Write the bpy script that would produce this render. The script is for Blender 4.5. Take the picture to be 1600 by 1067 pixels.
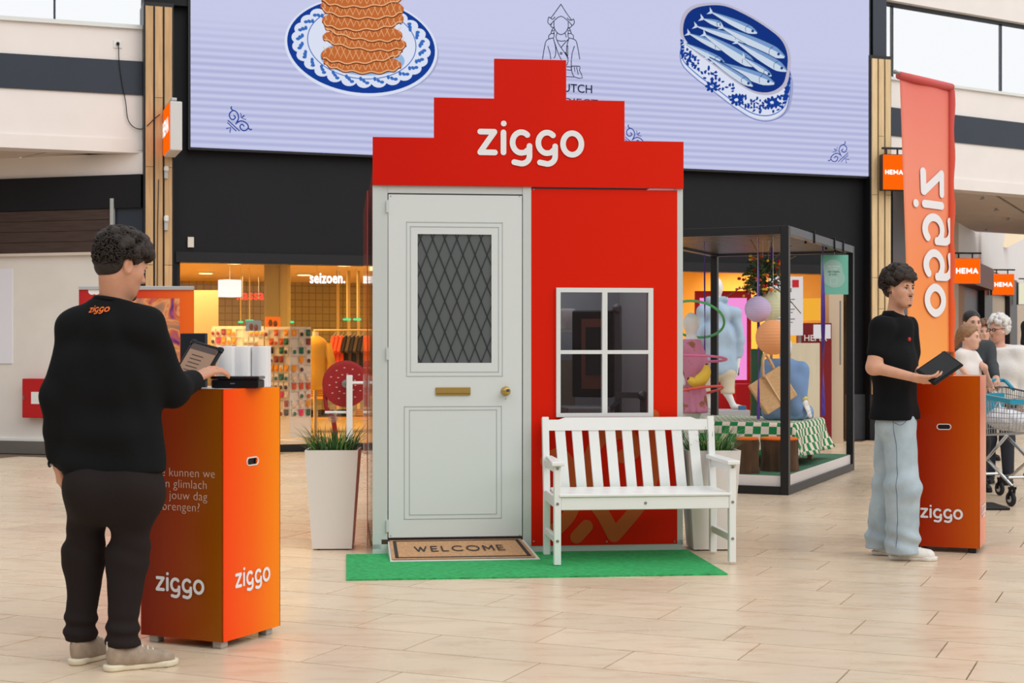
import bpy, math, random
import numpy as np
from mathutils import Vector, Matrix
random.seed(7)
rng = np.random.default_rng(7)
for o in list(bpy.data.objects): bpy.data.objects.remove(o)
sc = bpy.context.scene
COL = sc.collection
# ------------------------------------------------------------------ camera, sky, light, exposure
F = 2350.0; CH = 1.33; CX = 800.0; HY = 544.0
cam = bpy.data.cameras.new('camera'); camo = bpy.data.objects.new('camera', cam); COL.objects.link(camo)
cam.sensor_width = 36; cam.lens = F/1600*36; cam.shift_y = (HY-533.5)/1600
camo.location = (0, 0, CH); camo.rotation_euler = (math.pi/2, 0, 0)
cam.clip_end = 300
cam.dof.use_dof = True; cam.dof.focus_distance = 9.6; cam.dof.aperture_fstop = 6.3
sc.camera = camo
wd = bpy.data.worlds.new('sky'); sc.world = wd; wd.use_nodes = True
wd.node_tree.nodes['Background'].inputs[0].default_value = (0.96, 0.98, 1.0, 1)
wd.node_tree.nodes['Background'].inputs[1].default_value = 1.05
sun = bpy.data.lights.new('daylight', 'SUN'); suno = bpy.data.objects.new('daylight', sun); COL.objects.link(suno)
sun.energy = 1.25; sun.angle = math.radians(50); sun.color = (1.0, 0.97, 0.92)
suno.rotation_euler = Vector((-0.62, 0.56, -0.72)).to_track_quat('-Z', 'Y').to_euler()
sc.view_settings.view_transform = 'Standard'; sc.view_settings.look = 'None'
sc.view_settings.gamma = 1; sc.view_settings.exposure = -0.07; sc.view_settings.use_curve_mapping = False
sc.cycles.max_bounces = 7; sc.cycles.diffuse_bounces = 3; sc.cycles.transparent_max_bounces = 16
# ------------------------------------------------------------------ helpers
def V(*a): return np.array(a, dtype=float)
def A(u, v, Y): return V((u-CX)/F*Y, Y, CH-(v-HY)/F*Y)
def G(u, v):
    Y = CH*F/(v-HY); return V((u-CX)/F*Y, Y, 0)
def srgb(r, g, b):
    f = lambda c: (c/255/12.92) if c/255 <= .04045 else ((c/255+.055)/1.055)**2.4
    return (f(r), f(g), f(b))
MATS = {}
def mat(name, rgb, rough=.5, metal=0, var=0, scale=8, bump=0, bscale=60, emit=0, alpha=1, trans=0, spec=.5, coat=0, sheen=0, stretch=(1, 1, 1), coords='Object', rnd=0, ior=1.45):
    if name in MATS: return MATS[name]
    m = bpy.data.materials.new(name); m.use_nodes = True; MATS[name] = m
    nt = m.node_tree; b = nt.nodes['Principled BSDF']; c = srgb(*rgb)
    b.inputs['Base Color'].default_value = (*c, 1); b.inputs['Roughness'].default_value = rough
    b.inputs['Metallic'].default_value = metal; b.inputs['Specular IOR Level'].default_value = spec
    b.inputs['Alpha'].default_value = alpha; b.inputs['Transmission Weight'].default_value = trans
    b.inputs['Coat Weight'].default_value = coat; b.inputs['Sheen Weight'].default_value = sheen; b.inputs['IOR'].default_value = ior
    if emit:
        b.inputs['Emission Color'].default_value = (*c, 1); b.inputs['Emission Strength'].default_value = emit
    L = nt.links.new
    if var or bump or rnd:
        tc = nt.nodes.new('ShaderNodeTexCoord'); mp = nt.nodes.new('ShaderNodeMapping'); mp.inputs['Scale'].default_value = stretch
        if coords == 'World':
            ge = nt.nodes.new('ShaderNodeNewGeometry'); L(ge.outputs['Position'], mp.inputs['Vector'])
        else: L(tc.outputs[coords], mp.inputs['Vector'])
        if var or rnd:
            n = nt.nodes.new('ShaderNodeTexNoise'); n.inputs['Scale'].default_value = scale; n.inputs['Detail'].default_value = 5
            L(mp.outputs[0], n.inputs['Vector'])
            mr = nt.nodes.new('ShaderNodeMapRange'); mr.inputs['From Min'].default_value = .3; mr.inputs['From Max'].default_value = .7
            mr.inputs['To Min'].default_value = 1-var; mr.inputs['To Max'].default_value = 1+var
            L(n.outputs['Fac'], mr.inputs['Value'])
            hs = nt.nodes.new('ShaderNodeHueSaturation'); hs.inputs['Color'].default_value = (*c, 1)
            if rnd:
                oi = nt.nodes.new('ShaderNodeObjectInfo'); m2 = nt.nodes.new('ShaderNodeMapRange')
                m2.inputs['To Min'].default_value = 1-rnd; m2.inputs['To Max'].default_value = 1+rnd
                L(oi.outputs['Random'], m2.inputs['Value']); mu = nt.nodes.new('ShaderNodeMath'); mu.operation = 'MULTIPLY'
                L(mr.outputs[0], mu.inputs[0]); L(m2.outputs[0], mu.inputs[1]); L(mu.outputs[0], hs.inputs['Value'])
            else: L(mr.outputs[0], hs.inputs['Value'])
            L(hs.outputs[0], b.inputs['Base Color'])
            if emit: L(hs.outputs[0], b.inputs['Emission Color'])
        if bump:
            n2 = nt.nodes.new('ShaderNodeTexNoise'); n2.inputs['Scale'].default_value = bscale; n2.inputs['Detail'].default_value = 3
            L(mp.outputs[0], n2.inputs['Vector'])
            bp = nt.nodes.new('ShaderNodeBump'); bp.inputs['Strength'].default_value = bump; bp.inputs['Distance'].default_value = .01
            L(n2.outputs['Fac'], bp.inputs['Height']); L(bp.outputs[0], b.inputs['Normal'])
    return m
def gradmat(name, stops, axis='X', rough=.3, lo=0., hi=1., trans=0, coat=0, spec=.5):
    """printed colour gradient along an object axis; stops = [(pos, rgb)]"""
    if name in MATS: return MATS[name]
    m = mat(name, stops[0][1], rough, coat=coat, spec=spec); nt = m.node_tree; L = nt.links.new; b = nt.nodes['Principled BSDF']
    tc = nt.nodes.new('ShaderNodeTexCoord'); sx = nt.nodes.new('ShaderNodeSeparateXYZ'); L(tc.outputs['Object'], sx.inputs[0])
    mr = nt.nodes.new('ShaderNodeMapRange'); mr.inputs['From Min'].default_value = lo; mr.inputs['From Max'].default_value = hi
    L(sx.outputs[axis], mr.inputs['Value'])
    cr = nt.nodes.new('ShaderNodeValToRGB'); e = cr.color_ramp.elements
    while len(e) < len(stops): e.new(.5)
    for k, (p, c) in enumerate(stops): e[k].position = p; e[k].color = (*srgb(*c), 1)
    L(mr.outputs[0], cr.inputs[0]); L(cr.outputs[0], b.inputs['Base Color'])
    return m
def emat(name, rgb, s=1.0):
    if name in MATS: return MATS[name]
    m = bpy.data.materials.new(name); m.use_nodes = True; MATS[name] = m; nt = m.node_tree; nt.nodes.clear()
    e = nt.nodes.new('ShaderNodeEmission'); e.inputs[0].default_value = (*srgb(*rgb), 1); e.inputs[1].default_value = s
    o = nt.nodes.new('ShaderNodeOutputMaterial'); nt.links.new(e.outputs[0], o.inputs[0]); return m
def glassmat(name, tint=(1, 1, 1), refl=.08, rough=.0, fac=None):
    """thin pane: mostly see-through with a weak reflection"""
    if name in MATS: return MATS[name]
    m = bpy.data.materials.new(name); m.use_nodes = True; MATS[name] = m; nt = m.node_tree; nt.nodes.clear()
    t = nt.nodes.new('ShaderNodeBsdfTransparent'); t.inputs[0].default_value = (*tint, 1)
    g = nt.nodes.new('ShaderNodeBsdfGlossy'); g.inputs['Roughness'].default_value = rough
    mx = nt.nodes.new('ShaderNodeMixShader'); mx.inputs[0].default_value = refl
    o = nt.nodes.new('ShaderNodeOutputMaterial')
    nt.links.new(t.outputs[0], mx.inputs[1]); nt.links.new(g.outputs[0], mx.inputs[2]); nt.links.new(mx.outputs[0], o.inputs[0]); return m

class MB:
    def __init__(s): s.v = []; s.f = []
    def add(s, vs, fs):
        n = len(s.v); s.v += [tuple(map(float, p)) for p in vs]; s.f += [tuple(i+n for i in q) for q in fs]; return s
    def box(s, c, size, R=None, ch=0):
        c = np.array(c, float); h = np.array(size, float)/2; vs = []
        if ch and min(h) > ch*1.2:     # chamfered box
            P = []
            for sx in (-1, 1):
                for sy in (-1, 1):
                    for sz in (-1, 1):
                        S = np.array((sx, sy, sz))
                        for a in range(3):
                            p = S*h; q = p - S*ch; q[a] = p[a]; P.append(q)
            P = np.array(P)
            idx = lambda sx, sy, sz, a: ((sx*2+sy)*2+sz)*3+a
            fs = []
            for a in range(3):
                b, c2 = (a+1) % 3, (a+2) % 3
                for sg in (0, 1):
                    q = []
                    for (i, j) in ((0, 0), (1, 0), (1, 1), (0, 1)):
                        t = [0, 0, 0]; t[a] = sg; t[b] = i; t[c2] = j; q.append(idx(*t, a))
                    fs.append(q if sg else q[::-1])
                for i in (0, 1):
                    for j in (0, 1):
                        t0 = [0, 0, 0]; t0[b] = i; t0[c2] = j; t1 = list(t0); t1[a] = 1
                        q = [idx(*t0, b), idx(*t1, b), idx(*t1, c2), idx(*t0, c2)]
                        fs.append(q if (i ^ j) else q[::-1])
            for sx in (0, 1):
                for sy in (0, 1):
                    for sz in (0, 1):
                        q = [idx(sx, sy, sz, k) for k in range(3)]; fs.append(q if (sx+sy+sz) % 2 else q[::-1])
            vs = P
        else:
            vs = np.array([(x, y, z) for x in (-1, 1) for y in (-1, 1) for z in (-1, 1)])*h
            fs = [(0, 1, 3, 2), (4, 6, 7, 5), (0, 4, 5, 1), (2, 3, 7, 6), (0, 2, 6, 4), (1, 5, 7, 3)]
        if R is not None: vs = vs @ np.array(R).T
        return s.add(vs+c, fs)
    def beam(s, a, b, w, t, up=(0, 0, 1), ch=0):
        a = np.array(a, float); b = np.array(b, float); d = b-a; L = np.linalg.norm(d); d = d/L
        u = np.array(up, float); x = np.cross(d, u)
        if np.linalg.norm(x) < 1e-4: x = np.cross(d, (0, 1, 0))
        x /= np.linalg.norm(x); y = np.cross(x, d)
        return s.box((a+b)/2, (w, L, t), np.stack([x, d, y], 1), ch)
    def tube(s, pts, r, n=8, closed=False, caps=True):
        P = [np.array(p, float) for p in pts]; m = len(P); rs = r if hasattr(r, '__len__') else [r]*m
        prev = None; rings = []
        for i in range(m):
            if closed: d = P[(i+1) % m]-P[i-1]
            else: d = P[min(i+1, m-1)]-P[max(i-1, 0)]
            d = d/(np.linalg.norm(d)+1e-12)
            if prev is None:
                x = np.cross(d, (0, 0, 1));
                if np.linalg.norm(x) < 1e-3: x = np.cross(d, (1, 0, 0))
            else: x = prev - d*np.dot(prev, d)
            x /= np.linalg.norm(x); y = np.cross(d, x); prev = x
            rings.append([P[i]+rs[i]*(math.cos(2*math.pi*k/n)*x+math.sin(2*math.pi*k/n)*y) for k in range(n)])
        vs = [p for q in rings for p in q]; fs = []
        for i in range(m if closed else m-1):
            j = (i+1) % m
            for k in range(n): fs.append((i*n+k, j*n+k, j*n+(k+1) % n, i*n+(k+1) % n))
        if caps and not closed: fs += [tuple(range(n)), tuple(range(m*n-1, (m-1)*n-1, -1))]
        return s.add(vs, fs)
    def lathe(s, prof, c=(0, 0, 0), n=24, R=None):
        vs = []; fs = []; m = len(prof)
        for (r, z) in prof:
            for k in range(n): vs.append((r*math.cos(2*math.pi*k/n), r*math.sin(2*math.pi*k/n), z))
        for i in range(m-1):
            for k in range(n): fs.append((i*n+k, i*n+(k+1) % n, (i+1)*n+(k+1) % n, (i+1)*n+k))
        fs += [tuple(range(n-1, -1, -1)), tuple(range((m-1)*n, m*n))]
        vs = np.array(vs)
        if R is not None: vs = vs @ np.array(R).T
        return s.add(vs+np.array(c), fs)
    def ball(s, c, r, nu=12, nv=8, R=None):
        r = np.array(r if hasattr(r, '__len__') else (r, r, r), float)
        prof = [(max(math.sin(math.pi*i/nv), 1e-3), -math.cos(math.pi*i/nv)) for i in range(nv+1)]
        t = MB().lathe(prof, n=nu); vs = np.array(t.v)*r
        if R is not None: vs = vs @ np.array(R).T
        return s.add(vs+np.array(c), t.f)
    def poly(s, pts, off):
        """closed prism: polygon pts (3D, planar) swept by vector off"""
        n = len(pts); P = np.array(pts, float); off = np.array(off, float)
        return s.add(list(P)+list(P+off), [tuple(range(n-1, -1, -1)), tuple(range(n, 2*n))]+[(i, (i+1) % n, n+(i+1) % n, n+i) for i in range(n)])
    def build(s, name, m, parent=None, smooth=False, bevel=0, **kw):
        me = bpy.data.meshes.new(name); me.from_pydata(s.v, [], s.f); me.validate(); me.update()
        o = bpy.data.objects.new(name, me); COL.objects.link(o)
        ms = m if isinstance(m, (list, tuple)) else [m]
        for k in ms: me.materials.append(k)
        if smooth: me.polygons.foreach_set('use_smooth', [True]*len(me.polygons))
        fixn(me)
        if parent is not None: o.parent = parent
        if bevel:
            b = o.modifiers.new('bevel', 'BEVEL'); b.width = bevel; b.segments = 2; b.limit_method = 'ANGLE'
        if kw: tag(o, **kw)
        return o
import bmesh
def fixn(me):
    bm = bmesh.new(); bm.from_mesh(me); bmesh.ops.recalc_face_normals(bm, faces=bm.faces); bm.to_mesh(me); bm.free()
def tag(o, label=None, cat=None, group=None, kind=None):
    if label: o['label'] = label
    if cat: o['category'] = cat
    if group: o['group'] = group
    if kind: o['kind'] = kind
    return o
def thing(name, label, cat, loc=(0, 0, 0), rz=0, group=None):
    o = bpy.data.objects.new(name, None); COL.objects.link(o); o.location = [float(x) for x in loc]; o.rotation_euler = (0, 0, rz)
    o.empty_display_size = .1
    return tag(o, label, cat, group)
def copy_tree(o, parent=None):
    c = o.copy(); COL.objects.link(c); c.parent = parent
    for ch in list(o.children): copy_tree(ch, c)
    return c
def struct(o): o['kind'] = 'structure'; return o
# flat print on a plane: frame = (origin, ex, ez, normal)
class Plane:
    def __init__(s, o, ex, ez=(0, 0, 1)):
        s.o = np.array(o, float); s.ex = np.array(ex, float); s.ex /= np.linalg.norm(s.ex); s.ez = np.array(ez, float); s.ez /= np.linalg.norm(s.ez)
        s.n = np.cross(s.ex, s.ez)     # towards the viewer when ex points right
    def p(s, x, z, off=0): return s.o+s.ex*x+s.ez*z+s.n*off
    def uv(s, u, v, off=0):
        """photo pixel -> coordinates on the plane"""
        d = V((u-CX)/F, 1, -(v-HY)/F); o = s.o+s.n*off; c = V(0, 0, CH)
        t = np.dot(o-c, s.n)/np.dot(d, s.n); q = c+d*t-s.o
        return float(np.dot(q, s.ex)), float(np.dot(q, s.ez))
def smoothpath(P, n=8, closed=False):
    P = [np.array(p, float) for p in P]; m = len(P); out = []
    for i in range(m if closed else m-1):
        g = lambda k: P[k % m] if closed else P[min(max(k, 0), m-1)]
        a, b, c, d = g(i-1), g(i), g(i+1), g(i+2)
        for k in range(n):
            t = k/n; out.append(.5*((2*b)+(c-a)*t+(2*a-5*b+4*c-d)*t*t+(3*b-a-3*c+d)*t**3))
    if not closed: out.append(P[-1])
    return out
def stroke2(path, w, closed=False, n=10):
    """2D ribbon with round ends -> verts, faces"""
    P = [np.array(p, float) for p in path]; m = len(P); vs = []; fs = []; h = w/2
    for i in range(m):
        d = (P[(i+1) % m]-P[i-1]) if closed else (P[min(i+1, m-1)]-P[max(i-1, 0)])
        d = d/(np.linalg.norm(d)+1e-12); q = np.array((-d[1], d[0])); vs += [P[i]+q*h, P[i]-q*h]
    for i in range(m if closed else m-1):
        j = (i+1) % m; fs.append((2*i, 2*i+1, 2*j+1, 2*j))
    if not closed:
        for e, s in ((0, 1), (m-1, -1)):
            d = (P[1]-P[0]) if e == 0 else (P[-1]-P[-2]); a0 = math.atan2(d[1], d[0]) + (math.pi/2 if e == 0 else -math.pi/2)
            b = len(vs); vs += [P[e]+h*np.array((math.cos(a0+math.pi*k/n), math.sin(a0+math.pi*k/n))) for k in range(n+1)]
            fs.append(tuple(range(b, b+n+1)))
    return vs, fs
class Print:
    """flat 2D artwork on a plane, built as thin mesh at an offset"""
    def __init__(s, pl, off, inc=.0003): s.pl = pl; s.inc = inc; s.off = off-inc; s.mb = MB()
    def raw(s, vs, fs, off=None):
        s.off += s.inc; s.mb.add([s.pl.p(q[0], q[1], s.off+(q[2]*.0004 if len(q) > 2 else 0)) for q in vs], fs); return s
    def stroke(s, path, w, closed=False, smooth=0):
        if smooth: path = smoothpath(path, smooth, closed)
        return s.raw(*stroke2(path, w, closed))
    def fill(s, pts): return s.raw(pts, [tuple(range(len(pts)))])
    def disc(s, c, rx, rz=None, rot=0, n=40):
        rz = rz or rx; C, S = math.cos(rot), math.sin(rot)
        return s.fill([(c[0]+C*rx*math.cos(t)-S*rz*math.sin(t), c[1]+S*rx*math.cos(t)+C*rz*math.sin(t)) for t in np.linspace(0, 2*math.pi, n, endpoint=False)])
    def build(s, name, m, parent=None): return s.mb.build(name, m, parent)
FONTCACHE = {}
def text2(body, size, bold=0, align='CENTER', shear=0, spacing=1):
    c = bpy.data.curves.new('t', 'FONT'); c.body = body; c.size = size; c.offset = bold; c.align_x = align; c.shear = shear; c.space_character = spacing
    c.resolution_u = 3
    o = bpy.data.objects.new('t', c); COL.objects.link(o)
    dg = bpy.context.evaluated_depsgraph_get(); me = bpy.data.meshes.new_from_object(o.evaluated_get(dg))
    vs = [(v.co.x, v.co.y) for v in me.vertices]; fs = [tuple(p.vertices) for p in me.polygons]
    bpy.data.objects.remove(o); bpy.data.curves.remove(c); bpy.data.meshes.remove(me)
    return vs, fs
def put2(vf, x, z, sx=1, sz=1, rot=0):
    C, S = math.cos(rot), math.sin(rot)
    return [(x+C*q[0]*sx-S*q[1]*sz, z+S*q[0]*sx+C*q[1]*sz)+tuple(q[2:]) for q in vf[0]], vf[1]
def wordmark():
    """the lower-case five letter logo in rounded strokes; unit = x-height, origin at baseline left"""
    vs = []; fs = []; lay = [0]
    def st(path, w=.22, closed=False):
        a, b = stroke2(path, w, closed); n = len(vs); lay[0] += 1; vs.extend([(p[0], p[1], lay[0]) for p in a]); fs.extend([tuple(i+n for i in q) for q in b])
    k = 1/108.
    c = lambda P: [((x-490)*k, (430-y)*k) for x, y in P]
    def arc(cx, cy, rx, ry, a0, a1, n=22): return [(cx+rx*math.cos(math.radians(a0+(a1-a0)*i/n)), cy-ry*math.sin(math.radians(a0+(a1-a0)*i/n))) for i in range(n+1)]
    st(c([(503, 333), (562, 333)])); st(c([(562, 334), (532, 376), (503, 418)])); st(c([(503, 419), (564, 419)]))
    st(c([(600, 335), (600, 418)])); a = arc(601, 298, 6, 6, 0, 360, 12); st(c(a[:-1]), .115, True)
    for dx in (0, 108):
        st(c(arc(675+dx, 376, 37, 43, 48, 270)+[(690+dx, 417), (704+dx, 405)]))
        st(c([(709+dx, 390)]+[(709+dx, 430)]+arc(675+dx, 432, 34, 32, 0, -90, 8)+[(645+dx, 458)]))
    st(c(arc(889, 379, 39, 45, 0, 360, 32)[:-1]), .22, True)
    return vs, fs
WM = wordmark()      # about 4.17 wide, 1.2 above and .42 below the baseline

def stroke_caps(txt, w=.2, gap=.16):
    """bold capitals as strokes, cap height 1"""
    arc = lambda cx, cy, rx, ry, a0, a1, n=20: [(cx+rx*math.cos(math.radians(a0+(a1-a0)*i/n)), cy+ry*math.sin(math.radians(a0+(a1-a0)*i/n))) for i in range(n+1)]
    GL = {'H': ([[(0, 0), (0, 1)], [(.6, 0), (.6, 1)], [(0, .5), (.6, .5)]], .6), 'E': ([[(0, 0), (0, 1)], [(0, 1), (.5, 1)], [(0, .5), (.44, .5)], [(0, 0), (.5, 0)]], .5),
          'M': ([[(0, 0), (0, 1)], [(.8, 0), (.8, 1)], [(0, 1), (.4, .3)], [(.8, 1), (.4, .3)]], .8), 'A': ([[(0, 0), (.36, 1)], [(.72, 0), (.36, 1)], [(.14, .32), (.58, .32)]], .72),
          'W': ([[(0, 1), (.28, 0)], [(.28, 0), (.5, .9)], [(.5, .9), (.72, 0)], [(.72, 0), (1, 1)]], 1.0), 'L': ([[(0, 0), (0, 1)], [(0, 0), (.48, 0)]], .48),
          'C': ([arc(.5, .5, .5, .5, 48, 312)], .84), 'O': ([arc(.52, .5, .52, .5, 0, 360, 32)[:-1]], 1.04)}
    vs, fs = [], []; x = w/2; lay = 0
    for c in txt:
        for P in GL[c][0]:
            a, b = stroke2([(x+p[0], w/2+p[1]*(1-w)) for p in P], w, len(P) == 32, 6); n = len(vs); lay += 1; vs += [(p[0], p[1], lay) for p in a]; fs += [tuple(i+n for i in q) for q in b]
        x += GL[c][1]+w+gap
    W_ = x-gap-w/2; return [(p[0]-W_/2, p[1], p[2]) for p in vs], fs
# ------------------------------------------------------------------ materials of the setting
M_char = mat('charcoal_cladding', (23, 23, 28), .6, var=.08, scale=2, spec=.3)
M_navy = mat('slate_cladding', (44, 52, 64), .4, var=.05, scale=2)
M_black = mat('black_metal', (22, 22, 25), .4)
M_white = mat('white_plaster', (228, 222, 215), .6, var=.03, scale=3)
M_lav = mat('white_fascia', (238, 230, 225), .45, var=.02, scale=3)
M_soffit = mat('soffit_panel', (214, 200, 188), .6, var=.03, scale=3)
M_oak = mat('oak_board', (205, 165, 118), .5, var=.14, scale=6, stretch=(6, 6, .5), rnd=.08)
M_oakpale = mat('pale_oak_board', (226, 196, 150), .5, var=.1, scale=6, stretch=(6, 6, .5), rnd=.06)
M_walnut = mat('walnut_cladding', (68, 50, 44), .5, var=.25, scale=5, stretch=(.6, .6, 9))
M_plinth = mat('grey_plinth', (62, 64, 70), .5, var=.08)
M_steel = mat('brushed_steel', (150, 148, 146), .35, metal=.8)
M_pane = glassmat('clear_pane', (1, 1, 1), .06)
M_white_metal = mat('white_metal', (225, 228, 226), .4)
M_grey_metal = mat('grey_metal', (190, 192, 192), .35, metal=.3)
# floor: polished limestone
def tilemat():
    m = mat('limestone_tile', (224, 203, 176), .2, rnd=.055, var=.05, scale=1.3, coords='World', bump=.02, bscale=3)
    nt = m.node_tree; L = nt.links.new; b = nt.nodes['Principled BSDF']
    hs = [n for n in nt.nodes if n.type == 'HUE_SAT'][0]
    ge = nt.nodes.new('ShaderNodeNewGeometry')
    mp = nt.nodes.new('ShaderNodeMapping'); mp.inputs['Rotation'].default_value = (0, 0, math.radians(23.7)); mp.inputs['Scale'].default_value = (1, 3.2, 1)
    L(ge.outputs['Position'], mp.inputs['Vector'])
    n = nt.nodes.new('ShaderNodeTexNoise'); n.inputs['Scale'].default_value = 3.2; n.inputs['Detail'].default_value = 9; n.inputs['Roughness'].default_value = .68
    L(mp.outputs[0], n.inputs['Vector'])
    cr = nt.nodes.new('ShaderNodeValToRGB'); cr.color_ramp.elements[0].position = .5; cr.color_ramp.elements[1].position = .72
    cr.color_ramp.elements[0].color = (0, 0, 0, 1); cr.color_ramp.elements[1].color = (.55, .55, .55, 1)
    L(n.outputs['Fac'], cr.inputs[0])
    mx = nt.nodes.new('ShaderNodeMix'); mx.data_type = 'RGBA'; mx.inputs['B'].default_value = (*srgb(184, 142, 102), 1)
    L(cr.outputs[0], mx.inputs['Factor']); L(hs.outputs[0], mx.inputs['A']); L(mx.outputs['Result'], b.inputs['Base Color'])
    mr = nt.nodes.new('ShaderNodeMapRange'); mr.inputs['To Min'].default_value = .2; mr.inputs['To Max'].default_value = .36
    n3 = nt.nodes.new('ShaderNodeTexNoise'); n3.inputs['Scale'].default_value = 2.5; L(ge.outputs['Position'], n3.inputs['Vector'])
    L(n3.outputs['Fac'], mr.inputs['Value']); L(mr.outputs[0], b.inputs['Roughness'])
    return m
M_tile = tilemat()
M_grout = mat('grout', (104, 86, 70), .8)
# ------------------------------------------------------------------ floor
TA = math.radians(23.7); E2 = V(math.cos(TA), -math.sin(TA), 0); E1 = V(math.sin(TA), math.cos(TA), 0)
TL, TW, GAP = .94, .392, .007
floor = struct(MB().box((6, 30, -.06), (60, 78, .1)).build('floor', M_grout))
tile_me = MB().box((0, 0, -.005), (TL-GAP, TW-GAP, .01)).build('tile', M_tile, floor)
T0 = G(628.7, 1016.2)
def rowoff(j): return [0, .494, .31, .84, .15, .62, .4, .93, .22, .7][j % 10]*TL
cells = []
for j in range(-22, 60):
    for i in range(-30, 34):
        c = T0+E2*(i*TL+rowoff(j)+TL/2)+E1*(j*TW+TW/2)
        if c[1] < 2 or c[1] > 19.2+.33*c[0]*1.02 + .9 and c[0] < 6.2: continue
        u = CX+F*c[0]/max(c[1], .1); v = HY+CH*F/c[1]
        vis = -60 < u < 1660 and v < 1085
        cells.append((c[1] if vis else 1000+abs(c[1]-10), c))
cells.sort(key=lambda q: q[0]); first = True; stuff = MB()
for k, (d, c) in enumerate(cells):
    if k < 300 and d < 900:
        o = tile_me if first else tile_me.copy()
        if not first: COL.objects.link(o)
        first = False; o.parent = floor; o.location = c; o.rotation_euler = (0, 0, -TA)
    elif c[0] > -12 and c[0] < 22 and c[1] < 45:
        stuff.box(c-V(0, 0, .005), (TL-GAP, TW-GAP, .01), np.stack([E2, E1, V(0, 0, 1)], 1))
tag(stuff.build('tile_field', M_tile, floor), kind='stuff')
# ------------------------------------------------------------------ back wall with the shop opening
WA = math.radians(19.1)
W = Plane((-2.463, 19.29, 0), (math.cos(WA), math.sin(WA), 0))
tu = lambda u: W.uv(u, 600)[0]
def wallbox(pl, x0, x1, z0, z1, d0, d1, mb=None):
    """box on a plane between offsets d0 (back, negative) and d1 (front)"""
    mb = mb or MB(); c = pl.p((x0+x1)/2, (z0+z1)/2, (d0+d1)/2)
    return mb.box(c, (abs(x1-x0), abs(d1-d0), z1-z0), np.stack([pl.ex, -pl.n, pl.ez], 1))
tL, tR = tu(277), tu(1322)
mb = wallbox(W, tu(271), tu(1378), 2.52, 8, -.35, 0)
wallbox(W, tR, tu(1362), 0, 2.52, -.35, 0, mb)
wallbox(W, tu(271), tL, 0, 2.52, -.35, 0, mb)
wall_back = struct(mb.build('wall_back', M_char))
struct(wallbox(W, tL-.02, tR+.05, 2.40, 2.53, -.2, .02).build('trim_1', M_black))
struct(wallbox(W, tR-.02, tu(1362), 0, .66, 0, .05).build('trim_2', M_plinth))
# wood-slat pillars
def pillar(name, ua, ub, zb, m):
    a, b = W.uv(ua, 600, .19)[0], W.uv(ub, 600, .19)[0]; o = struct(wallbox(W, a, b, 0, 5.57, -.3, .18).build(name, M_black)); n = 3; w = (b-a-.02)/n
    for k in range(n):
        zs = [zb, 2.35, 3.55, 5.52] if k != 1 else [zb, 1.9, 4.4, 5.52]
        for z0, z1 in zip(zs[:-1], zs[1:]):
            x0 = a+.01+k*w; wallbox(W, x0+.012, x0+w-.012, z0+.003, z1-.003, .18, .205).build('wood_board', m, o)
    return o
pillar('pillar_1', 224.5, 271.5, .12, M_oak); pillar('pillar_2', 1360, 1393, .66, M_oakpale)
struct(wallbox(W, tu(224), tu(298), 5.57, 8, -.3, .1).build('trim_3', M_char))
# left upper fascia (coplanar with the back wall) and clerestory window
xl = tu(-420); xr = tu(223.5)
fas = struct(wallbox(W, xl, xr, 3.9, 5.26, -.3, 0).build('fascia_1', M_lav))
struct(wallbox(W, xl, xr, 4.45, 4.865, 0, .02).build('trim_4', M_navy))
struct(wallbox(W, xl, xr, 3.735, 3.9, -.3, .03).build('trim_5', M_lav))
struct(wallbox(W, xl, xr, 5.26, 5.31, -.32, .04).build('trim_6', M_white_metal))
win = struct(wallbox(W, xl, xr, 5.31, 7.6, -.16, -.15).build('window_1', M_pane))
fr = MB()
for u in (-330, -120, 86): wallbox(W, tu(u)-.012, tu(u)+.012, 5.3, 7.6, -.2, -.15, fr)
wallbox(W, xl, xr, 7.6, 8, -.3, 0, fr)
fr.build('window_frame', M_navy, win)
# left lower wall set back under the balcony
Lp = Plane((-6.5, 19.1, 0), (1.89, -.55, 0)); lu = lambda u: Lp.uv(u, 600)[0]
x0, x1 = -5, lu(224); xd = lu(176)
struct(wallbox(Lp, x0, xd, 0, 2.52, -.2, 0).build('wall_left', M_white))
m2 = wallbox(Lp, x0, xd, 2.52, 3.06, -.2, .03); wl2 = struct(m2.build('wall_left_cladding', M_walnut))
for k in range(4): wallbox(Lp, x0, xd, 2.53+k*.132, 2.53+k*.132+.126, .03, .045).build('plank', M_walnut, wl2)
struct(wallbox(Lp, x0, x1, 3.06, 3.47, -.2, .06).build('wall_left_band', M_char))
struct(wallbox(Lp, x0, x1, 3.47, 3.735, -.2, .02).build('wall_left_top', M_lav))
struct(wallbox(Lp, xd, x1+.1, 0, 3.06, -.3, .01).build('wall_left_recess', M_navy))
struct(wallbox(Lp, x0, xd, 0, .16, 0, .03).build('baseboard_left', M_steel))
struct(wallbox(Lp, x0, xd, .16, .19, 0, .035).build('trim_7', M_white_metal))
struct(wallbox(Lp, x0, xd, 2.49, 2.525, 0, .05).build('trim_8', M_soffit))
tag(wallbox(Lp, lu(176.5), lu(182), 2.55, 3.18, .03, .07).build('white_pole', M_grey_metal), 'slim white upright pole on the dark wall at the upper left', 'pole')
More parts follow.
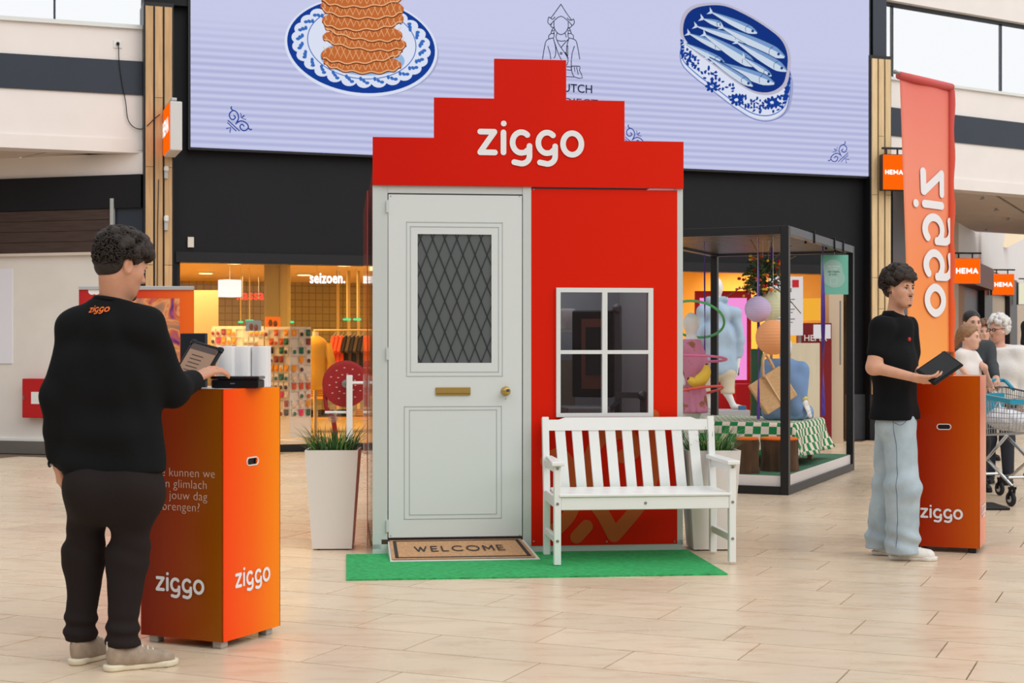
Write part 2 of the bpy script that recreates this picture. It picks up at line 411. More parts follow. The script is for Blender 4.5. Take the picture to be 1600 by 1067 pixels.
def soffit(name, poly, z, m, nb=5):
    o = struct(MB().poly([(p[0], p[1], z+.03) for p in poly], (0, 0, .08)).build(name, M_black))
    (a, b, c, d) = [np.array(p[:2]) for p in poly]
    for i in range(nb):
        for j in range(2):
            q = lambda s, t: (a*(1-s)+b*s)*(1-t)+(d*(1-s)+c*s)*t
            e = .004
            pts = [q(i/nb+e, j/2+e), q((i+1)/nb-e, j/2+e), q((i+1)/nb-e, (j+1)/2-e), q(i/nb+e, (j+1)/2-e)]
            MB().poly([(p[0], p[1], z) for p in pts], (0, 0, .03)).build('soffit_panel', m, o)
    return o
a = W.p(xl, 0, -.3); b = W.p(xr, 0, -.3); c = Lp.p(x1, 0, 0); d = Lp.p(x0, 0, 0)
soffit('ceiling_left', [a, b, c, d], 3.735, M_soffit, 4)
# right: fascia and clerestory over the corridor mouth
RA = math.radians(32); rc = W.p(tu(1386), 0, 0); R = Plane(rc, (math.cos(RA), math.sin(RA), 0)); ru = lambda u: R.uv(u, 400)[0]
xr0, xr1 = -.1, 14
struct(wallbox(R, xr0, xr1, 3.9, 5.27, -.3, 0).build('fascia_2', M_lav))
struct(wallbox(R, xr0, xr1, 4.45, 4.865, 0, .02).build('trim_9', M_navy))
struct(wallbox(R, xr0, xr1, 3.735, 3.9, -.3, .03).build('trim_10', M_lav))
struct(wallbox(R, xr0, xr1, 5.27, 5.31, -.32, .04).build('trim_11', M_white_metal))
win2 = struct(wallbox(R, xr0, xr1, 5.31, 6.4, -.16, -.15).build('window_2', M_pane))
fr = MB()
for u in (1407, 1577): wallbox(R, ru(u)-.011, ru(u)+.011, 5.3, 6.42, -.2, -.15, fr)
wallbox(R, xr0, xr1, 6.40, 6.44, -.2, -.1, fr); fr.build('window_frame', M_navy, win2)
struct(wallbox(R, xr0, xr1, 6.44, 8, -.3, 0).build('fascia_3', M_lav))
struct(wallbox(W, tu(1357), tu(1378), 5.57, 8, -.3, .12).build('trim_12', M_navy))
# corridor on the right
Fo = W.p(tu(1394), 0, .02); Fd = Plane(Fo, E1)          # its left-hand shop fronts recede along the tile grid
M_copper = mat('copper_brown_front', (140, 78, 58), .5); M_beige = mat('beige_front', (205, 182, 158), .6, var=.05); M_dkfront = mat('dark_front', (30, 30, 34), .4)
Fpl = Plane(Fo, E1); Fpl.n = np.cross(E1, (0, 0, 1))
def front(name, L0, L1, z0, z1, m, t=.0): return struct(wallbox(Fpl, L0, L1, z0, z1, -.3, t).build(name, m))
front('wall_corridor', 0, 5, 0, 3.74, M_dkfront); front('wall_corridor', 5, 7.4, 0, 3.74, M_beige)
front('wall_corridor', 7.4, 8.3, 0, 2.55, mat('warm_shop_front', (176, 120, 76), .6)); front('wall_corridor', 8.3, 10.7, 0, 2.55, M_dkfront); front('wall_corridor', 7.4, 10.7, 2.55, 3.0, M_copper, .3); front('wall_corridor', 7.4, 10.7, 3.0, 3.74, M_lav)
front('wall_corridor', 10.7, 12.2, 0, 3.05, M_dkfront, .12); front('wall_corridor', 12.2, 16.1, 0, 2.6, M_beige); front('wall_corridor', 12.2, 16.1, 2.6, 3.05, M_copper, .1)
front('wall_corridor', 16.1, 18, 0, 3.05, M_dkfront, .12); front('wall_corridor', 18, 26, 0, 3.05, M_beige); front('wall_corridor', 26, 28, 0, 3.05, M_dkfront, .12); front('wall_corridor', 28, 44, 0, 3.05, M_beige)
front('wall_corridor_upper', 10.7, 44, 3.05, 4.6, M_lav, .05)
front('wall_corridor_upper', 10.7, 44, 4.6, 4.66, M_navy, .1)
# soffit over the corridor mouth
a = R.p(xr0, 0, -.3); b = R.p(xr1, 0, -.3); d = V(*(Fo+E1*9.8)); c = d+(b-a)*1.0
soffit('ceiling_right', [a, b, c, d], 3.735, M_soffit, 5)
for wh, (u, v) in zip(('nearest of four', 'second nearest', 'third nearest', 'farthest of four'), ((1536, 308), (1557, 326), (1576, 341), (1541, 358))):
    p = A(u, v, 2.4*F/(HY-v)); MB().lathe([(.05, 0), (.05, .012), (.02, .02), (.015, .05)], (p[0], p[1], 3.735-.045), 10).build('sprinkler_head', M_grey_metal, **dict(label='small sprinkler head on the corridor soffit, '+wh, cat='sprinkler', group='sprinklers on the corridor soffit'))
# slanted roof light baffles seen beyond the soffit
M_baffle = mat('cream_baffle', (236, 214, 180), .5)
for k, (u, v, Y) in enumerate(((1556, 371, 36), (1592, 396, 44))):
    p = A(u, v, Y); o = MB().poly([p+V(-.9, 0, .15), p+V(.25, 0, -.25), p+V(.95, .6, .05), p+V(.2, .8, .32)], (0, .1, .06)).build('roof_baffle', M_baffle)
    tag(o, ['nearer', 'farther'][k]+' cream angled light baffle under the corridor roof', 'baffle', 'corridor light baffles')
struct(MB().box((22, 63, 3), (34, .3, 9)).build('wall_far', M_lav))

# unseen hall walls behind and beside the viewpoint, added to cut low-angle daylight
M_hall = mat('unseen_hall_wall', (126, 118, 110), .6, var=.1, scale=1)
struct(MB().box((2, -9, 2.6), (32, .3, 5.2)).build('wall_behind', M_hall)); struct(MB().box((-13, 4, 2.6), (.3, 26, 5.2)).build('wall_hall_left', M_hall)); struct(MB().box((15, 4, 2.2), (.3, 26, 4.4)).build('wall_hall_right', M_hall))
# ------------------------------------------------------------------ LED screen
SP = Plane(W.p(0, 0, .14), W.ex); su = lambda u, v: SP.uv(u, v)
s0 = su(298, 232)[0]; s1 = su(1358, 278)[0]; sz0, sz1 = 3.82, 7.4
def screenmat():
    m = emat('led_screen', (203, 205, 236), 1.0); nt = m.node_tree; L = nt.links.new; e = [n for n in nt.nodes if n.type == 'EMISSION'][0]
    ge = nt.nodes.new('ShaderNodeNewGeometry'); sx = nt.nodes.new('ShaderNodeSeparateXYZ'); L(ge.outputs['Position'], sx.inputs[0])
    w = nt.nodes.new('ShaderNodeMath'); w.operation = 'MULTIPLY'; w.inputs[1].default_value = 2*math.pi/.088; L(sx.outputs['Z'], w.inputs[0])
    s = nt.nodes.new('ShaderNodeMath'); s.operation = 'SINE'; L(w.outputs[0], s.inputs[0])
    mr = nt.nodes.new('ShaderNodeMapRange'); mr.inputs['From Min'].default_value = -1; mr.inputs['To Min'].default_value = 0; mr.inputs['To Max'].default_value = 1; L(s.outputs[0], mr.inputs['Value'])
    f = nt.nodes.new('ShaderNodeMapRange'); f.inputs['From Min'].default_value = 4.9; f.inputs['From Max'].default_value = 5.5; f.inputs['To Min'].default_value = 1; f.inputs['To Max'].default_value = 0; L(sx.outputs['Z'], f.inputs['Value'])
    mu = nt.nodes.new('ShaderNodeMath'); mu.operation = 'MULTIPLY'; L(mr.outputs[0], mu.inputs[0]); L(f.outputs[0], mu.inputs[1])
    mx = nt.nodes.new('ShaderNodeMix'); mx.data_type = 'RGBA'; mx.inputs['A'].default_value = (*srgb(203, 206, 237), 1); mx.inputs['B'].default_value = (*srgb(180, 184, 222), 1)
    L(mu.outputs[0], mx.inputs['Factor']); L(mx.outputs['Result'], e.inputs[0]); return m
scr = thing('led_screen', 'large lavender video screen with waffles and sardine tin above the shop', 'screen', SP.p((s0+s1)/2, sz0))
def rel(o, root):      # child mesh given in world coordinates
    o.parent = root; o.matrix_parent_inverse = Matrix.LocRotScale(root.location, root.rotation_euler, root.scale).inverted(); return o
rel(wallbox(SP, s0-.03, s1+.03, sz0-.03, sz1+.03, -.13, -.012).build('casing', M_black), scr)
rel(wallbox(SP, s0, s1, sz0, sz1, -.012, 0).build('display_panel', screenmat()), scr)
B_dk, B_md, B_lt, B_pale = emat('print_blue', (24, 62, 150), 1), emat('print_mid_blue', (60, 110, 190), 1), emat('print_light_blue', (150, 185, 225), 1), emat('print_pale', (222, 228, 246), 1)
def SPr(k): return Print(SP, .003+.0015*k, 0)
def ell(cx, cy, rx, ry, rot, t):   # pixel-space ellipse point
    C, S = math.cos(math.radians(rot)), math.sin(math.radians(rot)); x, y = rx*math.cos(t), ry*math.sin(t)
    return (cx+C*x-S*y, cy+S*x+C*y)
def pxfill(pr, pts): pr.fill([su(*p) for p in pts])
def pxstroke(pr, pts, w, closed=False, smooth=0):   # w in pixels
    pr.stroke([su(*p) for p in pts], w*SCL, closed, smooth)
SCL = (s1-s0)/1060*1.0
T = np.linspace(0, 2*math.pi, 72, endpoint=False)
def EL(cx, cy, rx, ry, rot): return [ell(cx, cy, rx, ry, rot, t) for t in T]
def fin(pr, name, m): return rel(pr.build(name, m), scr)
# plate
pr = SPr(0); pxfill(pr, EL(566, 76, 120, 74, 7)); fin(pr, 'plate_shadow', emat('print_shadow', (165, 170, 205)))
pr = SPr(1); pxfill(pr, EL(564, 73, 120, 77, 7)); fin(pr, 'plate_print', B_pale)
pr = SPr(2); pxfill(pr, EL(564, 72, 116, 73, 7)); fin(pr, 'plate_print', B_dk)
pr = SPr(3)
for k in range(26):
    c = ell(564, 70, 97, 57, 7, 2*math.pi*k/26); pxfill(pr, [ell(c[0], c[1], 12.5, 10, 0, t) for t in T[::4]])
pxfill(pr, EL(564, 70, 95, 55, 7)); fin(pr, 'plate_print', B_pale)
pr = SPr(4)
for k in range(26):
    for q in range(3):
        c = ell(564, 70, 99-q*3, 59-q*3, 7, 2*math.pi*(k+.22*q-.2)/26); pxfill(pr, [ell(c[0], c[1], 3.6, 2.6, 40*q, t) for t in T[::9]])
pxstroke(pr, EL(565, 67, 85, 56, 7), 1.3, True); fin(pr, 'plate_print', B_md)
pr = SPr(5); pxfill(pr, EL(566, 92, 66, 26, 4)); fin(pr, 'plate_print', B_lt)
# stacked waffles, drawn from the lowest up
Wd, Wm, Wl = emat('print_waffle_dark', (110, 50, 24)), emat('print_waffle', (196, 108, 56)), emat('print_waffle_light', (236, 176, 128))
wl = [(566, 97, 61, 15, 3), (565, 80, 64, 17, -4), (569, 62, 66, 14, 6), (567, 46, 62, 15, 8), (566, 29, 64, 17, -2), (565, 11, 65, 17, 2), (567, -6, 66, 16, -3)]
for k, (cx, cy, rx, ry, rot) in enumerate(wl):
    wob = lambda dy, s=1: [(x+.0, y+dy+(1.6*math.sin(t*13+k)) * (1 if math.sin(t) > -.2 else .3)) for (x, y), t in zip(EL(cx, cy, rx*s, ry*s, rot), T)]
    pr = SPr(6+3*k); pxfill(pr, wob(4, 1.0)); fin(pr, 'waffle_print', Wd)
    pr = SPr(7+3*k); pxfill(pr, wob(1.5)); fin(pr, 'waffle_print', Wm)
    pr = SPr(8+3*k)
    for q in range(-6, 7):
        x = cx+q*rx/6.6; h = ry*math.sqrt(max(0, 1-((x-cx)/rx)**2))
        if h > 3: pxstroke(pr, [(x-h*.3, cy-h*.55+.05*(x-cx)), (x+h*.3, cy+h*.8+.05*(x-cx))], .9); pxstroke(pr, [(x+h*.3, cy-h*.5), (x-h*.3, cy+h*.8)], .7)
    e = wob(1.5, .98); pxstroke(pr, [p for p, t in zip(e, T) if .25 < t < 2.9], 1.8); fin(pr, 'waffle_print', Wl)
# sardine tin
def tin(s, dy=0):
    # rounded slanted outline of the tin lid
    P = [(1066, 32), (1078, 14), (1102, 7), (1132, 8), (1165, 22), (1198, 42), (1222, 62), (1232, 86), (1231, 112), (1224, 134), (1204, 146), (1178, 144), (1150, 128), (1118, 104), (1086, 80), (1066, 58)]
    c = np.array((1149, 76)); return smoothpath([(c+(np.array(p)-c)*s)+np.array((0, dy)) for p in P], 6, True)
pr = SPr(0); pxfill(pr, [(p[0]+5, p[1]) for p in tin(1.02, 40)]); fin(pr, 'tin_shadow', MATS['print_shadow'])
body = tin(1.0, 0); low = tin(1.0, 40)
pr = SPr(1); pxfill(pr, tin(1.02, 41)); fin(pr, 'tin_print', emat('print_tin_base', (205, 196, 216)))
pr = SPr(2)
for k in range(len(body)): pr.fill([su(*body[k]), su(*body[(k+1) % len(body)]), su(*low[(k+1) % len(low)]), su(*low[k])])
pxfill(pr, low); fin(pr, 'tin_print', B_pale)
pr = SPr(3); pxstroke(pr, [p for p in tin(1.0, 34)], 1.6, True); pxstroke(pr, tin(1.02, 41), 1.2, True); fin(pr, 'tin_print', B_md)
pr = SPr(4); rr = random.Random(3)
for k in range(230):
    t = rr.random(); q = low[int((.45+.51*t)*len(low)) % len(low)]
    y = q[1]-8-rr.random()*24; a = rr.random()*6
    pxfill(pr, [ell(q[0], y, 1.2+rr.random()*3.2, 1+rr.random()*1.6, math.degrees(a), s) for s in T[::9]])
for (x, y) in ((1112, 135), (1150, 156), (1206, 160)):
    for q in range(8): c = (x+7*math.cos(q*.785), y+6*math.sin(q*.785)); pxfill(pr, [ell(c[0], c[1], 4, 2.4, q*45, s) for s in T[::6]])
tag(fin(pr, 'tin_print', B_dk), kind='stuff')
pr = SPr(6); pxfill(pr, tin(1.03)); fin(pr, 'tin_print', emat('print_tin_rim', (190, 186, 205)))
pr = SPr(7); pxfill(pr, tin(.97)); fin(pr, 'tin_print', emat('print_tin_inside', (22, 52, 130)))
fish = [((1112, 20), (1182, 52), 14), ((1098, 30), (1128, 40), 11), ((1088, 42), (1168, 66), 13), ((1128, 44), (1224, 90), 19), ((1076, 54), (1130, 78), 13), ((1100, 56), (1178, 104), 19), ((1150, 68), (1226, 112), 17), ((1070, 70), (1130, 100), 12), ((1160, 92), (1202, 120), 11), ((1112, 98), (1206, 132), 18), ((1104, 92), (1172, 136), 13)]
fl, fm, fd = emat('print_fish_light', (205, 218, 235)), emat('print_fish_mid', (120, 155, 205)), emat('print_fish_dark', (30, 62, 120))
for k, (a, b, w) in enumerate(fish):
    a = np.array(a, float); b = np.array(b, float); d = (b-a)/np.linalg.norm(b-a); n = np.array((-d[1], d[0])); L_ = np.linalg.norm(b-a)
    prof = lambda s: w/2*(.22+.78*math.sin(min(1, s*1.35)*math.pi*.5)) if s < .8 else w/2*max(.25, 1-((s-.8)/.2)**1.6*.75)
    S = np.linspace(0, 1, 14); up = [a+d*L_*s-n*prof(s) for s in S]; dn = [a+d*L_*s+n*prof(s) for s in S]; mid = [a+d*L_*s-n*prof(s)*.25 for s in S]
    pr = SPr(9+4*k); pxfill(pr, up+dn[::-1]); pr.fill([su(*p) for p in (a+d*3, a-d*7-n*6, a-d*4, a-d*7+n*6)]); fin(pr, 'fish_print', fl)
    pr = SPr(10+4*k); pxfill(pr, up+mid[::-1]); fin(pr, 'fish_print', fm)
    pr = SPr(11+4*k); pxstroke(pr, up, 1.4); pxstroke(pr, dn, .7); e = a+d*L_*.9
    pxfill(pr, [ell(e[0], e[1], 2.2, 2.2, 0, s) for s in T[::6]])
    g = a+d*L_*.78; pxstroke(pr, [g-n*w*.38, g+d*-3, g+n*w*.38], .8, smooth=4); fin(pr, 'fish_print', fd)
# line-drawn girl logo and lettering
M_ink = emat('print_ink', (34, 38, 58), 1)
def z6(P): return [(800+x*180/1130, y*170/1067) for x, y in P]
pr = SPr(2); LW = 1.25
def gl(P, closed=False, sm=6): pxstroke(pr, z6(P), LW, closed, sm)
gl([(478, 42), (430, 110), (380, 175), (360, 168), (350, 220), (378, 245), (400, 215), (478, 160), (556, 215), (590, 250), (610, 220), (600, 185), (585, 198), (530, 125), (478, 42)], sm=3)
gl([(378, 178), (395, 190), (420, 168)]); gl([(540, 178), (560, 198), (585, 198)])
gl([(410, 215), (412, 270), (440, 320), (480, 340), (520, 320), (548, 275), (550, 220)]); gl([(380, 235), (380, 260), (402, 272)]); gl([(582, 240), (582, 260), (556, 278)])
for s in (1, -1):
    q = lambda P: [(480+s*(x-480), y) for x, y in P]
    gl(q([(405, 272), (388, 300), (410, 300), (418, 285), (405, 272)])); gl(q([(388, 305), (382, 325), (405, 330), (412, 310)])); gl(q([(382, 330), (360, 350), (360, 378)])); gl(q([(412, 330), (410, 365)]))
    gl(q([(440, 325), (430, 365)])); gl(q([(405, 372), (340, 395), (318, 460), (298, 580)])); gl(q([(350, 455), (370, 520), (378, 580)]))
    gl(q([(403, 375), (425, 460), (425, 540), (410, 570)]), sm=3)
gl([(430, 365), (455, 430), (545, 570), (535, 640)], sm=3); gl([(403, 375), (450, 520), (482, 585)], sm=3); gl([(558, 380), (510, 430), (480, 468)], sm=3); gl([(440, 395), (480, 405), (522, 400)])
gl([(545, 450), (545, 540)]); gl([(520, 515), (545, 550)]); gl([(480, 515), (490, 525), (480, 535), (470, 525), (480, 515)])
gl([(582, 650), (664, 652), (660, 690), (690, 765), (610, 755), (585, 700), (582, 650)], sm=2)
gl([(610, 660), (615, 700)]); gl([(632, 660), (648, 730)]); gl([(535, 655), (580, 658)]); gl([(535, 685), (580, 690)]); gl([(470, 750), (610, 755)]); gl([(580, 590), (580, 690)]); fin(pr, 'girl_logo_print', M_ink)
def scrtext(body, u0, u1, vb, capH, name, bold=0, m=M_ink):
    t = text2(body, 1, bold, 'LEFT'); xs = [p[0] for p in t[0]]; ys = [p[1] for p in t[0]]; a = su(u0, vb); b = su(u1, vb+.043*(u1-u0)); h = (su(u0, vb-capH)[1]-a[1])
    pr = SPr(2); k = (b[0]-a[0])/(max(xs)-min(xs)); kz = h/max(ys); sl = 0
    pr.raw([(a[0]+(x-min(xs))*k, a[1]+y*kz+(x-min(xs))*k*sl) for x, y in t[0]], t[1]); fin(pr, name, m)
scrtext('DUTCH', 867, 925, 142.5, 13, 'lettering', .012); scrtext('PROJECT', 858, 934, 163.5, 12, 'lettering')
# corner ornaments
def orn(cx, cy, s, mir):
    pr = SPr(2); q = lambda P: [(cx+mir*(x-455)*s, cy+(y-560)*s) for x, y in P]
    st = lambda P, w, sm=5: pxstroke(pr, q(P), w*s, False, sm)
    st([(415, 665), (480, 520), (440, 390), (350, 345), (265, 420), (280, 520), (345, 560), (405, 510), (370, 465)], 26); st([(350, 345), (305, 300), (310, 255)], 26)
    st([(430, 640), (540, 590), (660, 640), (715, 740), (640, 820), (550, 800), (515, 720), (560, 670), (610, 715)], 26); st([(710, 760), (760, 800), (790, 790)], 26)
    st([(230, 580), (500, 825)], 22, 0); st([(220, 635), (420, 830)], 20, 0); st([(195, 770), (290, 750), (275, 860)], 22, 0)
    st([(525, 410), (545, 460), (530, 500)], 16); st([(555, 515), (612, 465)], 26, 0); st([(575, 535), (655, 555)], 16, 0)
    fin(pr, 'ornament_print', B_dk)
orn(371, 187, .0656, 1); orn(1312, 238, .055, -1); orn(990, 213, .058, 1)
# ------------------------------------------------------------------ the booth shaped like a stepped-gable house
HA = math.radians(6.5); H0 = V(-.895, 9.66, 0)
HP = Plane(H0, (math.cos(HA), math.sin(HA), 0)); hu = lambda u, v: HP.uv(u, v)
house = thing('promotion_booth', 'red stepped-gable house booth with white door and window', 'booth', H0, HA)
HW = hu(1067, 700)[0]; HD = 2.0
M_frame = mat('pale_grey_aluminium', (206, 212, 210), .38, metal=.15)
M_door = mat('white_door', (216, 221, 221), .35)
M_groove = mat('groove_grey', (172, 178, 178), .6)
M_red = gradmat('red_print', [(0, (208, 20, 0)), (1, (222, 32, 0))], 'X', .5, 0, 2.04, spec=.15)
M_gable = gradmat('gable_print', [(0, (206, 20, 0)), (1, (222, 30, 0))], 'X', .5, 0, 2.04, spec=.15)
M_wm = mat('white_lettering', (236, 236, 238), .5)
def hb(name, x0, x1, z0, z1, y0, y1, m, parent=house, mb=None, **k):    # box in booth coordinates (y into the booth)
    mb = mb or MB(); mb.box(((x0+x1)/2, (y0+y1)/2, (z0+z1)/2), (x1-x0, abs(y1-y0), z1-z0), ch=k.pop('ch', 0))
    return mb.build(name, m, parent, **k) if name else mb
X = lambda u: hu(u, 560)[0]
Z = lambda u, v: hu(u, v)[1]
zh = Z(583, 289)                       # underside of the gable
# stepped gable: front board
st = [(583, 215), (678, 214.5), (678, 152.5), (772, 153), (772, 92), (884, 94), (884, 155), (975, 158), (975, 219), (1067, 222)]
zs = [Z(583, 214.5), Z(678, 153), Z(772, 92.5)]; xs = [0, X(678), X(772), X(884), X(975), HW]
g = [(xs[0], zh), (xs[0], zs[0]), (xs[1], zs[0]), (xs[1], zs[1]), (xs[2], zs[1]), (xs[2], zs[2]), (xs[3], zs[2]), (xs[3], zs[1]), (xs[4], zs[1]), (xs[4], zs[0]), (xs[5], zs[0]), (xs[5], zh)]
mb = MB()
for (a, b, z) in ((0, 5, zs[0]), (1, 4, zs[1]), (2, 3, zs[2])):
    zb = zh if a == 0 else zs[a-1]; mb.box(((xs[a]+xs[b])/2, -.005, (zb+z)/2), (xs[b]-xs[a], .03, z-zb))
gable = mb.build('gable_board', M_gable, house)
hloc = Plane((0, 0, 0), (1, 0, 0))        # booth-local plane, normal -y
t = WM; k_ = (X(912)-X(745))/4.17; pr = Print(hloc, .023); pr.raw(*put2(t, X(745), Z(800, 243.5), k_, k_)); pr.build('wordmark', M_wm, gable)
# frame posts, rails, plinth
zp = .10
hb('corner_post', 0, X(596), 0.04, zh, 0, .05, M_frame); hb('corner_post', X(1058), HW, .04, zh, 0, .05, M_frame)
hb('corner_post', 0, .05, .04, zh+.1, HD-.05, HD, M_frame); hb('corner_post', HW-.05, HW, .04, zh+.1, HD-.05, HD, M_frame)
hb('centre_post', X(817), X(830), .04, zh, -.003, .05, M_frame)
hb('door_frame', X(596), X(605.5), .1, zh, .004, .05, M_frame); hb('door_frame', X(605), X(817), Z(605, 301), zh, .004, .05, M_frame)
hb('plinth', 0, HW, 0, zp-.03, .0, .06, M_frame); hb('plinth', X(830), HW, zp-.03, Z(950, 851), .005, .05, M_frame); hb('threshold', X(596), X(830), zp-.03, .10, .0, .06, mat('dark_threshold', (70, 52, 44), .6))
hb('side_wall', 0, .025, .05, zh+.1, .05, HD-.05, mat('side_wall_print', (206, 48, 16), .12, coat=.5)); hb('side_wall', HW-.03, HW, .05, zh+.1, .05, HD-.05, mat('side_wall_plain', (200, 205, 206), .5))
sp = hb('side_panel', -.03, -.024, .02, zh+.0, .35, HD+.1, mat('glossy_side_panel', (214, 70, 40), .1, coat=.6))
hb('back_wall', 0, HW, .05, zh+.1, HD-.03, HD, mat('booth_inside_grey', (176, 186, 194), .6))
hb('booth_floor', .05, HW-.05, .05, .08, .05, HD-.05, M_plinth)
# red wall around the window
wx0, wx1, wz0, wz1 = X(875), X(1012), Z(940, 645), Z(940, 457)
px0, px1, pz0, pz1 = X(830), X(1058), Z(950, 851), zh-.012
mb = MB()
for (a, b, c, d) in ((px0, wx0, pz0, pz1), (wx1, px1, pz0, pz1), (wx0, wx1, pz0, wz0), (wx0, wx1, wz1, pz1)): hb(None, a, b, c, d, -.004, .03, None, mb=mb)
red = mb.build('red_panel', M_red, house)
for u, v in ((834, 296), (1054, 297), (834, 846), (1054, 846), (948, 846)): MB().lathe([(.006, 0), (.006, .003), (.003, .005)], (hu(u, v)[0], -.004, hu(u, v)[1]), 8, np.array([[1, 0, 0], [0, 0, -1], [0, 1, 0]])).build('screw', M_steel, red)
M_sw = mat('swirl_print', (196, 88, 28), .42)
pr = Print(hloc, .0055); zz = lambda P: [hu(840+x/4.103, 640+y/4.103) for x, y in P]
for P, w in (([(735, 40), (750, 250), (735, 420), (660, 600), (490, 805)], 88), ([(490, 805), (430, 690), (350, 560), (320, 380), (400, 190), (560, 150), (620, 260), (545, 300)], 88), ([(90, 790), (215, 650), (225, 430), (150, 290), (60, 330)], 88), ([(250, 815), (312, 748)], 84)):
    pr.stroke(zz(P), w/4.103*.0042, False, 7 if len(P) > 2 else 0)
pr.build('swirl_print', M_sw, red)
# window
M_win = mat('white_window_frame', (222, 226, 225), .4)
wf = MB(); a0, a1, b0, b1 = X(868.5), X(1019.5), Z(945, 651), Z(945, 450)
wf_o = None; cx_, cz_ = (X(940)+X(948))/2, (Z(940, 547)+Z(940, 553))/2
for q in ((a0, wx0+.0, b0, b1), (wx1, a1, b0, b1), (wx0, wx1, b0, wz0), (wx0, wx1, wz1, b1), (X(940), X(948), wz0, wz1), (wx0, X(940), Z(940, 553), Z(940, 547)), (X(948), wx1, Z(940, 553), Z(940, 547))): hb(None, *q, -.028, .02, None, mb=wf)
wf_o = wf.build('window_frame', M_win, house)
M_wglass = glassmat('smoked_window_pane', (.8, .82, .84), .07)
for (p, q) in ((wx0, X(940)), (X(948), wx1)):
    for (r, s) in ((wz0, Z(940, 553)), (Z(940, 547), wz1)): hb('pane', p, q, r, s, -.002, .002, M_wglass, wf_o)
# door
dx0, dx1, dz0, dz1 = X(607), X(815.5), Z(607, 840), Z(607, 303.5)
gx0, gx1, gz0, gz1 = X(652.5), X(768), Z(700, 567), Z(700, 366)
mb = MB()
for q in ((dx0, gx0, dz0, dz1), (gx1, dx1, dz0, dz1), (gx0, gx1, dz0, gz0), (gx0, gx1, gz1, dz1)): hb(None, *q, .0, .045, None, mb=mb)
door = mb.build('door', M_door, house)
hb('door_glass', gx0, gx1, gz0, gz1, .012, .018, mat('grey_door_glass', (96, 101, 103), .25), door)
pr = MB(); LS = (gx1-gx0)/6.1; dzl = (gz1-gz0)/4.15/1.0
def clip_line(xa, za, sx):   # leaded diagonal from (xa,za) with slope sx dx per dz
    t0, t1 = gz0, gz1; pts = []
    z_lo, z_hi = gz0, gz1
    for (bound) in (gx0, gx1):
        zc = za+(bound-xa)/sx
        if (sx > 0) == (bound == gx0): z_lo = max(z_lo, zc)
        else: z_hi = min(z_hi, zc)
    return (xa+(z_lo-za)*sx, z_lo, xa+(z_hi-za)*sx, z_hi) if z_hi-z_lo > .01 else None
sl = LS/dzl
for s in (sl, -sl):
    for k in range(-8, 16):
        q = clip_line(gx0+k*LS+.02, gz0, s)
        if q: pr.beam((q[0], .009, q[1]), (q[2], .009, q[3]), .005, .005)
pr.build('leaded_lattice', mat('lead_black', (38, 40, 42), .5), door)
def moulding(u0, v0, u1, v1):
    mb = MB(); a, b, c, d = X(u0), X(u1), Z(700, v1), Z(700, v0); w = .0035
    for q in ((a, b, c, c+w), (a, b, d-w, d), (a, a+w, c, d), (b-w, b, c, d)): hb(None, *q, -.0025, .001, None, mb=mb)
    mb.build('panel_moulding', M_groove, door)
for q in ((635, 347, 785.5, 588), (641, 354, 779.5, 581.5), (631.5, 634.5, 784, 810.5), (639.5, 640, 776.5, 804)): moulding(*q)
M_brass = mat('brass', (196, 164, 96), .35, metal=.75)
lb = hb('letter_slot', X(680.5), X(735), Z(700, 617.5), Z(700, 605), -.012, 0, M_brass, door, ch=.003); hb('slot_flap', X(682), X(734), Z(700, 615.2), Z(700, 614.2), -.014, -.011, mat('dark_brass', (110, 86, 44), .5), lb)
RY = np.array([[1, 0, 0], [0, 0, 1], [0, -1, 0]])   # lathe axis -> -y
kx, kz = hu(790, 611)
kn = MB().lathe([(.03, 0), (.031, .006), (.026, .012), (.012, .016), (.012, .03), (.024, .036), (.028, .048), (.022, .058), (.004, .06)], (kx, 0, kz), 20, RY.T).build('door_knob', M_brass, door, smooth=True)
MB().lathe([(.011, .058), (.011, .063), (.002, .064)], (kx+.008, 0, kz+.006), 14, RY.T).build('knob_dot', mat('dark_grey_plastic', (70, 76, 80), .5), kn)
for v0, v1 in ((313, 332), (543, 562), (812, 831)): hb('hinge', X(603.5), X(606.8), Z(605, v1), Z(605, v0), -.012, .004, M_frame, door)
for u, v in ((610.5, 306.5), (812, 307), (610.5, 837), (812, 836), (790, 623)): MB().lathe([(.004, 0), (.004, .002), (.002, .003)], (hu(u, v)[0], 0, hu(u, v)[1]), 8, RY.T).build('screw', M_steel, door)
# things kept inside the booth, seen through its window
hc, hs_ = math.cos(HA), math.sin(HA)
def Hw(x, y, z): return H0+V(hc*x-hs_*y, hs_*x+hc*y, z)
M_case = mat('black_case', (34, 35, 40), .5); M_caseedge = mat('case_alu_edge', (130, 132, 136), .35, metal=.7)
def inside(u, Y, z=.08): p = A(u, 600, Y); return (p[0], p[1], z)
fc = thing('screen_trolley', 'black screen on a silver wheeled trolley inside the booth window', 'screen', inside(927, 10.75), HA-.55)
MB().box((0, 0, 1.21), (.31, .06, .62), ch=.01).build('screen_body', M_case, fc); MB().box((.02, -.035, 1.21), (.19, .012, .5)).build('screen_face', mat('copper_bezel', (136, 92, 80), .4), fc)
MB().box((.02, -.043, 1.23), (.12, .008, .34)).build('display_glass', mat('dark_display', (58, 60, 66), .12), fc)
MB().beam((.19, 0, .05), (.19, 0, 1.52), .04, .04).ball((.19, -.02, 1.53), .035).build('upright_post', M_caseedge, fc)
MB().beam((.19, -.05, .92), (.42, -.05, .92), .04, .04).beam((.4, -.05, .05), (.4, -.05, .94), .04, .04).beam((.06, -.08, .7), (.22, -.08, .88), .025, .025).ball((.4, -.08, .92), .035).build('trolley_frame', M_caseedge, fc)
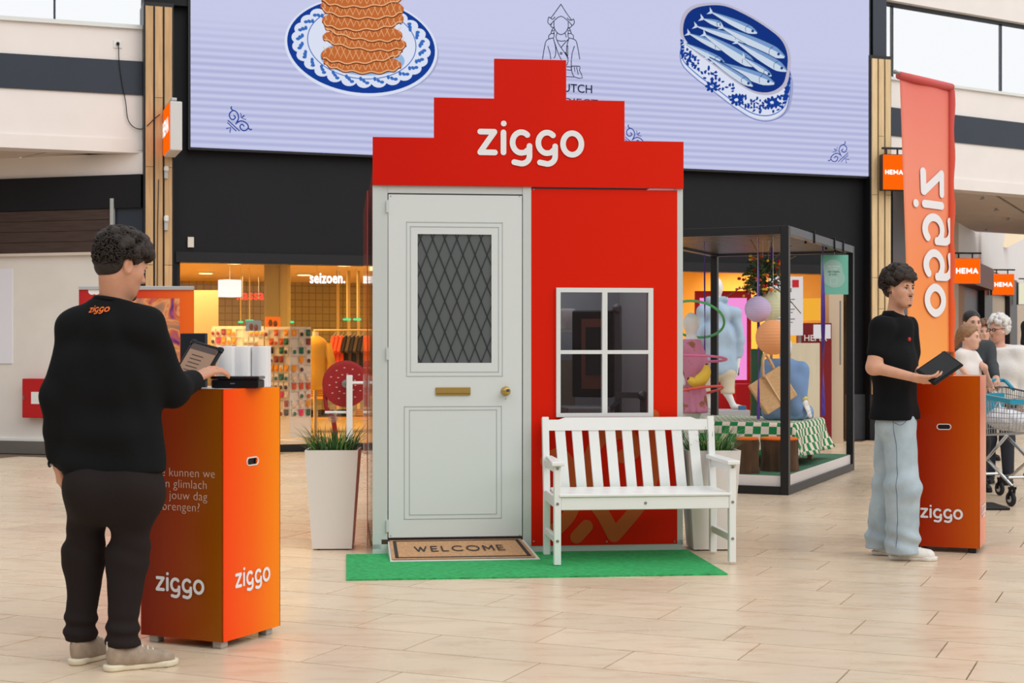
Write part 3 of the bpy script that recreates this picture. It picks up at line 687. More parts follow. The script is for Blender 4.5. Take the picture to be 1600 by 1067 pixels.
MB().box((.2, 0, .03), (.48, .3, .05)).build('trolley_base', M_caseedge, fc)
ch = thing('padded_chair', 'beige padded chair back inside the booth', 'chair', inside(889, 11.28), HA+.3)
MB().box((0, 0, .46), (.4, .4, .06), ch=.02).build('seat', mat('beige_pad', (150, 138, 122), .8), ch); MB().box((-.03, .17, .86), (.3, .06, .6), ch=.025).build('backrest', MATS['beige_pad'], ch)
for x in (-.17, .17):
    for y in (-.17, .17): MB().tube([(x, y, 0), (x*.9, y*.9, .44)], .014).build('leg', M_caseedge, ch)
bx = thing('storage_crate', 'clear plastic crate stack inside the booth window', 'crate', inside(914, 10.25), HA)
MB().box((0, 0, .4), (.28, .3, .8), ch=.01).build('crate_body', mat('grey_crate', (96, 94, 96), .4), bx); MB().box((0, 0, .83), (.3, .32, .05), ch=.01).build('crate_lid', mat('crate_lid', (140, 138, 138), .4), bx)
shf = thing('wall_shelf', 'small grey wall shelf inside the booth window', 'shelf', inside(884, 11.52, 1.46), HA); MB().box((0, 0, 0), (.4, .2, .025)).build('board', M_frame, shf)
for q in (-.14, .14): MB().beam((q, .08, -.0125), (q, .08, -.1), .02, .02).build('bracket', M_caseedge, shf)
tag(MB().lathe([(.05, 0), (.06, .02), (.065, .14), (.05, .16), (.045, .16)], inside(887, 11.5, 1.473), 18).build('white_jar', mat('jar_white', (200, 200, 200), .4), smooth=True), 'white round jar on the shelf inside the booth', 'jar')
# ------------------------------------------------------------------ turf mat, doormat ramp
q = [G(541, 907.5), G(1137, 898.5), G(1080, 860), G(541, 868)]
q[2] = q[1]+(q[3]-q[0])*1.0; q = [p+V(0, 0, 0) for p in q]
def turfmat():
    m = mat('green_turf', (52, 172, 98), .9, var=.4, scale=30, bump=.5, bscale=220, coords='World', stretch=(1, 3, 1)); return m
tag(MB().poly([(p[0], p[1], .0005) for p in q], (0, 0, .009)).build('turf_mat', turfmat()), 'bright green artificial turf mat under the booth front', 'mat')
M_coir = mat('coir', (196, 152, 112), .95, var=.16, scale=60, bump=.5, bscale=260)
dm = thing('welcome_doormat', 'brown coir doormat with WELCOME leaning on the booth doorstep', 'doormat', Hw(0, 0, 0), HA)
xa, xb = X(606), X(818); zt = .088; yb = -.375
P3 = lambda x, s, off=0: (x+(.055*(x-xa)/(xb-xa)+.004)*(1-s), yb*(1-s)-.004, .012+(zt-.012)*s+off)
MB().add([P3(xa, 0), P3(xb, 0), P3(xb, 1), P3(xa, 1)]+[(p[0], p[1], .0098) for p in (P3(xa, 0), P3(xb, 0), P3(xb, 1), P3(xa, 1))], [(0, 1, 2, 3), (7, 6, 5, 4), (0, 4, 5, 1), (1, 5, 6, 2), (2, 6, 7, 3), (3, 7, 4, 0)]).build('ramp', mat('white_ramp', (222, 216, 210), .5), dm)
def mq(x0, x1, s0, s1, off, m, name, par):
    w = xb-xa; f = lambda a: xa+a*w
    return MB().add([P3(f(x0), s0, off), P3(f(x1), s0, off), P3(f(x1), s1, off), P3(f(x0), s1, off)]+[P3(f(x0), s0, off-.004), P3(f(x1), s0, off-.004), P3(f(x1), s1, off-.004), P3(f(x0), s1, off-.004)], [(0, 1, 2, 3), (0, 4, 5, 1), (1, 5, 6, 2), (2, 6, 7, 3), (3, 7, 4, 0)]).build(name, m, par)
coir = mq(.012, .975, .05, .985, .008, M_coir, 'coir_mat', dm)
M_mink = mat('mat_black', (56, 52, 52), .9)
for q in ((.035, .058, .09, .94), (.928, .952, .09, .94), (.035, .952, .09, .125), (.035, .952, .915, .94)): mq(*q, .0105, M_mink, 'border_stripe', coir)
t = stroke_caps('WELCOME', .13, .3); mbx = MB(); xs_ = [p[0] for p in t[0]]; wd_ = max(xs_)-min(xs_)
mbx.add([P3(xa+(xb-xa)*(.49+q[0]/wd_*.63), .37+q[1]*.27, .0112+q[2]*.0002) for q in t[0]], t[1]); mbx.build('lettering', M_mink, coir)
# ------------------------------------------------------------------ garden bench
M_bench = mat('white_painted_wood', (236, 238, 236), .38, var=.015, scale=5)
BA = math.radians(6.2); BO = G(870.5, 885.7)
bench = thing('garden_bench', 'white slatted garden bench in front of the red panel', 'bench', BO, BA)
bl = 1.086; bd = .487
def bb(name, x0, x1, y0, y1, z0, z1, par=bench, ch=.004): return MB().box(((x0+x1)/2, (y0+y1)/2, (z0+z1)/2), (x1-x0, y1-y0, z1-z0), ch=ch).build(name, M_bench, par)
def slant(y, z): return bd+(z-.40)*.16 if z > .40 else bd     # backrest lean
lt = .043
for x in (0, bl):
    bb('leg', x-lt/2, x+lt/2, -lt/2, lt/2, .012, .615)                       # front legs
    MB().beam((x, bd, .010), (x, bd, .42), lt, lt, (0, 1, 0), .003).beam((x, bd, .40), (x, slant(0, .885), .885), lt, lt, (0, 1, 0), .003).build('back_leg', M_bench, bench)
    bb('side_stretcher', x-.014, x+.014, lt/2, bd-lt/2, .14, .185); bb('side_rail', x-.014, x+.014, lt/2, bd-lt/2, .355, .425)
    s = -1 if x == 0 else 1
    arm = MB().poly([(x-.04, -.05, .615), (x+.04, -.05, .615), (x+.04, bd+.03, .615), (x-.02*s-.02, bd+.03, .615)], (0, 0, .026)).build('armrest', M_bench, bench, bevel=.006)
    bb('arm_rail', x-.014, x+.014, lt/2, bd, .57, .615)
    for z in (.6, .385, .16): MB().lathe([(.009, 0), (.009, .004), (.004, .005)], (x, -lt/2, z), 10, RY.T).build('bolt', M_steel, bench)
bb('front_rail', lt/2, bl-lt/2, -.018, .012, .345, .425); MB().lathe([(.009, 0), (.009, .004), (.004, .005)], (bl/2, -.018, .385), 10, RY.T).build('bolt', M_steel, bench)
for k in range(5): bb('seat_slat', -.01+(.02 if k < 4 else .03), bl+.01-(.02 if k < 4 else .03), -.03+k*.098, -.03+k*.098+.088, .425, .443)
ytop = slant(0, .80)
# top rail with eased shoulders
tr = [(lt/2, .80), (bl-lt/2, .80), (bl-lt/2, .868), (bl-.09, .868), (bl-.13, .882), (.13, .882), (.09, .868), (lt/2, .868)]
MB().poly([(x, slant(0, z)-.014, z) for x, z in tr], (0, .028, 0)).build('top_rail', M_bench, bench)
n = 9; gap = (bl-lt)/(n)
for k in range(n):
    xc = lt/2+.03+(k+.5)*(bl-lt-.06)/n
    a = (xc+.012, slant(0, .43)-.0, .43); b = (xc-.012, slant(0, .805), .805)
    MB().beam(a, b, .066, .016, (0, 1, 0), .003).build('back_slat', M_bench, bench)
# ------------------------------------------------------------------ tapered planters with grass
M_pot = mat('white_planter', (232, 226, 220), .45); M_soil = mat('potting_soil', (46, 38, 30), .95)
M_grass = [mat('grass_green', (66, 116, 52), .6, var=.25, scale=3), mat('grass_light', (116, 158, 78), .6), mat('grass_deep', (44, 84, 44), .6)]
def planter(u, v, label, gl, seed):
    c = G(u, v); c = c+V(0, .15, 0)
    t = thing('planter', label, 'planter', c, math.radians(2 if u < 800 else 4), 'white tapered planters beside the booth'); a, b, h = .13, .175, .66
    mb = MB(); w = .012
    vs = [(sx*r, sy*r, z) for (r, z) in ((a, .008), (b, h), (b-w, h), (b-w-.01, h-.05)) for sx, sy in ((-1, -1), (1, -1), (1, 1), (-1, 1))]
    fs = [(3, 2, 1, 0)]+[(4*l+k, 4*l+(k+1) % 4, 4*l+4+(k+1) % 4, 4*l+4+k) for l in range(3) for k in range(4)]
    mb.add(vs, fs).build('pot', M_pot, t); MB().box((0, 0, h-.06), (2*b-.05, 2*b-.05, .03)).build('soil', M_soil, t)
    for sx in (-.09, .09): MB().box((sx, -.09, .004), (.02, .02, .008)).build('foot', M_black, t)
    r = random.Random(seed); g = thing('potted_grass', gl, 'plant', c+V(0, 0, h-.045), 0, 'grass tufts in the planters')
    for q in range(3):
        mb = MB()
        for k in range(90):
            x, y = r.uniform(-.14, .14), r.uniform(-.14, .14); an = math.atan2(y, x)+r.uniform(-.6, .6); L_ = r.uniform(.11, .27); out = r.uniform(.3, 1.2)*(.6+3.2*math.hypot(x, y)); w = r.uniform(.004, .008)
            dx, dy = math.cos(an), math.sin(an); px, py = -dy, dx; P = []
            for s in np.linspace(0, 1, 5):
                e = out*L_*s**1.6; z = L_*(s-.35*out*s*s); ww = w*(1-s*.92); P.append(((x+dx*e-px*ww, y+dy*e-py*ww, z), (x+dx*e+px*ww, y+dy*e+py*ww, z)))
            vs = [p for q2 in P for p in q2]; mb.add(vs, [(2*i, 2*i+1, 2*i+3, 2*i+2) for i in range(4)])
        tag(mb.build('grass_blades', M_grass[q], g), kind='stuff')
planter(517, 860, 'white tapered planter left of the booth door', 'spiky green grass growing in the planter left of the door', 3)
planter(1113, 861, 'white tapered planter behind the bench right end', 'spiky green grass growing in the planter behind the bench', 5)
# ------------------------------------------------------------------ orange sample counters
M_ctop = mat('counter_top_white', (222, 216, 214), .35)
def kiosk(label, corner, ang, stops_front, stops_side, foot, tx=None):
    """near corner at the origin; +x to the right-back, front face runs to -x"""
    t = thing('promotion_counter', label, 'counter', corner, ang, 'orange promotion counters'); w = .45; z0, z1 = .034, 1.15
    nm = label.split()[0]
    # local frame: side face along +y' (depth), front face along -x'
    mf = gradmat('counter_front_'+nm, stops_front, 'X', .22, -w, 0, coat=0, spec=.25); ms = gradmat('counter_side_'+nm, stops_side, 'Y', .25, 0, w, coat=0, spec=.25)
    slot = (.17, .28); zs0, zs1 = .80, .835
    def plate(ax, m, name, hole):
        mb = MB(); c0, c1 = w/2-.035, w/2+.035
        cells = [(0, w, z0, zs0), (0, w, zs1, z1), (0, c0, zs0, zs1), (c1, w, zs0, zs1)] if hole else [(0, w, z0, z1)]
        for a, b, c, d in cells:
            if ax == 'x0': mb.box((-(a+b)/2, .003, (c+d)/2), (b-a, .006, d-c))
            if ax == 'x1': mb.box((-(a+b)/2, w-.003, (c+d)/2), (b-a, .006, d-c))
            if ax == 'y0': mb.box((-.003, (a+b)/2, (c+d)/2), (.006, b-a, d-c))
            if ax == 'y1': mb.box((-w+.003, (a+b)/2, (c+d)/2), (.006, b-a, d-c))
        return mb.build(name, m, t)
    holes = tx['holes']
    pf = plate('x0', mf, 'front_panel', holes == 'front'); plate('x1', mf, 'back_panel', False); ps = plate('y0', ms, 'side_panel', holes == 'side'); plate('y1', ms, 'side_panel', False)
    ring = [(.035*(1 if abs(math.cos(q)) > 0 else 0)*0+.018*math.cos(q)+(.026 if math.cos(q) >= 0 else -.026), .0175*math.sin(q)) for q in np.linspace(0, 2*math.pi, 24, endpoint=False)]
    zc = (zs0+zs1)/2
    if holes == 'front':
        MB().tube([(-w/2+a, -.001, zc+b) for a, b in ring], .0035, 6, True).build('hand_slot_rim', M_ctop, pf); MB().box((-w/2, .05, zc), (.12, .08, .09)).build('slot_inside', M_black, pf)
    else:
        MB().tube([(.001, w/2+a, zc+b) for a, b in ring], .0035, 6, True).build('hand_slot_rim', M_ctop, ps); MB().box((-.05, w/2, zc), (.08, .12, .09)).build('slot_inside', M_black, ps)
    MB().box((-w/2, w/2, z1-.006), (w-.012, w-.012, .01)).build('counter_top', M_ctop if holes == 'side' else mat('counter_top_orange', (226, 150, 110), .4), t)
    for x in (-.05, -w+.05):
        for y in (.05, w-.05): MB().box((x, y, z0/2), (.05, .05, z0), ch=.004).build('foot', foot, t)
    # lettering
    lf = Plane((-w, 0, 0), (1, 0, 0)); k = tx['fs']/4.17; p = Print(lf, .0015); p.raw(*put2(WM, tx['fx'], tx['fz'], k, k)); p.build('wordmark', M_wm, pf)
    ls = Plane((0, 0, 0), (0, 1, 0)); k = tx['ss']/4.17; p = Print(ls, .0015); p.raw(*put2(WM, tx['sx'], tx['sz'], k, k)); p.build('wordmark', M_wm, ps)
    for (s, z) in tx.get('lines', []):
        p = Print(lf, .0015); p.raw(*put2(text2(s, .056, -.0008, 'CENTER', spacing=1.03), w*.5, z, 1, 1)); p.build('lettering', mat('pale_lettering', (226, 196, 178), .5), pf)
    return t
kl = kiosk('nearer orange counter carrying white routers, a man writes at it', (-1.273, 6.62, 0), math.radians(-25), [(0, (120, 22, 2)), (.45, (150, 52, 2)), (1, (150, 84, 4))], [(0, (250, 66, 0)), (.5, (250, 100, 0)), (1, (252, 140, 0))], mat('grey_foot', (190, 186, 182), .5),  # printed gradients; front stops darkened to paint in its shaded side
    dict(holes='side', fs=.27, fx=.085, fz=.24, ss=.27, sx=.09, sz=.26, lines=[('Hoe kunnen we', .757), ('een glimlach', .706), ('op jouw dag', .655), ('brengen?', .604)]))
kr = kiosk('farther orange counter beside the man in pale jeans', (3.024, 9.72, 0), math.radians(-22.3), [(0, (150, 22, 0)), (.5, (180, 54, 0)), (1, (200, 88, 2))], [(0, (232, 110, 70)), (1, (238, 150, 110))], M_black,  # side stops turned pinkish, painting reflections into the printed gradient
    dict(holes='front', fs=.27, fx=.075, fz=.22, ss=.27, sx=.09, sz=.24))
def KL(x, y, z): c, s = math.cos(math.radians(-25)), math.sin(math.radians(-25)); return V(-1.273+c*x-s*y, 6.62+s*x+c*y, z)
def KR(x, y, z): c, s = math.cos(math.radians(-22.3)), math.sin(math.radians(-22.3)); return V(3.024+c*x-s*y, 9.72+s*x+c*y, z)
# devices on the nearer counter
M_router = mat('white_router', (238, 238, 240), .3); M_blk = mat('black_plastic', (20, 20, 23), .4, spec=.25)
names = ['leftmost', 'middle', 'rightmost']
for k, (u, Yd) in enumerate(((354, 6.94), (379.5, 6.98), (408.5, 7.0))):
    p = A(u, 600, Yd); t = thing('white_router', names[k]+' of three white upright routers on the nearer orange counter', 'router', (p[0], p[1], 1.1495), math.radians(-8), 'white routers on the counter')
    w, d, h = .0745, .06, .19; pts = []
    for i in range(13):
        a = math.pi*i/12; pts.append((-w/2+w*i/12, -d/2-.014*math.sin(a)))
    pts += [(w/2, d/2), (-w/2, d/2)]
    MB().poly([(x, y, 0) for x, y in pts], (0, 0, h)).build('router_body', M_router, t, bevel=.003); MB().box((0, d/2+.004, h/2), (w*.7, .008, h*.8)).build('connector_panel', M_blk, t)
p = KL(-.13, .1, 1.15); t = thing('media_box', 'flat black media box lying on the nearer orange counter', 'box', A(372, 605, 6.83)*V(1, 1, 0)+V(0, 0, 1.149), math.radians(-4))
MB().box((0, 0, .02), (.215, .12, .036), ch=.004).build('box_body', M_blk, t); MB().box((.0, 0, .0475), (.222, .126, .015), ch=.005).build('top_shell', mat('gloss_black', (14, 14, 16), .12), t); MB().box((-.01, -.0605, .022), (.02, .002, .005)).build('logo_mark', M_steel, t)
MB().box((0, 0, .001), (.19, .1, .002)).build('rubber_feet', M_black, t)
p = A(303, 560, 6.98); t = thing('dark_display_stand', 'dark upright display block behind the tablet on the nearer counter', 'display stand', (p[0], p[1], 1.1495), math.radians(-12))
MB().box((0, 0, .125), (.125, .03, .25), ch=.003).build('front_board', mat('dark_slate_board', (30, 34, 42), .4), t); MB().box((-.045, .03, .12), (.035, .05, .24), ch=.003).build('side_block', M_blk, t)
# tablet leaning on the counter
p0 = A(296, 607, 6.66); t = thing('counter_tablet', 'black cased tablet under the hand of the man at the nearer counter', 'tablet', (p0[0], p0[1], 1.1505), math.radians(-18)); t.rotation_euler = (math.radians(-34), math.radians(14), math.radians(-20))
t.location = (p0[0]-.03, p0[1]+.03, 1.168)
w, h = .165, .225
MB().box((0, .006, h/2), (w, .014, h), ch=.005).build('tablet_case', M_blk, t); MB().box((0, -.0025, h/2), (w-.03, .004, h-.035)).build('tablet_screen', mat('warm_screen', (150, 118, 96), .15, emit=.12), t)
q = Print(Plane((-w/2, 0, 0), (1, 0, 0)), .0055)
for k in range(6): q.fill([(.04, .05+k*.02), (.1, .05+k*.02), (.1, .053+k*.02), (.04, .053+k*.02)])
q.build('screen_text', M_mink, t); q = Print(Plane((-w/2, 0, 0), (1, 0, 0)), .0053); q.fill([(.016, .178), (w-.016, .178), (w-.016, .207), (.016, .207)]); q.build('screen_bar', mat('screen_bar', (78, 62, 58), .2), t)
for sx in (-1, 1): MB().box((sx*(w/2-.012), .004, h-.012), (.03, .02, .03), ch=.006).build('corner_bumper', M_blk, t)
MB().beam((0, .02, .16), (0, .1, .01), .05, .006, (1, 0, 0)).build('stand_flap', M_blk, t)
# item standing on the farther counter
t = thing('copper_frame', 'small copper framed display standing on the farther orange counter', 'frame', KR(-.22, .17, 1.1495), math.radians(-60))
MB().box((0, 0, .08), (.09, .022, .16), ch=.003).build('frame_body', mat('copper_frame', (170, 92, 44), .35, metal=.4), t); MB().box((0, -.012, .082), (.07, .004, .13)).build('frame_glass', mat('frame_glass', (70, 60, 56), .1), t)
# ------------------------------------------------------------------ beach flag
FY = 12.3; fl = thing('beach_flag', 'tall coral to orange fabric beach flag behind the farther counter', 'flag', (3.64, FY, 0), 0)
M_flag = gradmat('flag_print_backlit', [(0, (252, 176, 84)), (.35, (250, 148, 82)), (.7, (246, 146, 122)), (1, (236, 122, 112))], 'Z', .65, .9, 3.6)  # print gradient, lightened to paint in daylight glowing through the cloth
nx, nz = 14, 40; ZT, ZB = 3.514, .95
def fpt(s, z, off=0):      # s: 0 free edge (nearer) .. 1 pole
    Yd = FY+.25-.5*(1-s); r = (ZT-z)/(ZT-ZB); v = HY-(z-CH)/Yd*F
    ul = 1406+16*r; u = ul+(1482-ul)*s
    w = .012*math.sin(s*5.5+r*2.6)*math.sin(math.pi*min(1, s*1.15))+.004*math.sin(s*15-r*4)*r
    return np.array(((u-CX)/F*Yd-3.64+(off-w)*.72, Yd-FY-(off-w)*.69, z))
vs = [fpt(i/nx, ZT-(ZT-ZB)*j/nz) for j in range(nz+1) for i in range(nx+1)]
fs = [(j*(nx+1)+i, (j+1)*(nx+1)+i, (j+1)*(nx+1)+i+1, j*(nx+1)+i+1) for j in range(nz) for i in range(nx)]
cloth = MB().add(vs, fs).build('flag_cloth', M_flag, fl, smooth=True); so = cloth.modifiers.new('thick', 'SOLIDIFY'); so.thickness = .003; so.offset = 0
vs = []
for j in range(nz+1):
    z = ZT-.03-(ZT-ZB-.03)*j/nz; a0 = fpt(1, z)
    for k in range(8): vs.append(a0+V(.026+.03*math.cos(k*math.pi/4), .012+.022*math.sin(k*math.pi/4), .0)*(1+.12*math.sin(j*.9+k)))
hem = MB().add(vs, [(j*8+i, (j+1)*8+i, (j+1)*8+(i+1) % 8, j*8+(i+1) % 8) for j in range(nz) for i in range(8)]).build('pole_sleeve', gradmat('flag_sleeve', [(0, (238, 104, 30)), (.6, (226, 84, 50)), (1, (206, 84, 84))], 'Z', .65, .9, 3.6), fl, smooth=True)
xp = fpt(1, 2)[0]+.026; yp = fpt(1, 2)[1]+.012; tl = fpt(0, ZT)
MB().tube([(xp, yp, .03), (xp, yp, ZT-.02), (xp-.02, yp-.02, ZT+.012), (tl[0]-.05, tl[1]-.05, ZT+.02)], .012).ball((tl[0]-.05, tl[1]-.05, ZT+.02), .018).build('pole', M_steel, fl, smooth=True)
a0 = fpt(0, ZT); a1 = fpt(1, ZT); MB().tube([a0+V(-.01, -.01, .0), (a0+a1)/2+V(0, 0, .0), a1+V(.03, .02, -.005)], .032, 10).build('top_sleeve', mat('flag_top_sleeve', (214, 92, 90), .65), fl, smooth=True)
MB().box((xp+.12, yp, .012), (.6, .45, .02), ch=.004).build('base_plate', M_black, fl); MB().tube([(xp, yp, .02), (xp, yp, .2)], .02).build('pole_socket', M_black, fl)
# mirrored wordmark seen from the back, running down the cloth
def flagpt(a, b, l=0): return fpt((1473-34*b-1414)/(1482-1414), CH+(HY-(262+a*56))/F*12.3, .010+l*.0005)
vs2 = WM[0]; vs3 = []; fs3 = []
for q in WM[1]:
    n0 = len(vs3); P = [np.array(vs2[i]) for i in q]
    if len(P) == 4 and max(np.linalg.norm(P[1]-P[2]), np.linalg.norm(P[0]-P[3])) > .3:
        m_ = 6
        for i in range(m_+1): vs3 += [P[0]*(1-i/m_)+P[3]*i/m_, P[1]*(1-i/m_)+P[2]*i/m_]
        fs3 += [(n0+2*i, n0+2*i+1, n0+2*i+3, n0+2*i+2) for i in range(m_)]
    else: vs3 += P; fs3.append(tuple(range(n0, n0+len(P))))
MB().add([flagpt(*q) for q in vs3], fs3).build('wordmark', mat('flag_white', (240, 238, 242), .6), cloth)
# ------------------------------------------------------------------ small fixtures
tag(wallbox(Lp, -.6, lu(20), Lp.uv(10, 568)[1], Lp.uv(10, 420)[1], .0, .012).build('white_notice', mat('paper_white', (232, 232, 240), .5)), 'blank white notice panel on the left wall', 'notice')
rb = thing('hose_cabinet', 'red hose cabinet low on the left wall', 'cabinet', Lp.p(lu(64), Lp.uv(60, 652)[1], .001), math.atan2(-.55, 1.89))
MB().box((0, -.07, .245), (.36, .14, .49), ch=.008).build('cabinet_body', mat('signal_red', (186, 24, 26), .4), rb); MB().box((.03, -.142, .25), (.15, .004, .15)).build('pictogram_plate', mat('plate_white', (232, 230, 228), .5), rb); MB().box((-.15, -.146, .25), (.015, .012, .05)).build('latch', M_steel, rb)
# socket and cable
so_ = W.p(*W.uv(184, 69)); t = thing('wall_socket', 'white wall socket with black plug high on the left fascia', 'socket', so_+W.n*.0, WA)
MB().box((0, -.006, 0), (.1, .012, .1), ch=.003).build('socket_plate', mat('socket_white', (238, 236, 232), .4), t); MB().lathe([(.02, 0), (.02, .03), (.01, .045)], (0, -.012, 0), 12, RY.T).build('plug', M_blk, t)
P = [W.p(*W.uv(u, v), .03+.0*k) for k, (u, v) in enumerate(((185, 71), (186, 100), (191, 135), (196, 160), (199, 185), (206, 197), (216, 202), (224, 201)))]+[W.p(*W.uv(228, 200), .22), W.p(*W.uv(238, 190), .23), W.p(*W.uv(247, 183), .23)]
tag(MB().tube(smoothpath(P, 5), .006, 6).build('power_cable', M_black), 'black power cable looping from the wall socket to the lightbox', 'cable')
M_hema = emat('lightbox_orange', (255, 98, 10), 1.15); M_lett = emat('lightbox_white', (255, 255, 250), 1.3)
def lightbox(label, pl, w, h, dep, txt='HEMA', tsize=.8, casing=M_grey_metal, n=1, face=M_hema, bracket=True, grp='orange lightbox signs'):
    """pl: plane at the sign's lower left front corner"""
    t = thing('lightbox_sign', label, 'sign', pl.o, math.atan2(pl.ex[1], pl.ex[0]), grp)
    MB().box((w/2, dep/2, h/2), (w, dep, h), ch=.006).build('casing', casing, t); f = MB().box((w/2, -.004, h/2), (w*.96, .012, h*.96)).build('lit_face', face, t)
    if txt:
        tt = stroke_caps(txt, .24, .12); xs_ = [p[0] for p in tt[0]]; ys = [p[1] for p in tt[0]]; k = w*tsize/(max(xs_)-min(xs_)); p = Print(Plane((w/2, 0, 0), (1, 0, 0)), .012); p.raw(*put2(tt, 0, h/2-max(ys)*k/2, k, k)); p.build('lettering', M_lett, f)
    if bracket:
        MB().beam((w*.05, dep/2, h+.09), (w*.95+.06, dep/2, h+.09), .03, .03).beam((w*.25, dep/2, h), (w*.25, dep/2, h+.09), .02, .02).beam((w*.75, dep/2, h), (w*.75, dep/2, h+.09), .02, .02).build('bracket', M_black, t)
    return t
# left: box on the wooden pillar, its printed face turned to the left
t = thing('lightbox_sign', 'orange lightbox with pale side on the left wooden pillar', 'sign', W.p(tu(262), W.uv(262, 249)[1], .21), WA+math.radians(0), 'orange lightbox signs')
hh = W.uv(262, 176)[1]-W.uv(262, 249)[1]; MB().box((.0, -.35, hh/2), (.14, .7, hh), ch=.008).build('casing', mat('pale_casing', (214, 212, 210), .5), t); f = MB().box((-.075, -.35, hh/2), (.012, .66, hh*.94)).build('lit_face', M_hema, t)
tt = stroke_caps('HEMA', .24, .12); p = Print(Plane((-.083, 0, 0), (0, -1, 0)), .0); p.raw(*put2(tt, .35, hh*.38, .17, .19)); p.build('lettering', M_lett, f)
MB().beam((0, -.1, hh), (0, -.1, hh+.05), .03, .03).beam((0, .02, hh+.06), (0, -.5, hh+.06), .06, .03).build('bracket', M_grey_metal, t)
for (v0, v1, nm, lb) in ((262, 282, 'cable_clip', 'grey cable box on the left pillar under the lightbox'), (338, 362, 'door_sensor', 'white sensor with grey bracket on the left wooden pillar')):
    a = W.p(tu(256.5), W.uv(256, v1)[1], .21); t = thing(nm, lb, 'sensor', a, WA); hh = W.uv(256, v0)[1]-W.uv(256, v1)[1]
    MB().box((0, -.01, hh*.35), (.045, .03, hh*.7), ch=.004).build('bracket', M_grey_metal, t); MB().box((0, -.03, hh*.75), (.055, .05, hh*.4), ch=.012).build('sensor_body', M_white_metal, t)
tag(wallbox(W, tu(293), tu(302.5), W.uv(297, 386.5)[1], W.uv(297, 370.5)[1], 0, .03).build('switch_plate', mat('cream_plate', (222, 214, 200), .4)), 'cream switch plate on the dark wall left of the booth', 'switch')
tag(MB().tube([W.p(tu(245), W.uv(245, 283)[1], .215), W.p(tu(243.5), W.uv(243, 355)[1], .215), W.p(tu(242.5), 1.3, .215)], .005, 6).build('pillar_cable', M_black), 'thin dark cable running down the left wooden pillar', 'cable')
# right-hand signs
p = A(1379, 297, 21.6); lightbox('orange lightbox on the right wooden pillar half hidden by the flag', Plane(p, (math.cos(.18), math.sin(.18), 0)), .34, .52, .12, casing=M_black)
p = A(1489, 443, 26.5); lightbox('nearer orange lightbox hanging over the corridor right of the flag', Plane(p, (1, .08, 0)), .5, .45, .12)
p = A(1550, 461, 32.5); lightbox('farther orange lightbox hanging over the corridor', Plane(p, (1, .08, 0)), .5, .46, .12)
p = A(1591, 476, 37.5); lightbox('cream lightbox with green leaf mark at the picture edge', Plane(p, (1, .08, 0)), .75, .56, .12, txt='', face=emat('lightbox_cream', (240, 236, 206), .95))
q = Print(Plane(p+V(.3, -.02, .28), (1, .08, 0)), .01); q.disc((0, 0), .12, .2, .5); q.disc((.12, -.06), .1, .14, -.4); o = q.build('leaf_mark', emat('leaf_green', (120, 190, 110), .9)); tag(o, None)
lw = [x for x in bpy.data.objects if x.get('label', '').startswith('cream lightbox')][0]; rel(o, lw)
# roll-up banner behind the man
rb = thing('roll_up_banner', 'red and orange roll-up banner behind the man at the nearer counter', 'banner', A(213.5, 560, 11.6)*V(1, 1, 0), math.radians(4))
bw = .875; bh = CH+(HY-450)/F*11.6
MB().box((0, 0, .045), (.9, .2, .085), ch=.015).build('base_cassette', M_grey_metal, rb); MB().tube([(0, .03, .05), (0, .03, bh-.01)], .012).build('support_pole', M_steel, rb); MB().box((0, 0, bh), (bw, .03, .03), ch=.004).build('top_rail', M_grey_metal, rb)
bn = MB().box((0, 0, (bh+.07)/2), (bw, .004, bh-.09)).build('banner_sheet', gradmat('banner_print', [(0, (176, 16, 22)), (.5, (214, 50, 10)), (1, (250, 110, 0))], 'X', .5, -bw/2, bw/2), rb)
bp = Plane((0, 0, 0), (1, 0, 0)); px_ = lambda u: (u-213.5)/F*11.6; pz_ = lambda v: CH-(v-HY)/F*11.6
def confmat():
    m = mat('abstract_poster', (180, 90, 120), .4); nt = m.node_tree; L = nt.links.new
    tc = nt.nodes.new('ShaderNodeTexCoord'); n = nt.nodes.new('ShaderNodeTexNoise'); n.inputs['Scale'].default_value = 5.5; n.inputs['Detail'].default_value = 2.5; n.inputs['Distortion'].default_value = 1.2; L(tc.outputs['Object'], n.inputs['Vector'])
    cr = nt.nodes.new('ShaderNodeValToRGB'); e = cr.color_ramp.elements
    for k, c in enumerate(((70, 40, 90), (150, 70, 130), (214, 110, 60), (236, 170, 110), (190, 60, 60), (220, 150, 170), (60, 110, 110))):
        if k > 1: e.new(.5)
        e[k].position = .28+k*.065; e[k].color = (*srgb(*c), 1)
    L(n.outputs['Fac'], cr.inputs[0]); L(cr.outputs[0], nt.nodes['Principled BSDF'].inputs['Base Color']); return m
p = Print(bp, .004); p.fill([(px_(160), pz_(466)), (px_(280), pz_(466)), (px_(280), pz_(600)), (px_(160), pz_(600))]); p.build('poster_print', confmat(), bn)
p = Print(bp, .004); p.disc((px_(145), pz_(455)), .028); p.disc((px_(152), pz_(455)), .028); p.build('white_mark', M_wm, bn)
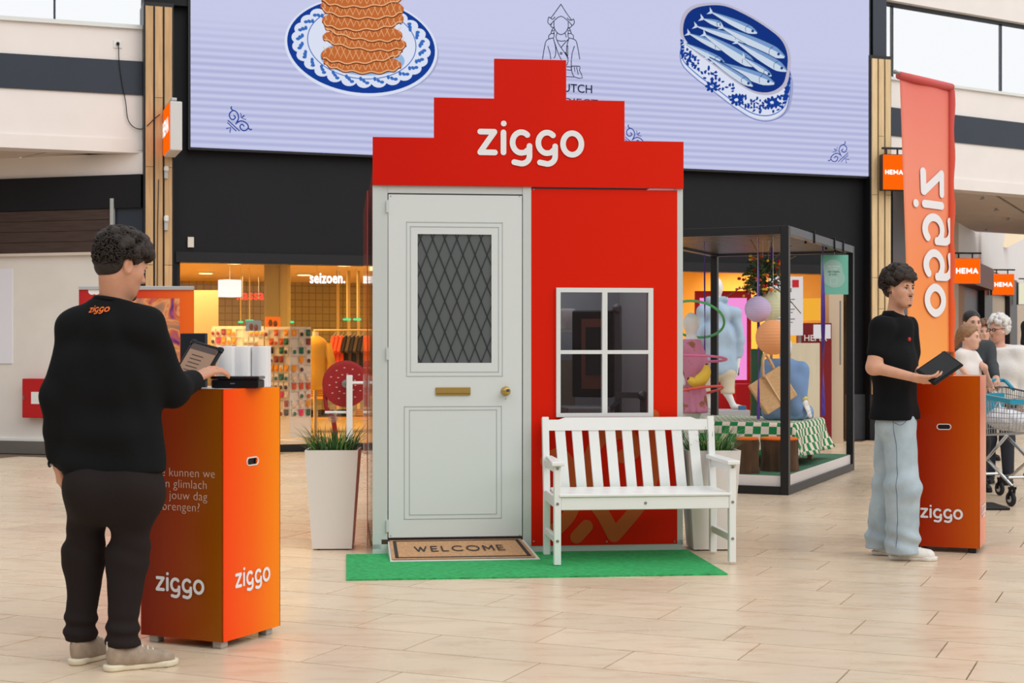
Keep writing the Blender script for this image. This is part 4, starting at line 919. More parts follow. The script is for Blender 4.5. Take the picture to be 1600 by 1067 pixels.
# ------------------------------------------------------------------ shop interior behind the opening
SB = Plane(W.p(0, 0, 0), W.ex)
SD = 12.5; xi0, xi1 = tu(200), tR+.3
M_sfloor = mat('shop_floor', (214, 188, 140), .3, var=.04, scale=1.5); M_sceil = mat('shop_ceiling', (240, 206, 150), .6); M_swall = mat('shop_wall_yellow', (236, 196, 122), .6)
def gridmat():
    m = mat('olive_tile_grid', (172, 158, 108), .5); nt = m.node_tree; L = nt.links.new
    tc = nt.nodes.new('ShaderNodeTexCoord'); mp = nt.nodes.new('ShaderNodeMapping'); mp.inputs['Rotation'].default_value = (math.pi/2, 0, 0); L(tc.outputs['Object'], mp.inputs[0])
    br = nt.nodes.new('ShaderNodeTexBrick'); br.offset = 0; br.inputs['Scale'].default_value = 3.4; br.inputs['Mortar Size'].default_value = .03; br.inputs['Row Height'].default_value = .5; br.inputs['Brick Width'].default_value = .5
    br.inputs['Color1'].default_value = (*srgb(176, 162, 110), 1); br.inputs['Color2'].default_value = (*srgb(168, 156, 106), 1); br.inputs['Mortar'].default_value = (*srgb(130, 118, 76), 1)
    L(mp.outputs[0], br.inputs[0]); L(br.outputs[0], nt.nodes['Principled BSDF'].inputs['Base Color']); return m
struct(wallbox(SB, xi0, xi1, -.01, .004, -SD, -.02).build('floor_shop', M_sfloor))
struct(wallbox(SB, xi0, xi1, 2.72, 2.8, -SD, -.36).build('ceiling_shop', M_sceil))
wb = thing('wall_shop_back', '', '', SB.p((xi0+xi1)/2, 0, -SD), WA); wb['kind'] = 'structure'
MB().box((0, .1, 1.36), (xi1-xi0, .2, 2.72)).build('tiled_face', gridmat(), wb)
struct(wallbox(SB, xi0-.2, xi0, 0, 2.75, -SD, -.36).build('wall_shop_left', M_swall)); struct(wallbox(SB, xi1, xi1+.2, 0, 2.75, -SD, -.36).build('wall_shop_right', M_swall))
# glazing left of the booth
gl = struct(wallbox(SB, tL, tu(760), .1, 2.4, -.10, -.09).build('window_3', M_pane)); fr = MB()
for u in (279.5, 600, 760): wallbox(SB, tu(u)-.02, tu(u)+.02, 0, 2.42, -.14, -.05, fr)
wallbox(SB, tL, tu(760), 0, .1, -.14, -.04, fr); fr.build('window_frame', M_black, gl)
# warm ceiling lamps of the shop
def ceil_lamp(x, d, i):
    p = SB.p(x, 2.72, -d); u = CX+F*p[0]/p[1]
    if not (285 < u < 575 or 1075 < u < 1315): return
    t = thing('shop_downlight', ['round warm downlight near the shop window', 'round warm downlight deeper in the shop'][int(d > 4)]+' ceiling, number %d from the left' % 0, 'light', p, WA, 'shop downlights')
    t['label'] = 'warm downlight, %s of the shop ceiling, %s' % ({2: 'front row', 5: 'middle row', 8: 'rear row'}[int(d)], ('near %s' % ('the cube lantern' if u < 420 else 'the white letters')) if u < 800 else 'right of the booth')
    MB().lathe([(.16, 0), (.16, -.03), (.13, -.035)], (0, 0, 0), 20).build('trim_ring', M_white_metal, t); MB().lathe([(.12, -.034), (.12, -.04)], (0, 0, 0), 20).build('lamp_glass', emat('warm_lamp', (255, 222, 160), 4), t)
k = 0
for d in (2.2, 5.2, 8.6):
    for x in (-2.4, -.6, 1.2, 3.0, 5.0, 7.2): ceil_lamp(x+.3*(d > 4), d, k); k += 1
def alight(x, d, e, sx=3., sy=2.2, col=(1, .70, .30)):
    l = bpy.data.lights.new('shop_light', 'AREA'); l.shape = 'RECTANGLE'; l.size = sx; l.size_y = sy; l.energy = e; l.color = col
    o = bpy.data.objects.new('shop_light', l); COL.objects.link(o); o.location = SB.p(x, 2.66, -d); o.rotation_euler = (0, 0, WA)
for x, d, e in ((-.8, 3, 130), (-.8, 8.5, 130), (3.2, 5, 100), (6.2, 4, 130), (6, 9, 100)): alight(x, d, e)
def SA(u, v, Y): return A(u, v, Y)
# cream wall panel, columns
tag(MB().box(A(321, 497, 27)+V(0, 0, -.15), (.46, .04, 1.3)).build('cream_panel', mat('cream_panel', (226, 204, 160), .6)), 'tall cream panel at the left side of the shop', 'panel')
p = A(430, 500, 25)*V(1, 1, 0); t = struct(MB().box((p[0]-.04, p[1], 1.36), (.24, .3, 2.72)).build('column_1', mat('olive_column', (150, 140, 96), .5))); struct(MB().box((p[0]+.15, p[1]+.05, 1.36), (.14, .3, 2.72)).build('column_2', mat('olive_column_light', (176, 160, 106), .5)))
for u in (528, 545, 560): struct(MB().box(A(u, 500, 27)*V(1, 1, 0)+V(0, 0, 1.36), (.05, .05, 2.72)).build('column_3', mat('tan_post', (206, 176, 110), .5)))
# white cube lantern
p = A(359, 464, 23.6); t = thing('cube_lantern', 'white glowing cube lantern hanging in the shop window', 'lantern', p, .75)
MB().box((0, 0, .135), (.27, .27, .27), ch=.01).build('lantern_shade', emat('lantern_white', (255, 246, 236), 1.25), t); MB().tube([(0, 0, .27), (0, 0, 2.72-p[2])], .006, 6).build('hanging_cord', M_white_metal, t)
# lettering signs
def letters(name, label, txt, u0, u1, vb, Y, m, bold=.02, zs=1.0):
    a = A(u0, vb, Y); t = thing(name, label, 'sign', a, 0); tt = text2(txt, 1, bold, 'LEFT', spacing=1.08); xs_ = [q[0] for q in tt[0]]; k = (u1-u0)/F*Y/(max(xs_)-min(xs_))
    mb = MB(); n = len(tt[0]); P = [((x-min(xs_))*k, 0, y*k*zs) for x, y in tt[0]]; mb.add(P, tt[1]); mb.add([(x, .05, z) for x, y, z in P], tt[1])
    o = mb.build('letters', m, t); w_ = (u1-u0)/F*Y; MB().tube([(w_*.2, .03, .0), (w_*.2, .03, 2.72-a[2])], .006, 5).tube([(w_*.8, .03, .0), (w_*.8, .03, 2.72-a[2])], .006, 5).build('hanger_rods', M_grey_metal, t); return t
letters('till_sign', 'glowing red kassa letters at the back of the shop', 'kassa', 370, 412, 468, 28, emat('neon_red', (255, 70, 40), 1.6), .012, 1.2)
letters('season_sign', 'glowing white seizoen letters high in the shop', 'seizoen.', 484, 539, 442, 25, emat('neon_white', (255, 255, 250), 2.0), .018, 1.5)
letters('season_sign', 'second set of white glowing letters beside the booth edge', 'seizoen.', 570, 622, 442, 24, emat('neon_white', (255, 255, 250), 2.0), .018, 1.5)
for i, (u, v) in enumerate(((390, 501), (453, 503), (542, 499), (558, 499), (376, 503))):
    p = A(u, v, 26); t = thing('till_lamp', ['green till lamp on a thin rod left of the olive column', 'green till lamp right of the olive column', 'green till lamp below the white letters', 'rightmost green till lamp near the booth', 'leftmost small green till lamp'][i], 'lamp', p, 0, 'green till lamps')
    MB().box((0, 0, 0), (.13 if i < 4 else .07, .1, .035), ch=.008).build('lamp_head', emat('green_glow', (70, 235, 150), 1.3), t); MB().tube([(0, 0, .01), (0, 0, 2.72-p[2])], .012, 6).build('rod', mat('pale_rod', (236, 216, 150), .5), t)
# spinner racks with carded accessories
M_rack = mat('rack_white', (232, 226, 216), .5)
cardcols = [((232, 60, 110), 'pink'), ((238, 160, 40), 'amber'), ((40, 110, 96), 'teal'), ((150, 60, 60), 'wine red'), ((60, 50, 48), 'black'), ((226, 210, 190), 'cream'), ((210, 96, 60), 'rust')]
def rack(ua, um, ub, vt, vb, Y, label, seed, where):
    zt = A(0, vt, Y)[2]; pa = A(ua, 0, Y+.12); pm = A(um, 0, Y-.1); pb = A(ub, 0, Y+.1)
    t = thing('spinner_rack', label, 'rack', (pm[0], pm[1], .0045), 0); r = random.Random(seed); o = np.array((pm[0], pm[1], 0))
    ORD = ['first', 'second', 'third', 'fourth', 'fifth', 'sixth', 'seventh', 'eighth', 'ninth', 'tenth', 'eleventh', 'twelfth', 'thirteenth', 'fourteenth']
    for (a, b, nm, fc_) in ((pa, pm, 'rack_panel', 'left'), (pm, pb, 'rack_panel', 'right')):
        a, b = [np.array((q[0], q[1], 0))-o for q in (a, b)]; d = b-a; L_ = np.linalg.norm(d); d /= L_; n = np.array((d[1], -d[0], 0))
        MB().add([a+V(0, 0, .06), b+V(0, 0, .06), b+V(0, 0, zt), a+V(0, 0, zt)]+[q-n*.03 for q in (a+V(0, 0, .06), b+V(0, 0, .06), b+V(0, 0, zt), a+V(0, 0, zt))], [(0, 1, 2, 3), (7, 6, 5, 4), (0, 4, 5, 1), (1, 5, 6, 2), (2, 6, 7, 3), (3, 7, 4, 0)]).build(nm, M_rack, t)
        rows = int((zt-.35)/.125); cols = max(2, int(L_/.085))
        for j in range(rows):
            z = zt-.1-j*.125; col = r.choice(cardcols)
            MB().beam(a+d*.01+n*.012+V(0, 0, z+.055), b-d*.01+n*.012+V(0, 0, z+.055), .008, .008).build('hook_bar', M_grey_metal, t)
            for i in range(cols):
                if r.random() < .12: continue
                c, nm2 = col if r.random() < .7 else r.choice(cardcols); m = mat('card_'+nm2.replace(' ', '_'), c, .5)
                q = a+d*(L_*(i+.5)/cols)+n*.03+V(0, 0, z); card = thing('carded_accessory', '%s carded accessory, %s from left in %s row, %s face of %s' % (nm2, ORD[i], ORD[j], fc_, where), 'accessory', o+q, math.atan2(d[1], d[0]), 'carded accessories on the '+where)
                MB().box((0, .004, .02), (.07, .003, .09)).build('backing_card', M_rack if r.random() < .6 else m, card); MB().ball((0, -.01, -.002), (.028, .014, .03), 8, 6).build('accessory', m, card)
    MB().lathe([(.3, 0), (.3, .03), (.05, .06)], ((pa[0]+pb[0])/2-pm[0], .16, 0), 16).build('rack_base', M_rack, t)
rack(414, 453, 486, 511, 694, 21.3, 'white spinner rack with carded accessories beside the nearer counter', 4, 'right spinner rack')
rack(331, 379, 412, 510, 690, 22.6, 'white spinner rack partly hidden by the routers', 9, 'left spinner rack')
# poster frames standing on racks
for (u0, u1, v0, v1, c, lb) in ((414, 438, 496, 511, (236, 128, 24), 'orange picture card on top of the right spinner rack'), (384, 408, 501, 517, (120, 150, 210), 'blue picture card above the left spinner rack')):
    a = A((u0+u1)/2, v1, 21.6); t = thing('picture_card', lb, 'card', a, 0); MB().box((0, 0, .075), ((u1-u0)/F*21.6, .02, .15)).build('card_board', mat('card_'+str(c[0]), c, .5), t); MB().ball((-.03, -.012, .06), (.03, .006, .05), 8, 6).ball((.04, -.012, .05), (.03, .006, .045), 8, 6).build('figure_print', mat('figure_print', (110, 60, 40), .6), t)
# garments, tables
M_g = {'orange': mat('garment_orange', (236, 84, 36), .8), 'black': mat('garment_black', (40, 36, 34), .85), 'brown': mat('garment_brown', (92, 70, 50), .85), 'yellow': mat('garment_yellow', (226, 170, 60), .85, bump=.3, bscale=60), 'white': mat('garment_white', (238, 226, 200), .8)}
def garment(u, v, Y, col, label, w=.42, h=.62, rz=0):
    p = A(u, v, Y); t = thing('hanging_garment', label, 'garment', p, rz, 'garments on the shop rail')
    out = [(-.06, 0), (.06, 0), (w/2, -.06), (w/2+.08, -.24), (w/2+.0, -.27), (w/2-.04, -.17), (w/2-.03, -h), (-w/2+.03, -h), (-w/2+.04, -.17), (-w/2, -.27), (-w/2-.08, -.24), (-w/2, -.06)]
    MB().poly([(x, -.03, z) for x, z in out], (0, .06, 0)).build('garment_body', M_g[col], t, bevel=.012); MB().tube([(-.12, 0, -.02), (0, 0, .03), (0, 0, .07), (.02, 0, .09)], .006, 5).build('hanger', M_grey_metal, t)
rl = thing('clothes_rail', 'pale clothes rail with orange and dark garments in the shop', 'clothes rail', A(548, 560, 22.8)*V(1, 1, 0)+V(0, 0, .0045), 0)
MB().tube([(-.55, 0, 0), (-.55, 0, 1.6), (.75, 0, 1.6), (.75, 0, 0)], .018).build('rail_frame', mat('pale_rail', (238, 206, 140), .5), rl); MB().tube([(-.55, -.25, .02), (-.55, .25, .02)], .018).build('rail_foot', MATS['pale_rail'], rl); MB().tube([(.75, -.25, .02), (.75, .25, .02)], .018).build('rail_foot', MATS['pale_rail'], rl)
zg = 1.5
for i in range(9):
    u = 524+i*6.2; col = 'orange' if i < 3 else ('black' if i % 2 else 'brown')
    pv = HY-(1.52-CH)/22.8*F
    garment(u, pv, 22.8, col, '%s top hanging on the shop rail, %s from the left' % (col, ['first', 'second', 'third', 'fourth', 'fifth', 'sixth', 'seventh', 'eighth', 'ninth'][i]), .2, .62, 1.2)
mn = thing('torso_mannequin', 'mannequin torso in a yellow knit cardigan behind the spinner rack', 'mannequin', A(493, 600, 21.9)*V(1, 1, 0)+V(0, 0, .0045), -.2)
MB().lathe([(.14, .72), (.2, .78), (.19, .95), (.17, 1.1), (.19, 1.28), (.2, 1.38), (.12, 1.47), (.06, 1.5)], (0, 0, 0), 20).build('cardigan', M_g['yellow'], mn, smooth=True)
for s in (-1, 1): MB().tube([(s*.17, 0, 1.38), (s*.25, -.02, 1.12), (s*.23, -.08, .86)], [.07, .06, .045], 10).build('sleeve', M_g['yellow'], mn, smooth=True)
MB().lathe([(.05, 1.48), (.045, 1.55), (.05, 1.57)], (0, 0, 0), 14).build('neck_block', M_g['white'], mn); MB().tube([(0, 0, .03), (0, 0, .75)], .02).lathe([(.18, 0), (.18, .03)], (0, 0, 0), 18).build('stand', M_steel, mn)
tb = thing('display_table', 'low yellow display tables with folded clothes', 'table', A(512, 640, 23.7)*V(1, 1, 0)+V(0, 0, .0045), WA)
for z in (.22, .55, .85): MB().box((.3, .2, z), (1.6, .6, .04)).build('shelf_board', mat('yellow_shelf', (236, 176, 70), .5), tb)
for x in (-.48, 1.08): MB().box((x, .2, .43), (.04, .55, .86)).build('side_panel', MATS['yellow_shelf'], tb)
r = random.Random(2)
for i, (x, z) in enumerate([(x, z) for z in (.24, .57, .87) for x in (-.3, 0, .3, .6, .9)]):
    q = np.array(tb.location)+V(math.cos(WA)*x-math.sin(WA)*.12, math.sin(WA)*x+math.cos(WA)*.12, z); c = r.choice(['black', 'white', 'yellow', 'brown', 'orange']); n = ['lower', 'middle', 'top'][i//5]
    o = MB()
    for k in range(3): o.box(q+V(0, 0, .025+.035*k), (.24, .2, .03), ch=.008)
    tag(o.build('folded_clothes', M_g[c], smooth=False), 'stack of folded %s clothes, %s from left on the %s display shelf' % (c, ['first', 'second', 'third', 'fourth', 'fifth'][i % 5], n), 'clothes', 'folded clothes on the shop tables')
# red reel on a white gate post
gp = thing('gate_post', 'white gate post with side arms in front of the shop glass', 'gate', A(546, 697, 18.55)*V(1, 1, 0), .1)
hp = lambda v: CH-(v-HY)/F*18.55
MB().box((0, 0, hp(586)/2), (.075, .075, hp(586)), ch=.006).build('post', M_white_metal, gp); MB().tube([(.03, 0, hp(598)), (.6, .1, hp(598))], .018).build('upper_arm', M_white_metal, gp); MB().tube([(-.03, 0, hp(644)), (-.3, -.0, hp(644))], .016).build('lower_arm', M_white_metal, gp); MB().lathe([(.06, 0), (.06, .02)], (-.2, -.0, hp(650)-.02), 16, RY.T).build('clear_disc', glassmat('clear_disc', (.8, .85, .9), .2), gp); MB().box((0, 0, .01), (.2, .2, .02)).build('foot_plate', M_white_metal, gp)
rr_ = thing('red_reel', 'large dark red reel behind the white gate post', 'reel', A(540, 697, 18.72)*V(1, 1, 0), .15)
M_reel = mat('reel_red', (150, 26, 28), .4); zc = hp(600)
MB().lathe([(.02, -.01), (.27, -.01), (.29, 0), (.29, .03), (.25, .035), (.02, .035)], (0, 0, zc), 40, RY.T).build('reel_disc', M_reel, rr_); MB().lathe([(.05, .03), (.05, .06), (.02, .065)], (0, 0, zc), 16, RY.T).build('hub', M_steel, rr_)
mb = MB()
for q in range(12):
    for rad in (.12, .2): mb.box((rad*math.cos(q*.524+rad*3), -.037, zc+rad*math.sin(q*.524+rad*3)), (.022, .003, .012))
tag(mb.build('slot_marks', mat('slot_pale', (220, 170, 160), .5), rr_), kind='stuff'); MB().tube([(-.26, .03, zc-.05), (-.24, .03, zc-.3), (-.15, .03, zc-.42), (-.1, .04, .02)], .03).build('support_arm', M_reel, rr_, smooth=True); MB().box((-.1, .04, .01), (.3, .3, .02)).build('foot_plate', M_reel, rr_)
# ------------------------------------------------------------------ black frame display box
DO = V(2.498, 13.59, 0); DA = math.radians(-23.7)    # local x to the right along (cos,-sin), y into depth
Dw = lambda x, y, z: DO+V(math.cos(DA)*x-math.sin(DA)*y, math.sin(DA)*x+math.cos(DA)*y, z)
box = thing('display_box', 'black metal frame display box with white plinth in front of the shop', 'display', DO, DA)
bw_, bd_, bh_ = 1.6, 3.08, 2.44; pw = .075
def db(name, x0, x1, y0, y1, z0, z1, m=M_black, par=box): return MB().box(((x0+x1)/2, (y0+y1)/2, (z0+z1)/2), (x1-x0, y1-y0, z1-z0), ch=.003).build(name, m, par)
for x in (-bw_, -pw):
    for y in (0, bd_-pw): db('post', x, x+pw, y, y+pw, 0, bh_)
for z in (0, bh_-pw):
    for y in (0, bd_-pw): db('rail', -bw_+pw, -pw, y, y+pw, z, z+pw)
    for x in (-bw_, -pw): db('rail', x, x+pw, pw, bd_-pw, z, z+pw, M_black if (z == 0 or x < -1) else mat('rail_grey', (70, 74, 82), .35))
for k in range(14): y = pw+.05+k*(bd_-2*pw-.1)/14; db('roof_slat', -bw_+pw, -pw, y, y+.17, bh_-.05, bh_-.03)
for y in (1.05, 2.0, 2.45): MB().tube([(-pw-.005, y, bh_-pw-.02), (-pw-.005, y, bh_+.02), (.005, y, bh_+.02), (.005, y, bh_-pw-.02)], .012, 6).build('cable_tie', M_blk, box)
db('plinth_panel', -bw_+.04, -.03, .04, bd_-.04, .06, .17, mat('plinth_white', (232, 226, 224), .35)); db('plinth_carpet', -bw_+.05, -.04, .05, bd_-.05, .17, .176, mat('plinth_green', (72, 120, 92), .9, var=.1, scale=20))
PZ = .176
# green hanging sign on the right side
a = Dw(-.035, 2.2, 0); t = thing('hanging_sign', 'mint green printed sign hanging on the display box side', 'sign', (A(1304, 460, 15.95)[0], 15.95, A(1304, 460, 15.95)[2]), 0)
MB().box((0, 0, .21), (.29, .006, .42)).build('sign_board', mat('mint_board', (120, 200, 180), .5), t); q = Print(Plane((0, 0, 0), (1, 0, 0)), .0045); q.disc((-.02, .27), .105, .1); q.disc((-.0, .17), .11, .1); q.disc((-.02, .2), .115, .12); o = q.build('cloud_print', mat('mint_pale', (164, 208, 196), .5), t)
for s, z, m in (('het mooie', .29, M_wm), ('is ook', .262, M_wm), ('dat maakt', .232, M_mink), ('je ook...', .204, M_mink)):
    q = Print(Plane((0, 0, 0), (1, 0, 0)), .006); q.raw(*put2(text2(s, .032), -.01, z)); q.build('lettering', m, t)
q = Print(Plane((0, 0, 0), (1, 0, 0)), .006); q.stroke([(-.045, .11), (.025, .11), (.025, .175), (-.045, .175)], .004, True); q.build('square_mark', M_wm, t); MB().tube([(0, 0, .42), (0, 0, bh_-pw-t.location[2])], .002, 5).build('hanging_thread', M_white_metal, t)
# purple ribbons
M_rib = mat('purple_ribbon', (86, 52, 150), .5)
def ribbon(u, v0, Y, w, label, v1=None):
    zb = A(u, v0, Y)[2]; t = A(u, v0, Y); r = MB(); zt = bh_-.055; n = 14
    vs = []
    for k in range(n+1):
        z = zb+(zt-zb)*k/n; an = k*.35; vs += [(t[0]+math.cos(an)*w/2, Y+math.sin(an)*w/2, z), (t[0]-math.cos(an)*w/2, Y-math.sin(an)*w/2, z)]
    r.add(vs, [(2*k, 2*k+1, 2*k+3, 2*k+2) for k in range(n)]); o = r.build('ribbon', M_rib); so = o.modifiers.new('t', 'SOLIDIFY'); so.thickness = .003; tag(o, label, 'ribbon', 'purple ribbons in the display box')
ribbon(1185, 655, 14.35, .03, 'purple ribbon hanging between the lanterns and the child mannequin'); ribbon(1101, 560, 14.9, .016, 'thin purple ribbon holding the green hoop'); ribbon(1286, 650, 15.35, .045, 'wide purple ribbon left of the mint sign'); ribbon(1206, 430, 14.9, .03, 'short purple ribbon above the flower ball')
# paper lanterns
def lantern(u, v, rp, Y, c, label, squash=1.0):
    r = rp/F*Y; p = A(u, v, Y); t = thing('paper_lantern', label, 'lantern', (p[0], p[1], p[2]-r), 0, 'paper lanterns in the display box')
    prof = []
    nr = 15
    for i in range(nr*4+1):
        a = math.pi*(.06+.88*i/(nr*4)); rr = r*math.sin(a)*(1-.018*(math.cos(i*math.pi/2)+1)/2); prof.append((rr, r-r*math.cos(a)*squash))
    MB().lathe(prof, n=32).build('paper_shade', mat('lantern_'+label.split()[0], c, .8, emit=.05), t, smooth=True)
    for k in range(4):
        an = k*math.pi/4+.3; MB().tube([(r*1.004*math.sin(a)*math.cos(an), r*1.004*math.sin(a)*math.sin(an), r-r*math.cos(a)*squash) for a in np.linspace(.2, math.pi-.2, 14)], .0025, 4).build('rib', mat('lantern_rib_'+label.split()[0], tuple(int(x*.8) for x in c), .7), t)
    MB().tube([(0, 0, 2*r-.02), (0, 0, bh_-.055-t.location[2])], .002, 5).build('hanging_thread', M_white_metal, t)
lantern(1184, 483, 20.5, 14.3, (206, 188, 224), 'lilac paper lantern below the flower ball'); lantern(1201, 476, 25, 14.75, (222, 228, 190), 'pale-yellow paper lantern behind the lilac one', 1.05); lantern(1208, 527, 27.5, 14.2, (246, 172, 118), 'orange paper lantern, lowest of the three')
# hanging flower ball
fp_ = A(1192, 432, 14.6); fb = thing('flower_ball', 'hanging ball of wild orange, red and yellow flowers with twigs', 'flowers', fp_, 0); r = random.Random(11)
for nm, c, n, sz in (('leaves', (66, 92, 52), 230, .03), ('dark_leaves', (40, 62, 40), 160, .03), ('orange_flowers', (240, 120, 34), 16, .026), ('red_flowers', (190, 32, 34), 20, .02), ('yellow_flowers', (244, 206, 60), 22, .018), ('pink_flowers', (206, 110, 140), 10, .016)):
    mb = MB()
    for k in range(n):
        d = np.array([r.gauss(0, 1) for _ in range(3)]); d /= np.linalg.norm(d); R_ = (.25 if 'flower' in nm else .21)*r.uniform(.55, 1.05); q = d*R_*V(.92, .85, .95)
        if q[2] < -.1: q[0] -= .06
        if 'flower' in nm: mb.ball(q, (sz*r.uniform(.7, 1.1), sz*r.uniform(.7, 1.1), sz*.75), 7, 5)
        else:
            a = np.array([r.gauss(0, 1) for _ in range(3)]); a /= np.linalg.norm(a); b = np.cross(a, d); b /= np.linalg.norm(b)+1e-6; L_ = sz*r.uniform(.8, 1.7)
            mb.add([q-a*L_, q+b*L_*.35, q+a*L_, q-b*L_*.35+d*.004], [(0, 1, 2, 3)])
    tag(mb.build(nm, mat('bouquet_'+nm, c, .7), fb), kind='stuff')
for a, b in (((0, 0, 0), (.1, -.05, .38)), ((0, 0, .1), (-.12, 0, .36)), ((.05, 0, 0), (.32, 0, .2)), ((.1, 0, -.1), (.36, -.05, -.36)), ((-.1, 0, -.1), (-.36, 0, -.2)), ((.05, 0, .1), (.28, .0, .3))): MB().tube([a, (np.array(a)+np.array(b))/2+V(0, 0, .03), b], .005, 5).build('twig', mat('twig', (120, 110, 70), .8), fb)
MB().tube([(0, 0, .1), (0, 0, bh_-.06-fp_[2])], .002, 5).build('hanging_thread', M_white_metal, fb)
# picnic table with checked cloth
def checkmat():
    m = mat('checked_cloth', (30, 140, 78), .8); nt = m.node_tree; L = nt.links.new
    tc = nt.nodes.new('ShaderNodeTexCoord'); ck = nt.nodes.new('ShaderNodeTexChecker'); ck.inputs['Scale'].default_value = 1/.078
    ck.inputs['Color1'].default_value = (*srgb(20, 132, 72), 1); ck.inputs['Color2'].default_value = (*srgb(238, 222, 208), 1); L(tc.outputs['UV'], ck.inputs[0]); L(ck.outputs[0], nt.nodes['Principled BSDF'].inputs['Base Color']); return m
tz = .60; tt_ = thing('picnic_table', 'low picnic table under the checked cloth', 'table', Dw(-.78, 1.35, PZ), DA); MB().box((0, .25, tz-PZ-.04), (1.2, 1.3, .04)).build('table_top', M_oak, tt_)
for x in (-.5, .5):
    for y in (-.3, .8): MB().box((x, y, (tz-PZ-.06)/2), (.05, .05, tz-PZ-.06)).build('leg', M_oak, tt_)
def cloth_mesh():
    nx, ny = 48, 52; hw, hl, drop = .62, .68, .34; cx, cy = -.78, 1.60; vs = []; uvs = []
    for j in range(ny+1):
        for i in range(nx+1):
            a = (i/nx*2-1)*(hw+drop); b = (j/ny*2-1)*(hl+drop); x = max(-hw, min(hw, a)); y = max(-hl, min(hl, b)); ox, oy = a-x, b-y; o = math.hypot(ox, oy); z = tz+.004
            fl = .22+.10*math.sin(a*9+b*7)
            if o > 0: x += ox*fl; y += oy*fl; z -= min(o, drop)*.95*(1 if not (ox and oy) else .93)
            vs.append(tuple(Dw(cx+x, cy+y, max(z, PZ+.012)))); uvs.append((a, b))
    me = bpy.data.meshes.new('checked_tablecloth'); me.from_pydata(vs, [], [(j*(nx+1)+i, j*(nx+1)+i+1, (j+1)*(nx+1)+i+1, (j+1)*(nx+1)+i) for j in range(ny) for i in range(nx)])
    ul = me.uv_layers.new(name='UVMap'); 
    for l in me.loops: ul.data[l.index].uv = (uvs[l.vertex_index][0]+10, uvs[l.vertex_index][1]+10)
    me.polygons.foreach_set('use_smooth', [True]*len(me.polygons)); me.materials.append(checkmat()); o = bpy.data.objects.new('checked_tablecloth', me); COL.objects.link(o); so = o.modifiers.new('t', 'SOLIDIFY'); so.thickness = .004; so.offset = 1
    tag(o, 'green and white checked cloth draped over the picnic table', 'tablecloth')
cloth_mesh()
# log stools
def logmat():
    return mat('bark', (84, 62, 44), .95, var=.4, scale=9, bump=.9, bscale=28, stretch=(1, 1, .35))
for (u, vb, w, h, lb) in ((1167, 741, 36, 52, 'left log stool with orange seat pad'), (1217, 737, 58, 48, 'wider log stool with orange seat pad behind the front post')):
    Y = (CH-PZ)*F/(vb-HY)+.15; p = A(u, vb, Y); rr = w/F*Y/2; hh = h/F*Y; t = thing('log_stool', lb, 'stool', (p[0], p[1], PZ), 0, 'log stools on the plinth')
    vs = []; n = 28; rg = random.Random(int(u)); off = [rg.uniform(-.012, .012) for _ in range(n)]
    prof = [(rr*1.04+off[0]*0, 0), (rr, hh*.2), (rr*.97, hh*.5), (rr, hh*.9), (rr*1.0, hh)]
    mb = MB()
    for (q, z) in prof: vs += [((q+off[k])*math.cos(2*math.pi*k/n), (q+off[k])*math.sin(2*math.pi*k/n), z) for k in range(n)]
    mb.add(vs, [(l*n+k, l*n+(k+1) % n, (l+1)*n+(k+1) % n, (l+1)*n+k) for l in range(4) for k in range(n)]+[tuple(range(n-1, -1, -1)), tuple(range(4*n, 5*n))]).build('log', logmat(), t, smooth=False)
    MB().lathe([(rr*.98, hh), (rr*1.02, hh+.01), (rr*.98, hh+.022), (.01, hh+.024)], n=24).build('seat_pad', mat('pad_orange', (240, 112, 30), .8), t)
# hula hoops around the child mannequin
kx_, ky_ = A(1081, 0, 14.75)[0], 14.75
for (c, uv_, rad, tilt, lb) in (((96, 196, 120), (1086, 499), .285, (-.62, .25), 'green hula hoop at the head of the child mannequin'), ((232, 120, 168), (1087, 560), .3, (-.1, .04), 'pink hula hoop at the waist of the child mannequin'), ((236, 92, 84), (1085, 612), .28, (-.16, -.14), 'red hula hoop at the knees of the child mannequin')):
    p = A(uv_[0], uv_[1], ky_); P = []
    Rm = np.array(Matrix.Rotation(tilt[1], 3, 'Y') @ Matrix.Rotation(tilt[0], 3, 'X'))
    for k in range(48): a = 2*math.pi*k/48; P.append(p+Rm @ V(rad*math.cos(a), rad*math.sin(a), 0))
    tag(MB().tube(P, .013, 8, True).build('hula_hoop', mat('hoop_%d' % c[0], c, .3), smooth=True), lb, 'hoop', 'hula hoops in the display box')
# backdrop inside the shop mouth behind the box
def up(name, label, cat, u0, u1, v0, v1, Y, m, d=.04):
    a = A(u0, v1, Y); b = A(u1, v0, Y); return tag(MB().box((a+b)/2+V(0, d/2, 0), (b[0]-a[0], d, b[2]-a[2]), ch=.004).build(name, m), label, cat)
lp = thing('pink_light_panel', 'glowing pink light panel in a red frame behind the shirt mannequin', 'light panel', A(1130, 640, 22.4)*V(1, 1, 0)+V(0, 0, .0045), 0)
zz = lambda v: CH-(v-HY)/F*22.4
w2 = (1174-1086)/F*22.4/2
M_shopred = mat('shop_red', (196, 24, 34), .4)
MB().box((0, .05, zz(455)/2), (2*w2, .08, zz(455))).build('red_frame', M_shopred, lp); MB().box((0, .0, (zz(466)+zz(594))/2), (2*w2-.14, .03, zz(466)-zz(594))).build('lit_panel', emat('pink_glow', (250, 150, 222), 1.0), lp); MB().box((.17, -.02, zz(580)), (.13, .01, .13)).build('photo_print', mat('photo_print', (120, 110, 130), .5), lp)
up('red_low_cabinet', 'low red cabinet under the pink light panel', 'cabinet', 1150, 1178, 600, 690, 21.8, M_shopred, .4)
pb = thing('text_board', 'white printed board with red tag right of the lanterns', 'board', A(1228, 690, 20.6)*V(1, 1, 0), .1); zz = lambda v: CH-(v-HY)/F*20.6
